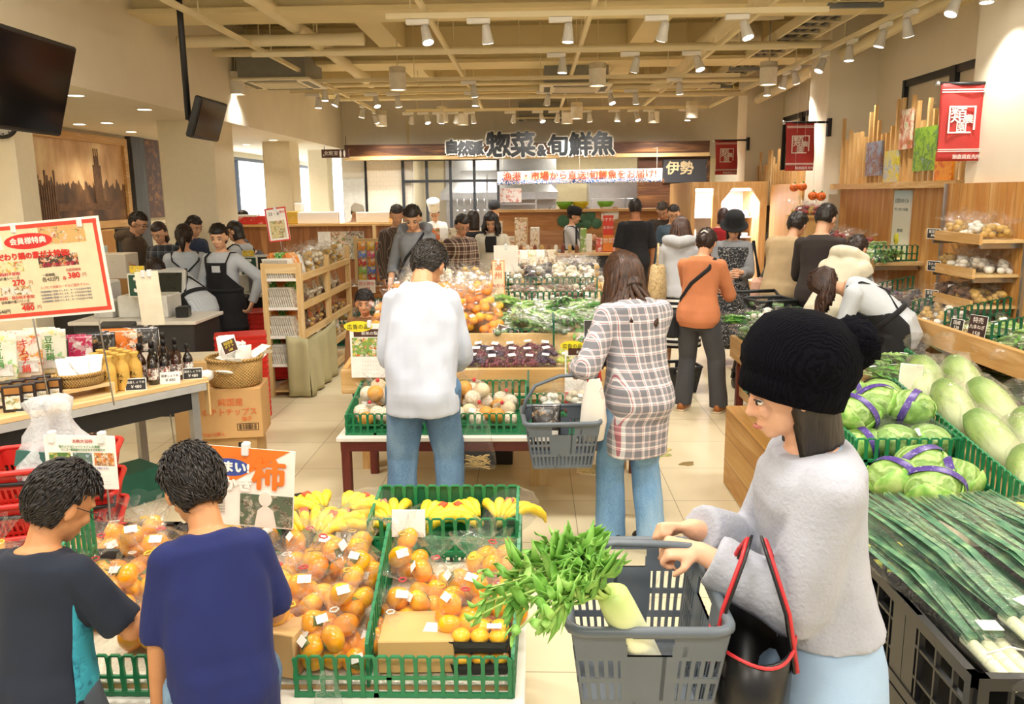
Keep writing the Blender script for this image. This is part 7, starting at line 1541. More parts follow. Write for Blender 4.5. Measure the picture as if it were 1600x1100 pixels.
# chilled cabinet
o = thing('chilled_cabinet', 'bright chilled cabinet in a light wooden frame with packed food on white shelves', 'cabinet', (0, 0, 0))
obj('frame', MB().box(2.3, 2.36, 12.3, 14.2, 0, 1.92).box(2.62, 2.74, 12.3, 12.4, 0, 1.92).box(3.3, 3.4, 12.3, 14.2, 0, 1.92).box(2.3, 3.4, 12.3, 14.2, 1.86, 1.95).box(2.3, 3.4, 12.3, 12.45, 0, .5), pineZ, o)
obj('lining', MB().box(2.36, 3.3, 13.3, 13.34, .5, 1.86).box(2.36, 3.3, 12.45, 13.3, .45, .5), mat('eef0f6', .4), o)

for q in ([(2.74, 1.86), (2.74, 1.66), (2.9, 1.86)], [(3.3, 1.86), (3.3, 1.66), (3.16, 1.86)]): obj('corner_moulding', MB().prism(q, -12.4, -12.3, 0, rot(90)), pineZ, o)
for z in (.8, 1.12, 1.42): obj('shelf', MB().box(2.37, 3.29, 12.7, 13.3, z, z + .02), mat('f4f6fa', .3), o)
obj('light_strip', MB().box(2.4, 3.28, 12.5, 12.54, 1.82, 1.85), glow('eae6ff', 14), o); lamp('AREA', (2.83, 12.6, 1.8), 24, (.9, .88, 1), .8, name='cabinet_light', sy=.2)
for r, z in enumerate((.5, .82, 1.14, 1.44)):
    for i in range(8): solo('food_pack', MB().box(-.045, .045, -.06, .06, 0, .05 + .03 * ((i + r) % 3), 0, None, .006), spots(('f0e6e6', 'e6eaf0', 'f2eee4')[i % 3], ['e09aa0', 'f4f4f4', 'c9d4e0', 'd8b48a'], 24), ('packed food on the bottom of the chilled cabinet', 'packed food on the lowest shelf of the chilled cabinet', 'packed food on the middle shelf of the chilled cabinet', 'packed food on the top shelf of the chilled cabinet')[r], 'food pack', (2.44 + .112 * i, 12.85, z + .001), group='chilled packs row ' + str(r + 1))
solo('wood_screen', MB().box(3.42, 3.46, 10.9, 12.2, 0, 1.9), wood('e6bd80', 'd9aa68', 'efcf9a', 'Z', .4), 'smooth light wood panel between the chilled cabinet and the second pillar', 'panel')
# ---------------------------------------------------------------- sauce bench, cartons and price board at the left
BX, BY, BA = -1.9, 4.62, math.degrees(math.atan2(1.37, 1.0))       # right front corner of the bench; local -x runs towards us along its front
BM = T(BX, BY, 0, az=BA)
def bl(x, y, z): return BM @ V((x, y, z))
o = thing('sauce_bench', 'long bench with pale top and grey edge carrying sauces and soups', 'bench', M=BM)
obj('benchtop', MB().box(-2.2, .02, 0, .75, .745, .775, 0, None, .004), pale, o); obj('edge', MB().box(-2.2, 0, .0, .04, .705, .745), mat('c9cbcc', .4, metal=.4), o); obj('valance', MB().box(-2.1, -.08, .03, .05, .6, .705), black_m, o)
for x, y in ((-.06, .05), (-.06, .68), (-.5, .3), (-2.1, .05), (-2.1, .68)): obj('leg', MB().box(x - .022, x + .022, y - .022, y + .022, 0, .745), mat('a9abad', .35, metal=.6), o)
obj('towel_roll', MB().caps((.02, .12, .76), (.09, .12, .76), .035, .035, 14), white_m, o); obj('hanging_slat', MB().box(.02, .03, .02, .06, .55, .76), paleZ, o)
R_ = random.Random(8)
for i in range(9):
    x, y = -.05 - .072 * (i % 4) - .02 * (i // 4), .09 + .09 * (i // 4); p_ = bl(x, y, .776); BOTTLE.put(T(p_.x, p_.y, p_.z, az=R_.uniform(-30, 30), s=1.0 + .12 * (i // 4)), 'dark sauce bottle with white label at the right end of the bench', 'dark sauce bottles', i % 3)
for i in range(11):
    x, y = -.36 - .072 * (i % 3), .1 + .075 * (i // 3); p_ = bl(x, y, .776); WRAP.put(T(p_.x, p_.y, p_.z, az=R_.uniform(-12, 12)), 'bottle wrapped in tan paper with brush lettering beside the dark bottles', 'paper wrapped bottles', 0)
for x, w, l in ((-.06, .1, 'right end, before the dark bottles'), (-.2, .1, 'white, between the dark bottles'), (-.4, .1, 'before the paper wrapped bottles'), (-.93, .14, 'at the near end of the bench')):
    p_ = bl(x, .035, .777); card('small price card on the bench, ' + l, T(p_.x, p_.y, p_.z, az=BA - 38, ax=-14), w, .06, STICK if 'white' in l else mat('2a2826', .6), '国産しょうゆ|￥480', '3a3a38' if 'white' in l else 'f0ece2')
solo('wooden_riser', MB().box(-.13, .13, -.08, .08, 0, .012).box(-.13, -.11, -.08, .08, .012, .05).box(.11, .13, -.08, .08, .012, .05).box(-.13, .13, -.08, .08, .05, .065), pale, 'small pale wooden riser under the shallow wicker basket', 'riser', M=BM @ T(-.64, .12, .776))
o = basket('shallow wicker basket of white packets on a wooden riser', BM @ T(-.64, .13, .842), .24, .18, .06)
for i in range(5): POUCH.put(BM @ T(-.7 + .03 * i, .13 + .02 * (i % 2), .87, ax=-30, az=R_.uniform(-50, 50), s=.8), 'cream packet lying in the shallow wicker basket', 'packets in the shallow basket', 5)
for i in range(5):
    for k in range(2): POUCH.put(BM @ T(-.06 - .135 * i, .56 + .07 * k, .776, ax=-10, az=-40, s=1.6), ('dark and silver soup pouch standing at the back of the bench', 'bright soup pouch standing at the back of the bench')[i == 3], ('dark soup pouches', 'bright soup pouches')[i == 3], (0, 4, 0, 1, 0)[i])
solo('display_riser', MB().box(-.28, .28, -.11, .11, 0, .09, 0, None, .004), CARD, 'low carton under the bright soup pouches', 'riser', M=BM @ T(-.86, .47, .776))
for i in range(4):
    for k in range(3): POUCH.put(BM @ T(-.66 - .125 * i, .42 + .06 * k, .868, ax=-8, az=-40, s=1.5), ('green and cream soy milk soup pouch', 'red and cream spicy soup pouch')[i % 2] + ' in the tall rows below the price board', ('green soup pouches', 'red soup pouches')[i % 2], (2, 3)[i % 2])
sp1, sp2 = MB(), MB()
for i in range(4):
    M = BM @ T(-.66 - .125 * i, .42, .868, az=-40) @ T(0, -.03, .16)
    for j, ch in enumerate(('豆乳鍋', 'キムチ鍋')[i % 2]): (sp1, sp2)[i % 2].text(ch, .044, M @ T(.015, -.012 + .0, -.046 * j + .03, ax=82), 0, .0006, off=.001)
# printed names belong to the front pouches
for mb, m_ in ((sp1, '3f8f3a'), (sp2, 'd23a2a')):
    o = [q for q in bpy.data.objects if q.name.startswith('food_pouch') and q.get('group') == ('green soup pouches' if m_ == '3f8f3a' else 'red soup pouches')][0]
    inv = o.matrix_world.inverted(); mb.v = [tuple(inv @ V(v)) for v in mb.v]; obj('lettering', mb, mat(m_, .5), o)
for i in range(8):
    p_ = bl(-.8 - .062 * (i % 4), .1 + .12 * (i // 4), .776); o = thing('soup_box', 'dark boxed soup with white panel at the front of the bench', 'box', p_, BA - 30, 'boxed soups'); obj('carton', MB().box(-.045, .045, -.02, .02, 0, .13, 0, None, .003), mat('2c2220', .4, .1), o); obj('front_panel', MB().box(-.032, .032, -.0215, -.02, .015, .08), spots('efe9dc', ['c8a25a', 'efe9dc', '5a8a4a'], 40), o); obj('window', MB().box(-.032, .032, -.0215, -.02, .09, .12), mat('b07a3c', .4), o)
# cream folded card on its stand and kraft sheet
a = at(236, 470, Y=5.1); o = poster('tall blank cream card standing behind the soup pouches', 'card', T(a.x - .07, 5.1, a.z - .16, ay=-3), .145, .34, mat('ece1c8', .6)); stand(o, .09, -(a.z - .16), .34); stand(o, .05, -.02, .34)
solo('kraft_carton', MB().box(-.2, .2, -.15, .15, 0, .7, 0, None, .004), CARD, 'tall kraft carton between the bench and the tills', 'box', (-2.3, 5.6, 0), 12)
solo('grey_counter_lid', MB().prism([(-.35, -.12), (.2, -.12), (.42, .12), (-.42, .12)], 0, .02), mat('c9bfa4', .4), 'grey folding board lying on the kraft cartons', 'board', (-2.28, 5.62, .701), 8)
# stacked cartons and packet basket
o = thing('carton', 'lower brown carton under the potato crisp carton', 'carton', (-1.9, 4.98, 0), 8); obj('box', MB().box(-.17, .17, -.15, .15, 0, .355, 0, None, .004), CARD, o); obj('printed_mark', MB().box(.06, .13, -.152, -.15, .24, .32), black_m, o)
o = thing('carton', 'brown carton printed with orange Japanese lettering and a barcode', 'carton', (-1.87, 4.95, .356), 9); obj('box', MB().box(-.19, .19, -.15, .15, 0, .31, 0, None, .004), mat('cda26a', .8, .05, 5), o)
for tx_, s_, x, z in (('純国産', .05, .01, .225), ('ポテトチップス', .047, 0, .165), ('柚子', .03, .1, .12), ('55g×12袋入', .026, -.1, .03)): obj('lettering', MB().text(tx_, s_, T(x, -.1525, z, ax=90), 0, .0008), mat('e0703a', .6), o)
bc = MB().box(.04, .165, -.1512, -.15, .048, .05).box(.04, .165, -.1512, -.15, .09, .092).box(.04, .042, -.1512, -.15, .048, .092).box(.163, .165, -.1512, -.15, .048, .092)
for i in range(18): bc.box(.052 + .0058 * i, .052 + .0058 * i + (.0018, .003, .0012)[i % 3], -.1512, -.15, .054, .086)
obj('barcode', bc, mat('3a2a1c', .6), o)
BK = basket('deep round wicker basket heaped with white packets on the carton', T(-1.84, 4.93, .667), .33, .3, .17)
for i in range(16): POUCH.put(T(-1.84 + R_.uniform(-.1, .1), 4.93 + R_.uniform(-.09, .09), .75 + .035 * (i // 5), ax=R_.uniform(-80, 10), az=R_.uniform(-180, 180), s=.9), 'white snack packet in the deep wicker basket', 'white packets in the deep basket', 5)
p_ = at(362, 545, Y=4.8); card('brown and yellow price card stuck among the white packets', T(p_.x, 4.8, p_.z - .02, ay=-22, ax=-12), .085, .075, mat('4a2c22', .6), '純国産|ポテト|108', 'f0d84a')
# big membership price board
a, b = at(-40, 505, Y=3.95), at(163, 360, Y=3.95); w, h = b.x - a.x + .12, b.z - a.z - .005; x0 = a.x - .12
def X_(px_): return (at(px_, 430, Y=3.95).x - x0) / w
def Z_(py_): return (at(80, py_, Y=3.95).z - a.z) / h
def sz(n): return n / 200 * 1.4
food = spots('d8b070', ['e8d8a0', 'b8502a', '5a8a3a', 'f0e6d6', 'e08a9a', 'c88a3a'], 44, .4, .55)
red = 'd8342c'
o = poster('large cream membership price board with red border hung at the left edge', 'price board', T(x0, 3.95, a.z, ay=-4.5), w, h, mat('f0dfba', .5), edge=('dd4a36', .018),
    text=[('会員様特典', X_(60), Z_(388), .078, 'f6f1e6', 1.05, .001), ('だわり鍋の素が大特価!', X_(64), Z_(411), .08, red, 1.0, .0014), ('8', X_(10), Z_(387), .13, '1c1c1c', 1, .0015), ('11/', X_(-6), Z_(388), .09, '8a8478'), ('270', X_(33), Z_(451), .085, red, 1.1, .0012), ('380', X_(121), Z_(447), .085, red, 1.1, .0012), ('480', X_(40), Z_(491), .085, red, 1.1, .0012), ('各432円', X_(84), Z_(450), .055, '4a4640'), ('540円', X_(2), Z_(494), .055, '4a4640'), ('調味料不使用!', X_(20), Z_(437), .042, 'd83a5a'), ('鍋の素シリーズ', X_(18), Z_(443.5), .036, '3a4a3a'), ('調味料・保存料不使用!', X_(24), Z_(474), .042, 'd83a3a'), ('旨味鍋の素シリーズ', X_(22), Z_(480), .036, '4a4640'), ('料亭の味をご家庭で', X_(104), Z_(428), .045, 'd83a5a'), ('会員様価格', X_(122), Z_(438), .034, 'c86a5a'), ('一般価格', X_(82), Z_(443), .036, '4a4640'), ('会員様価格', X_(40), Z_(484.5), .03, 'c86a5a'), ('各', X_(106), Z_(450), .045, red), ('円', X_(138), Z_(447), .05, 'c89a8a'), ('円', X_(52), Z_(452), .05, 'c89a8a'), ('円', X_(58), Z_(491), .05, 'c89a8a'),
          ('レジにて会員カードをご提示下さい。', X_(106), Z_(462), .034, 'e08a7a')] + [('会員様価格に変更いたします。カードをお忘れの場合', X_(104), Z_(468.5 + 5 * i), .024, '8a92a0') for i in range(4)],
    pics=[(X_(78), X_(150), Z_(396), Z_(364), food), (X_(-10), X_(45), Z_(434), Z_(418), spots('e6dfb0', ['7ab04a', 'e8c23a', 'e8e4d0', 'd85a3a'], 60)), (X_(70), X_(132), Z_(431), Z_(412), spots('4a3a30', ['c9a25a', '2a2420', 'e8e0d0', 'd8502a'], 60)), (X_(2), X_(50), Z_(470), Z_(456), spots('e6e2d6', ['3a3430', 'e6e2d6', 'd8a24a'], 50)), (X_(-12), X_(19), Z_(398), Z_(377), mat('f4f2ec', .5))],
    shapes=[(oval(X_(60), Z_(388), (X_(98) - X_(22)) / 2, .085), 'd83430')])
obj('margin', MB().box(-.0, w + .012, .002, .006, -.012, h + .012), STICK, o); stand(o, w * .5, -.5, h); stand(o, w * .9, -.48, h)
# red baskets
RED = mat('c8261e', .35, .05)
o = thing('basket_stand', 'low dark trolley under the red baskets at the left edge', 'trolley', (-1.93, 3.12, 0), 20); obj('deck', MB().box(-.32, .32, -.26, .26, .12, .16), BLACKP, o)
for x in (-.25, .25):
    for y in (-.2, .2): obj('wheel', MB().lathe([(.01, -.015), (.05, -.015), (.055, 0), (.05, .015), (.01, .015)], 16, 0, T(x, y, .055, ax=90)), BLACKP, o); obj('fork', MB().box(x - .012, x + .012, y - .012, y + .012, .055, .125), steel_m, o)
for i in range(4):
    b_ = shop_basket('red shopping basket, ' + ('lowest of the stack', 'second of the stack', 'third of the stack', 'topmost of the stack under a plastic bag')[i] + ' at the left edge', T(-1.93, 3.12, .161 + .13 * i, az=20), RED, .46, .36, .24, group='red baskets at the left edge')
    handle(b_, black_m, [(-.235, -.17, .235), (-.235, -.185, .2), (0, -.19, .195), (.235, -.185, .2), (.235, -.17, .235)], .008)
o = thing('plastic_bag', 'white plastic carrier bag with a green mark on the top red basket', 'plastic bag', (-1.93, 3.1, .7), 15); WB = film('eef1f4', .5, 'white_carrier_film', .3)
obj('bag', MB().lathe([(.05, 0), (.14, .02), (.16, .05), (.15, .08), (.13, .11), (.12, .14), (.1, .17), (.085, .2), (.07, .23), (.066, .26), (.075, .29), (.08, .32), (.05, .34)], 48, 0, T(.03, 0, 0), lambda a, z: 1 + .2 * math.sin(a * 3 + z * 14) + .12 * math.sin(a * 7 - z * 26) + .06 * math.sin(a * 13 + z * 50)), WB, o); obj('green_mark', MB().box(-.1, .0, -.15, -.12, .06, .12, 0, rot(-12, 10, 0)), mat('2f5f55', .5), o)
for k in range(2):
    for i in range(14): solo('shopping_basket', MB().loft([[(x * q, y * q, z) for x, y in ((-.22, -.16), (.22, -.16), (.22, .16), (-.22, .16))] for z, q in ((0, .9), (.03, 1), (.028, 1.04), (.036, 1.04), (.036, .96), (.01, .86))], smooth=False), RED, 'red basket nested in the stack under the sauce bench, ' + ('near stack', 'far stack')[k], 'basket', M=BM @ T(-.75 - .52 * k, .4, .03 + .034 * i), group='nested red baskets ' + ('near', 'far')[k])
solo('folding_crate', MB().box(-.17, .17, -.13, .13, 0, .2, 0, None, .005), mat('17604f', .5), 'dark green crate on the floor under the right end of the bench', 'crate', M=BM @ T(-.28, .5, 0))
for i, (x, y, w_, h_, c, l) in enumerate(((-2.55, 3.55, .4, .52, '6a4f36', 'brown carton with printed label behind the red baskets'), (-1.62, 3.4, .42, .25, '19191b', 'black crate on the floor behind the boys'), (-1.2, 3.5, .42, .42, '19191b', 'black crate stack between the leaflet and the orange poster'), (-2.35, 2.75, .4, .55, '8a6a48', 'brown carton at the bottom left edge'))): solo('stock_box', MB().box(-w_ / 2, w_ / 2, -.15, .15, 0, h_, 0, None, .006), spots(c, [c, c, 'c8b08a'], 6, .7) if c[0] != '1' else BLACKP, l, 'box', (x, y, 0), 12 * i)

# ---------------------------------------------------------------- tills
def till(x, y, rz, num, label):
    o = thing('checkout_counter', label, 'till', (x, y, 0), rz)
    obj('cabinet', MB().box(-.5, .5, -.28, .28, 0, .78, 0, None, .008), mat('2b2b2e', .5), o); obj('worktop', MB().box(-.53, .53, -.31, .31, .78, .81, 0, None, .005), mat('d8d4ca', .4), o)
    obj('register', MB().box(-.2, .22, -.12, .18, .81, 1.0, 0, None, .012), mat('d0cfc8', .45), o); obj('screen', MB().box(-.17, .17, -.02, .02, 1.0, 1.24, 0, rot(-14) @ T(0, .15, 0), .008), mat('bfc0bb', .4), o)
    obj('display', MB().box(-.14, .14, -.024, -.02, 1.03, 1.21, 0, rot(-14) @ T(0, .15, 0)), mat('1c2420', .2), o); obj('keypad', MB().box(-.17, .1, -.2, -.12, .9, .93, 0, rot(20)), mat('3a3a3c', .5), o)
    obj('card_reader', MB().box(.26, .36, -.16, -.02, .81, .9, 0, rot(0, 0, 10), .01), mat('1f2120', .3), o); obj('printer', MB().box(-.42, -.26, -.1, .12, .81, .95, 0, None, .01), mat('c8c7c0', .5), o)
    s_ = obj('number_sign', MB().box(-.09, .09, -.012, .012, 0, .2, 0, None, .01), mat('e8e6dc', .5), o, M=T(.05, -.22, 1.0)); obj('number_panel', MB().box(-.075, .075, -.015, -.012, .015, .185), mat('1f4a38', .5), s_); obj('numeral', MB().text(num, .17, T(0, -.017, .1, ax=90), 0, .001, off=.006), white_m, s_); obj('yellow_tag', MB().box(-.06, .06, -.014, -.004, .2, .26), spots('e6c62a', ['e6c62a', '8a7a2a', 'f0e6b0'], 40), s_)
    obj('sign_post', MB().box(.03, .07, -.22, -.19, .81, 1.02), steel_m, o); return o
c_ = at(222, 430, Y=6.75); till(c_.x - .05, 6.9, 0, '3', 'till number three with white register screen')
c_ = at(401, 385, Y=8.35); till(c_.x - .2, 8.75, 0, '5', 'till number five behind the clerk with her hand on her hip')
for k, (x, y) in enumerate(((-2.68, 8.05), (-2.4, 6.6))): solo('basket_stack', MB().loft([[(a_ * q, b_ * q, z) for a_, b_ in ((-.2, -.16), (.2, -.16), (.2, .16), (-.2, .16))] for i in range(14) for z, q in ((.02 + i * .05, .94), (.05 + i * .05, 1.02), (.055 + i * .05, .94))], smooth=False), RED, ('stack of red baskets beside the wooden rack', 'stack of red baskets before till number three')[k], 'basket stack', (x, y, 0), 20)
o = thing('letter_tray', 'white printer and paper trays on the first till', 'printer', (-4.15, 7.6, 0)); obj('cabinet', MB().box(-.3, .3, -.2, .2, 0, .85), mat('3a3835', .6), o); obj('printer', MB().box(-.22, .22, -.16, .16, .85, 1.05, 0, None, .02), white_m, o); obj('slot', MB().box(-.16, .16, -.165, -.16, .9, .94), black_m, o)
o = thing('carton', 'white and orange carton on the shelf by the pillar', 'carton', (-4.3, 8.4, 0)); obj('stand', MB().box(-.2, .2, -.16, .16, 0, 1.0), mat('b98a52', .6), o); obj('box', MB().box(-.18, .18, -.14, .14, 1.0, 1.25, 0, None, .006), spots('eee6d6', ['e0a050', 'eee6d6', 'eee6d6'], 8), o)

# ---------------------------------------------------------------- wooden packet rack
o = thing('packet_rack', 'long light wooden rack of dried food packets with open end', 'rack', (0, 0, 0)); x0, x1, y0, y1, H = -2.43, -2.07, 7.3, 9.3, 1.22
for x in (x0, x1 - .05):
    for y in (y0, (y0 + y1) / 2, y1 - .05): obj('post', MB().box(x, x + .05, y, y + .05, 0, H if y < 9 else H + .04), paleZ, o)
SH = (.06, .3, .56, .82, 1.08)
for z in SH: obj('shelf', MB().box(x0 + .03, x1 - .02, y0 + .02, y1 - .02, z - .02, z), paleY, o); obj('edge_rail', MB().box(x1 - .03, x1 + .006, y0 + .05, y1 - .05, z - .02, z + .035), paleY, o)
obj('end_rail', MB().box(x0 + .04, x1 - .04, y0 - .005, y0 + .03, H - .09, H - .004), pale, o)
for z in SH[1:]: obj('white_liner', MB().box(x0 + .05, x1 - .05, y0 - .002, y0 + .02, z - .02, z + .005), white_m, o)
for r, z in enumerate(SH[1:]):
    nm = ('bottom', 'second', 'third', 'top')[r]
    for i in range(12): SLIM.put(T(x0 + .065 + .02 * i, 7.36, z + .002, ax=-14, az=78, s=.95), 'slim packet filed edge on at the open end of the wooden rack, %s shelf' % nm, 'slim packets on the %s shelf' % nm, (0, 0, 0, 0, 0, 0, 0, 0)[i % 8])
    for i in range(9): SLIM.put(T(x0 + .08 + .024 * i, 7.52, z + .03 + .02 * (i % 2), ax=-20, az=60, s=.95), 'green or orange topped packet behind the slim ones, %s shelf' % nm, 'coloured packets on the %s shelf' % nm, (1, 2, 1, 2)[(i // 3 + r) % 4])
    for i in range(14): (RBAG if (i + r) % 3 else POUCH).put(T(x1 - .1, 7.75 + .105 * i, z + .003, az=90 + R_.uniform(-15, 15), ax=-10, s=1.05), 'bag of dried food on the aisle side of the wooden rack, %s shelf' % nm, 'aisle side bags on the %s shelf' % nm, ((2, 6, 1)[i % 3] if (i + r) % 3 else (5, 6, 7)[i % 3]))
fill(RBAG, x0 + .06, x1 - .06, 7.7, 9.2, 2, 9, 1.16, 1.18, 'bag heaped on top of the wooden rack', 'bags on top of the rack', vars_=(3, 6, 1), seed=50, sc=(1.1, 1.3))
solo('cloth_cover', MB().sheet(lambda u, v: (x1 + .05 + .018 * math.sin(u * 22) * (1 - v) - .1 * v * v * (1 - u) - .0, 7.27 + 1.0 * u, .015 + .56 * v - .06 * v * math.sin(PI * u)), 30, 10, .006).sheet(lambda u, v: (x1 - .16 + .2 * u, 7.262 - .008 * math.sin(u * 9), .015 + .56 * v - .03 * u * v), 10, 8, .006), cloth('b3ad86', .06), 'grey green cloth draped over the foot of the wooden rack', 'cloth')
o = poster('white poster with red border standing over the wooden rack', 'poster', T(at(416, 378, Y=7.6).x, 7.7, at(416, 380, Y=7.6).z, ay=-6), .2, .31, mat('f2efe8', .5), edge=('d23a30', .012), text=[('23・8', .4, .82, .13, '3a3a3a'), ('割引', .82, .86, .09, 'd23a30')], pics=[(.15, .85, .1, .62, spots('d8c890', ['8aa05a', 'e8e0c8', 'a8723a'], 30))]); stand(o, .1, -.28, .31)
# long wooden counter further back, its posters and goods
o = thing('service_counter', 'long brown wooden counter wall between the pillar and the kitchen', 'counter', (0, 0, 0)); obj('panel', MB().box(-4.25, -1.95, 12.0, 12.08, 0, 1.38), brownwood, o); obj('top', MB().box(-4.28, -1.9, 11.96, 12.5, 1.38, 1.41), pine, o)
for px_, w_, h_, z_, l, m_ in ((509, .2, .32, .98, 'white notice sheet', mat('e9e6df', .6)), (532, .26, .4, .9, 'colourful sale flyer, left', spots('c8b8a0', ['c8402e', '5a8a3a', 'e8e0d0', '8a5a3a'], 22)), (556, .26, .4, .9, 'colourful sale flyer, right', spots('a8a090', ['8a3a30', '3a5a3a', 'e8e0d0', '6a5a4a'], 22))): obj('flyer', MB().box(px(px_, 11.98) - w_ / 2, px(px_, 11.98) + w_ / 2, 11.985, 11.998, z_, z_ + h_), m_, o)
gd = (('red gift box', 'c8302a', .5, .12), ('dark red jar set', '7a2a22', .4, .1), ('gold paper bag', 'c9a23a', .26, .18), ('white leaflet holder', 'f0ece2', .12, .3), ('white sale card with red print', 'efe6dc', .6, .17), ('tray of bread', 'd8b070', .3, .1), ('glass jar row', 'd8d8d0', .45, .14), ('pile of bagged sweets', 'e0d6c6', .5, .16))
for i, ((l, c, w_, h_), px_) in enumerate(zip(gd, (400, 420, 461, 470, 503, 600, 388, 585))): solo('counter_item', MB().box(-w_ / 2, w_ / 2, -.06, .06, 0, h_, 0, None, .01), spots(c, [c, 'f0e8dc', c], 10, .4, .56), l + ' on the long wooden counter', 'goods', (px(px_, 12.2), 12.12 + .14 * (i % 2), 1.411))
for i in range(12): solo('glass_jar', MB().lathe([(.03, 0), (.034, .02), (.03, .1), (.018, .12), (.02, .14)], 14), film('e8f0f0', .2, 'jar_glass', .3), 'clear glass on the counter by the window', 'glass', (px(372 + 5 * i, 12.35), 12.4, 1.411), group='glasses by the window')
# snack rack and green crates
o = thing('snack_rack', 'light wooden rack hung with strips of colourful snack packets', 'rack', (0, 0, 0)); xa, xb, ya = -2.28, -1.9, 10.5
for x in (xa, xb): obj('post', MB().box(x, x + .04, ya, ya + .04, 0, 1.3), paleZ, o); obj('post', MB().box(x + .15, x + .19, ya + .5, ya + .54, 0, 1.42), paleZ, o)
obj('top_rail', MB().box(xa, xb + .04, ya + .01, ya + .03, 1.22, 1.27), pale, o); obj('side_shelf', MB().box(xb, xb + .2, ya + .04, ya + .5, .68, .7).box(xb, xb + .2, ya + .04, ya + .5, .95, .97).box(xb, xb + .2, ya + .04, ya + .5, 1.2, 1.22), pale, o); obj('back_panel', MB().box(xa, xb + .04, ya + .03, ya + .035, .5, 1.25), mat('e6dcc8', .6), o)
for c in range(3):
    for r in range(6): solo('snack_packet', pouch_mesh(.1, .11, .012), spots(('e05a8a', 'e8b83a', '8ac05a', 'd23a3a', '6a8ad8', 'e88a3a')[(c * 2 + r) % 6], ['f6efe0', 'f0d84a', 'd8405a', '5ab06a'], 30, .3), 'colourful snack packet on the hanging strips of the rack', 'packet', (xa + .1 + .115 * c, ya - .005, .62 + .1 * r), group='snack packets on strips')
fill(POUCH, xb + .03, xb + .17, ya + .08, ya + .46, 2, 4, .702, .702, 'packet on the low side shelf of the snack rack', 'side shelf packets low', vars_=(3, 7, 1), seed=60); fill(POUCH, xb + .03, xb + .17, ya + .08, ya + .46, 2, 4, .972, .972, 'packet on the middle side shelf of the snack rack', 'side shelf packets middle', vars_=(5, 0, 2), seed=61); fill(POUCH, xb + .03, xb + .17, ya + .08, ya + .46, 2, 4, 1.222, 1.222, 'packet on the top side shelf of the snack rack', 'side shelf packets top', vars_=(5, 6, 2), seed=62)
TEAL = mat('157a68', .45, .08)
for i in range(4): crate('teal crate in the stack in front of the snack rack, ' + ('bottom', 'second', 'third', 'top')[i], -1.93, 10.05, .005 + .145 * i, .36, .4, .14, group='teal crate stack', m=TEAL, pitch=.05)
for i in range(2): crate('teal crate in the short stack left of the taller one, ' + ('bottom', 'top')[i], -2.33, 10.1, .005 + .145 * i, .36, .4, .14, group='short teal stack', m=TEAL, pitch=.05)
o = thing('wooden_box', 'wooden tray box with loose packets on top of the teal crates', 'box', (-2.06, 10.05, .59)); obj('walls', MB().box(-.32, .32, -.2, -.17, 0, .14).box(-.32, .32, .17, .2, 0, .14).box(-.32, -.29, -.2, .2, 0, .14).box(.29, .32, -.2, .2, 0, .14).box(-.32, .32, -.2, .2, 0, .02), wood('a86f38', '8a5628', 'bd8a4e', 'X', .8), o)
fill(RBAG, -2.34, -1.8, 9.95, 10.15, 5, 2, .62, .64, 'pale packet in the wooden tray box', 'packets in the wooden box', vars_=(3, 1), seed=63); card('white price sheet with red header on the wooden tray box', T(-2.0, 9.82, .66), .2, .15, mat('efe6dc', .6), '超お買得|198', 'd23a30')
fill(RBAG, -2.5, -2.2, 9.95, 10.2, 3, 2, .3, .32, 'bagged goods on the short teal stack', 'bags on the short stack', vars_=(3, 6), seed=64, sc=(1.3, 1.6))
# tables of small boxed sweets between the striped man and the mandarins
block_table('pine table of lidded trays behind the checked blouse', -.98, -.52, 8.4, 9.1, .84)
fill(RBAG, -.95, -.55, 8.45, 9.05, 4, 4, .845, .85, 'lidded tray on the pine table behind the mandarins', 'lidded trays', vars_=(3, 2, 1), seed=65, sc=(1.1, 1.3))
o = thing('goods_shelf', 'wooden shelf of bottles and packets beyond the women at the back', 'shelf', (-1.0, 11.2, 0)); obj('frame', MB().box(-.5, .5, -.2, .2, .0, .05).box(-.5, -.46, -.2, .2, 0, 1.2).box(.46, .5, -.2, .2, 0, 1.2).box(-.5, .5, .18, .2, 0, 1.2), pine, o)
for z in (.4, .8, 1.17): obj('shelf', MB().box(-.48, .48, -.2, .2, z, z + .025), pine, o)
for r, z in enumerate((.426, .826, 1.196)):
    for i in range(8): POUCH.put(T(-1.42 + .115 * i, 11.1, z, az=R_.uniform(-10, 10), s=1.1), 'packet on the wooden shelf behind the women, ' + ('lower row', 'middle row', 'top row')[r], 'packets behind the women row %d' % (r + 1), (5, 6, 2, 7)[(i + r) % 4])
# ---------------------------------------------------------------- right wall shelving
XW = 3.6
o = thing('wall_panelling', 'knotty pine wall panelling with a ledge behind the vegetable shelves', 'panelling', (0, 0, 0)); obj('boards', MB().box(3.55, 3.598, 7.0, 9.8, .0, 1.82), wallwood, o); obj('ledge', MB().box(3.44, 3.598, 6.95, 9.85, 1.82, 1.88), pineY, o)
o = thing('wall_panelling', 'knotty pine panel with brackets beside the near pillar', 'panelling', (0, 0, 0)); obj('boards', MB().box(3.36, 3.41, 4.9, 6.95, 0, 1.85), wallwood, o); 
for y in (5.72, 6.9): obj('upright', MB().box(3.34, 3.36, y, y + .03, .5, 1.85), steel_m, o)
o = thing('slat_screen', 'screen of upright pine slats of uneven height on the right wall', 'slat screen', (0, 0, 0)); R_ = random.Random(21)
for i in range(26): y = 7.0 + .108 * i; obj('slat', MB().box(3.5, 3.53, y, y + .034, 1.88, 1.88 + .42 + R_.choice((.06, .12, .2, .3, .36, .16))), pineZ, o)
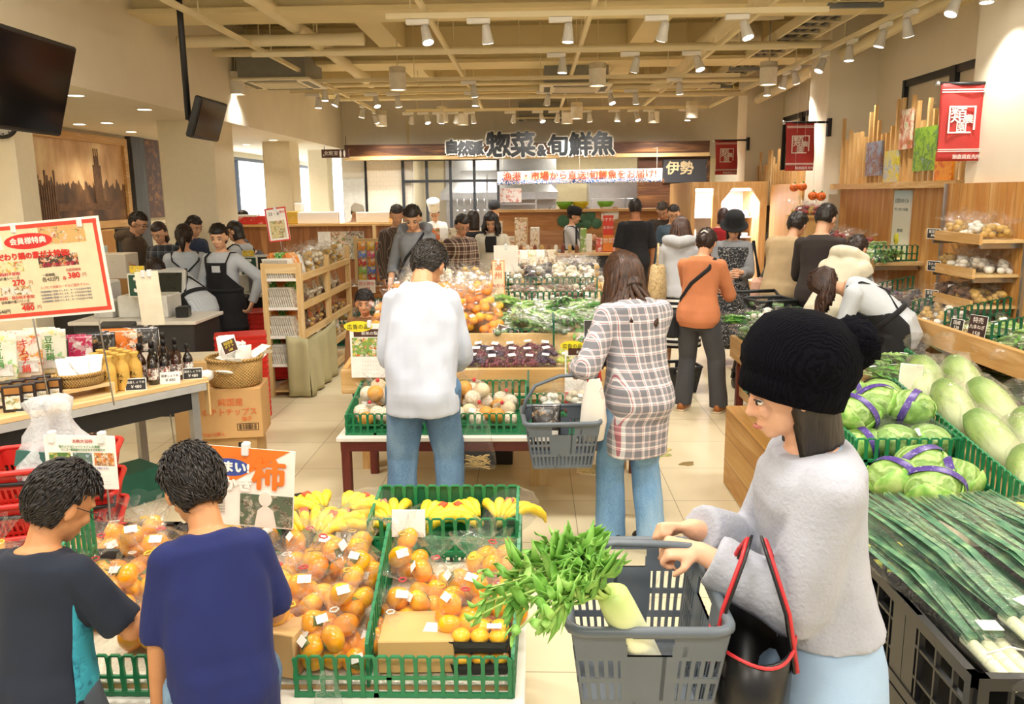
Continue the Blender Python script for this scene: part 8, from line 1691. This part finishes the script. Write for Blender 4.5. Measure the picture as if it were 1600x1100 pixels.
obj('rail', MB().box(3.54, 3.57, 6.98, 9.82, 2.02, 2.06).box(3.54, 3.57, 6.98, 9.82, 2.3, 2.34), pineY, o)
o = thing('slat_screen', 'second pine slat screen further back beside the middle flag', 'slat screen', (0, 0, 0))
for i in range(22): y = 10.75 + .12 * i; obj('slat', MB().box(3.5, 3.53, y, y + .036, 1.6, 1.95 + R_.choice((.15, .25, .35, .45))), pineZ, o)
obj('rail', MB().box(3.54, 3.6, 10.7, 13.4, 1.7, 1.74).box(3.54, 3.6, 10.7, 13.4, 2.0, 2.04), pineY, o)
PH = ((8.75, 2.12, .38, .34, ['6a5a48', '8a9ab0', '7a4a3a', 'c9b49a'], 'field workers photo'), (8.32, 2.0, .3, .36, ['7a8a3a', 'd8c23a', 'a8b0b8', '5a7a3a'], 'orchard photo'), (8.05, 2.36, .24, .36, ['5a7a3a', 'c86a4a', 'e0d8c0', '8aa05a'], 'fruit tree photo'), (7.62, 2.16, .44, .38, ['6a9a2a', '9ac03a', '4a7a2a', 'b0c0c8'], 'green tea field photo'), (7.26, 1.98, .3, .3, ['c8401c', 'e8a02a', 'd86a1c', '8a2a1c'], 'red flowers photo'))
for y, z, w_, h_, cs, l in PH: solo('farm_photo', MB().box(3.475, 3.497, y - w_ / 2, y + w_ / 2, z - h_ / 2, z + h_ / 2), photo(cs, 10, y), l + ' mounted on the pine slats', 'photo')
o = thing('info_banner', 'tall white and green vertical notice with two round symbols on the pine boards', 'notice', (0, 0, 0)); gr = NT('notice print'); z_ = gr.n('SeparateXYZ', {0: gr.coord()}).outputs['Z']
obj('sheet', MB().box(3.535, 3.549, 7.95, 8.32, 1.1, 1.8), gr.done(gr.ramp(gr.math('SUBTRACT', z_, .95), [(.15, '9cc46a'), (.35, 'eef0e2'), (.7, 'eef2f4'), (.84, 'b8d8ea')]), .5), o)
for tx_, s_, z in (('自然のめぐみ', .05, 1.7), ('ひとつひとつ大切に', .034, 1.62), ('農家直送', .03, 1.42)): obj('lettering', MB().text(tx_, s_, T(3.533, 8.135, z, ax=90, az=-90), 0, .001), mat('7a8a90', .6), o)
obj('round_symbol', MB().lathe([(.055, 0), (.055, .004)], 24, 0, T(3.533, 8.2, 1.34, ay=-90)), mat('d8d840', .5), o); obj('round_symbol', MB().lathe([(.055, 0), (.055, .004)], 24, 0, T(3.533, 8.2, 1.17, ay=-90)), mat('eeb87a', .5), o)
# long shelf with raised pine front
o = thing('vegetable_shelf', 'long pine vegetable shelf with a raised front board along the right wall', 'shelf', (0, 0, 0))
obj('deck', MB().loft([[(2.84, y, .76), (3.34, y, .84), (3.34, y, .87), (2.84, y, .79)] for y in (4.4, 9.6)], smooth=False), paleY, o); obj('front_board', MB().box(2.8, 2.84, 4.4, 9.6, .72, .88, 0, None, .004), pineY, o)
for y in (4.6, 6.0, 7.4, 9.2): obj('support', MB().box(2.9, 3.3, y, y + .08, 0, .77), pineZ, o)
shelf_seq = [(4.5, 5.2, GBAG, (3, 0), 'watercress bag'), (5.2, 5.8, GBAG, (2, 4), 'spring onion bag'), (5.8, 6.3, RBAG, (3, 6), 'garlic and onion bag'), (6.3, 7.3, RBAG, (0, 5, 0), 'aubergine bag'), (7.3, 8.2, RBAG, (3, 0, 1), 'taro bag'), (8.2, 9.5, GBAG, (0, 1, 4), 'leafy bag')]
for i, (y0, y1, K_, vs, l) in enumerate(shelf_seq):
    f = lambda i_, R__, y0=y0, y1=y1: (2.93 + .13 * (i_ % 3) + R__.uniform(-.02, .02), y0 + (y1 - y0) * ((i_ // 3) + .5) / 5 + R__.uniform(-.02, .02), .8 + .022 * (i_ % 3) + .05 * (i_ % 2))
    heap(K_, 15, f, l + ' in its section of the long pine shelf, ' + ('nearest us', 'second section', 'by the small baskets', 'fourth section', 'fifth section', 'far end')[i], 'shelf goods ' + l, vs, (1.05, 1.2), 18, 30, 70 + i, base_az=180)
    if i: o = thing('display_divider', 'green lattice divider on the long pine shelf before the %s section' % l, 'divider', (0, y0, .8)); obj('panel', fence(MB(), (2.88, 0, 0), (3.32, 0, .06), .17, .2, .045), DGREEN, o)
for i, (y, l) in enumerate(((5.95, 'round wicker basket of bags on the pine shelf'), (6.25, 'oval wicker basket of garlic on the pine shelf'), (5.65, 'small wicker basket of chillies on the pine shelf'))):
    basket(l, T(2.97, y, .80), .22, .18, .07)
p_ = at(1522, 505, Y=5.2); card('red and black price card on the long shelf front', T(2.86, 5.35, .85, az=-70, ax=-8), .13, .15, mat('3a2622', .6), '特売|九条ねぎ|158', 'f2ebe0')
for y, l in ((5.6, 'beside the chillies'), (6.6, 'before the aubergines'), (7.5, 'before the taro')): card('small black price card on the shelf ' + l, T(2.86, y, .86, az=-70, ax=-8), .1, .08, mat('2a2826', .6), '国産|128', 'f0ece2')
# small shelves on the near panel
for z, y0, y1, l in ((1.44, 5.75, 6.55, 'top'), (1.2, 5.8, 6.5, 'middle'), (.98, 5.8, 6.5, 'lowest')):
    o = thing('wall_shelf', 'small pine wall shelf on the near panel, ' + l + ' of three', 'shelf', (0, 0, 0)); obj('board', MB().box(3.06, 3.36, y0, y1, z, z + .02), paleY, o); obj('lip', MB().box(3.04, 3.06, y0, y1, z - .01, z + .06), pineY, o); 
    for y in (y0 + .05, y1 - .07): obj('bracket', MB().box(3.08, 3.36, y, y + .02, z - .04, z), steel_m, o)
    fill(RBAG, 3.1, 3.32, y0 + .05, y1 - .05, 2, 6, z + .022, z + .03, 'bag of nuts and eggs on the %s small wall shelf' % l, 'bags on the %s wall shelf' % l, vars_={'top': (6, 3), 'middle': (3, 6), 'lowest': (2, 6)}[l], seed=int(z * 50), sc=(1.1, 1.3))
    card('black price card on the %s small wall shelf' % l, T(3.035, y1 - .15, z + .0, az=-60), .1, .07, mat('2a2826', .6), '生たまご|258' if l == 'middle' else '落花生|498', 'f0ece2')
# upper tier at the far end
o = thing('vegetable_shelf', 'upper pine shelf of greens at the far end of the right wall', 'shelf', (0, 0, 0)); obj('deck', MB().box(3.1, 3.54, 7.6, 9.7, 1.13, 1.16), paleY, o); obj('front_board', MB().box(3.07, 3.1, 7.6, 9.7, 1.1, 1.2), pineY, o); 
for y in (7.7, 9.5): obj('bracket', MB().box(3.12, 3.54, y, y + .04, 1.08, 1.13), steel_m, o)
fill(GBAG, 3.14, 3.32, 7.7, 9.6, 3, 8, 1.165, 1.2, 'bag of lettuce on the upper far shelf', 'lettuce on the upper shelf', vars_=(4, 0), seed=80, base_az=180, az=30, sc=(1.1, 1.3)); fill(RBAG, 3.2, 3.46, 8.4, 9.6, 2, 6, 1.25, 1.28, 'bag of burdock and carrots over the lettuce', 'roots on the upper shelf', vars_=(2, 4, 0), seed=81)
o = thing('display_divider', 'green lattice at the near end of the upper far shelf', 'divider', (0, 7.66, 1.163)); obj('panel', fence(MB(), (3.12, 0, 0), (3.5, 0, 0), .14, .14, .045), DGREEN, o)
# carrots, sweet potatoes beside the leaning shopper
for i in range(26): solo('carrot', MB().lathe([(.002, 0), (.012, .03), (.022, .12), (.02, .15), (.004, .155)], 10), mat(('e8852a', 'd8702a', 'b8503a')[i % 3], .5, .1), 'loose carrot in the heap at the far end of the pine shelf', 'carrot', M=T(2.95 + .3 * R_.random(), 8.35 + .6 * R_.random(), .9 + .05 * R_.random(), ax=90, az=R_.uniform(-180, 180)), group='heaped carrots')
# black crates below the long shelf
for i, (y, l) in enumerate(((5.02, 'nearest black crate of greens under the pine shelf'), (5.66, 'second black crate of greens under the pine shelf'), (6.46, 'third black crate of bags under the pine shelf'))):
    o = thing('dark_plinth', 'dark plinth under the ' + l, 'plinth', (0, 0, 0)); obj('block', MB().box(2.88, 3.26, y - .29, y + .29, 0, .37), BLACKP, o)
    black_crate(l, 3.07, y, .371, .42, .6, .2, group=None, pitch=.06)
    fill(GBAG if i < 2 else RBAG, 2.93, 3.2, y - .22, y + .22, 3, 4, .5, .52, ('spring greens in the nearest', 'spring greens in the second', 'shiny bags in the third')[i] + ' black crate', 'goods in black crate %d' % (i + 1), vars_=((3, 2), (2, 0), (0, 3))[i], seed=90 + i, az=40)
card('round green and paper price card over the third black crate', T(2.86, 6.5, .55, az=-60, ax=-10), .16, .12, mat('e6e2d6', .6), 'ピーマン|98', '4a4a3a')
o = thing('vegetable_shelf', 'pine shelf of radicchio at the right edge of the picture', 'shelf', (0, 0, 0)); obj('deck', MB().box(3.0, 3.4, 3.9, 4.85, 1.03, 1.06), paleY, o); obj('front_board', MB().box(2.97, 3.0, 3.9, 4.85, 1.0, 1.1), pineY, o); obj('bracket', MB().box(3.02, 3.41, 4.6, 4.64, .98, 1.03), steel_m, o)
fill(GBAG, 3.05, 3.32, 4.3, 4.8, 2, 4, 1.065, 1.08, 'bag of dark salad on the edge shelf', 'salad on the edge shelf', vars_=(3, 4), seed=95, base_az=180, az=25)
# shopping trolley with greens
TX = 2.1; o = thing('shopping_trolley', 'black shopping trolley holding baskets of greens behind the shop worker', 'trolley', (TX, 7.35, 0), 12); TB = mat('1d1e20', .4)
obj('deck', MB().box(-.2, .2, -.3, .3, .16, .18), TB, o); obj('upper_deck', MB().box(-.2, .2, -.28, .28, .62, .64), TB, o)
for x in (-.2, .2): obj('side_frame', MB().tube([(x, -.28, .1), (x, -.28, .64), (x, .3, .9)], .014).tube([(x, .28, .1), (x, .1, .62)], .014), TB, o)
obj('handle', MB().tube([(-.2, .3, .9), (.2, .3, .9)], .016), TB, o)
for x in (-.18, .18):
    for y in (-.26, .26): obj('wheel', MB().lathe([(.01, -.012), (.05, -.012), (.055, 0), (.05, .012), (.01, .012)], 16, 0, T(x, y, .055, ay=90)), TB, o); obj('fork', MB().box(x - .01, x + .01, y - .01, y + .01, .055, .165), TB, o)
shop_basket('black basket on the trolley filled with leafy greens', T(TX, 7.35, .645, az=12), mat('222326', .4), .36, .3, .22)
fill(GBAG, TX - .1, TX + .1, 7.25, 7.45, 2, 3, .74, .76, 'leafy bag in the black trolley basket', 'greens in the trolley basket', vars_=(0, 1), seed=97)
shop_basket('black basket on floor beside the striped skirt', T(px(1058, 7.5), 7.5, .001, az=10), mat('222326', .4), .42, .32, .24)
# paper pumpkins
for i, (px_, py_) in enumerate(((1241, 293), (1254, 292), (1270, 306), (1283, 307))):
    p_ = at(px_, py_, Y=9.9 if i < 2 else 9.4); o = thing('pumpkin_decoration', 'orange pumpkin decoration hanging by the second pillar, ' + ('first', 'second', 'third', 'fourth')[i] + ' from the chilled cabinet', 'decoration', p_)
    obj('pumpkin', MB().ball((0, 0, 0), (.052, .052, .045), 24, 12, 0, None, lambda d: 1 + .06 * math.cos(8 * math.atan2(d.y, d.x))), mat('e8702a', .5, .08), o); obj('stalk', MB().tube([(0, 0, .04), (.01, 0, .062)], .009, 6), mat('4a8a3a', .6), o); obj('string', MB().tube([(0, 0, .05), (.0, 0, ZC - p_.z)], .0015, 4), white_m, o)
    obj('face', MB().prism([(-.02, .005), (-.008, .005), (-.014, .018)], .044, .052, 0, rot(90)).prism([(.02, .005), (.008, .005), (.014, .018)], .044, .052, 0, rot(90)).prism([(-.022, -.012), (.022, -.012), (.0, -.022)], .044, .051, 0, rot(90)), black_m, o)
o = thing('goods_shelf', 'pine shelf of bagged goods below the pumpkins', 'shelf', (3.2, 9.95, 0)); obj('frame', MB().box(-.15, .15, -.25, .12, 0, 1.5).box(-.17, .17, -.27, .14, 1.5, 1.53), pineZ, o); fill(RBAG, 3.08, 3.32, 9.74, 10.0, 3, 3, 1.532, 1.54, 'bag on the pine shelf below the pumpkins', 'bags below the pumpkins', vars_=(3, 6, 4), seed=99, sc=(1.2, 1.4))
# worn stickers on the floor
p_ = at(1003, 705, z=0); solo('floor_sticker', MB().prism([(.2 * math.cos(a) * (1 + .12 * math.sin(a * 9)), .2 * math.sin(a) * (1 + .12 * math.sin(a * 9))) for a in [i * PI / 24 for i in range(48)]], .0005, .002), spots('d8c07a', ['d8c07a', '8aa05a', 'e0cc90', 'c9a25a'], 8, .5), 'worn yellow and green sunflower sticker on the floor by the table leg', 'sticker', (p_.x, p_.y, 0))
p_ = at(1074, 725, z=0); solo('floor_sticker', MB().prism([(.055 * math.cos(a) * (1 + .3 * math.sin(a * 3)), .04 * math.sin(a)) for a in [i * PI / 12 for i in range(24)]], .0005, .002), mat('8a7440', .6, .2), 'small worn brown sticker on the floor tiles', 'sticker', (p_.x, p_.y, 0), 30)
bpy.data.scenes.remove(_TMP)
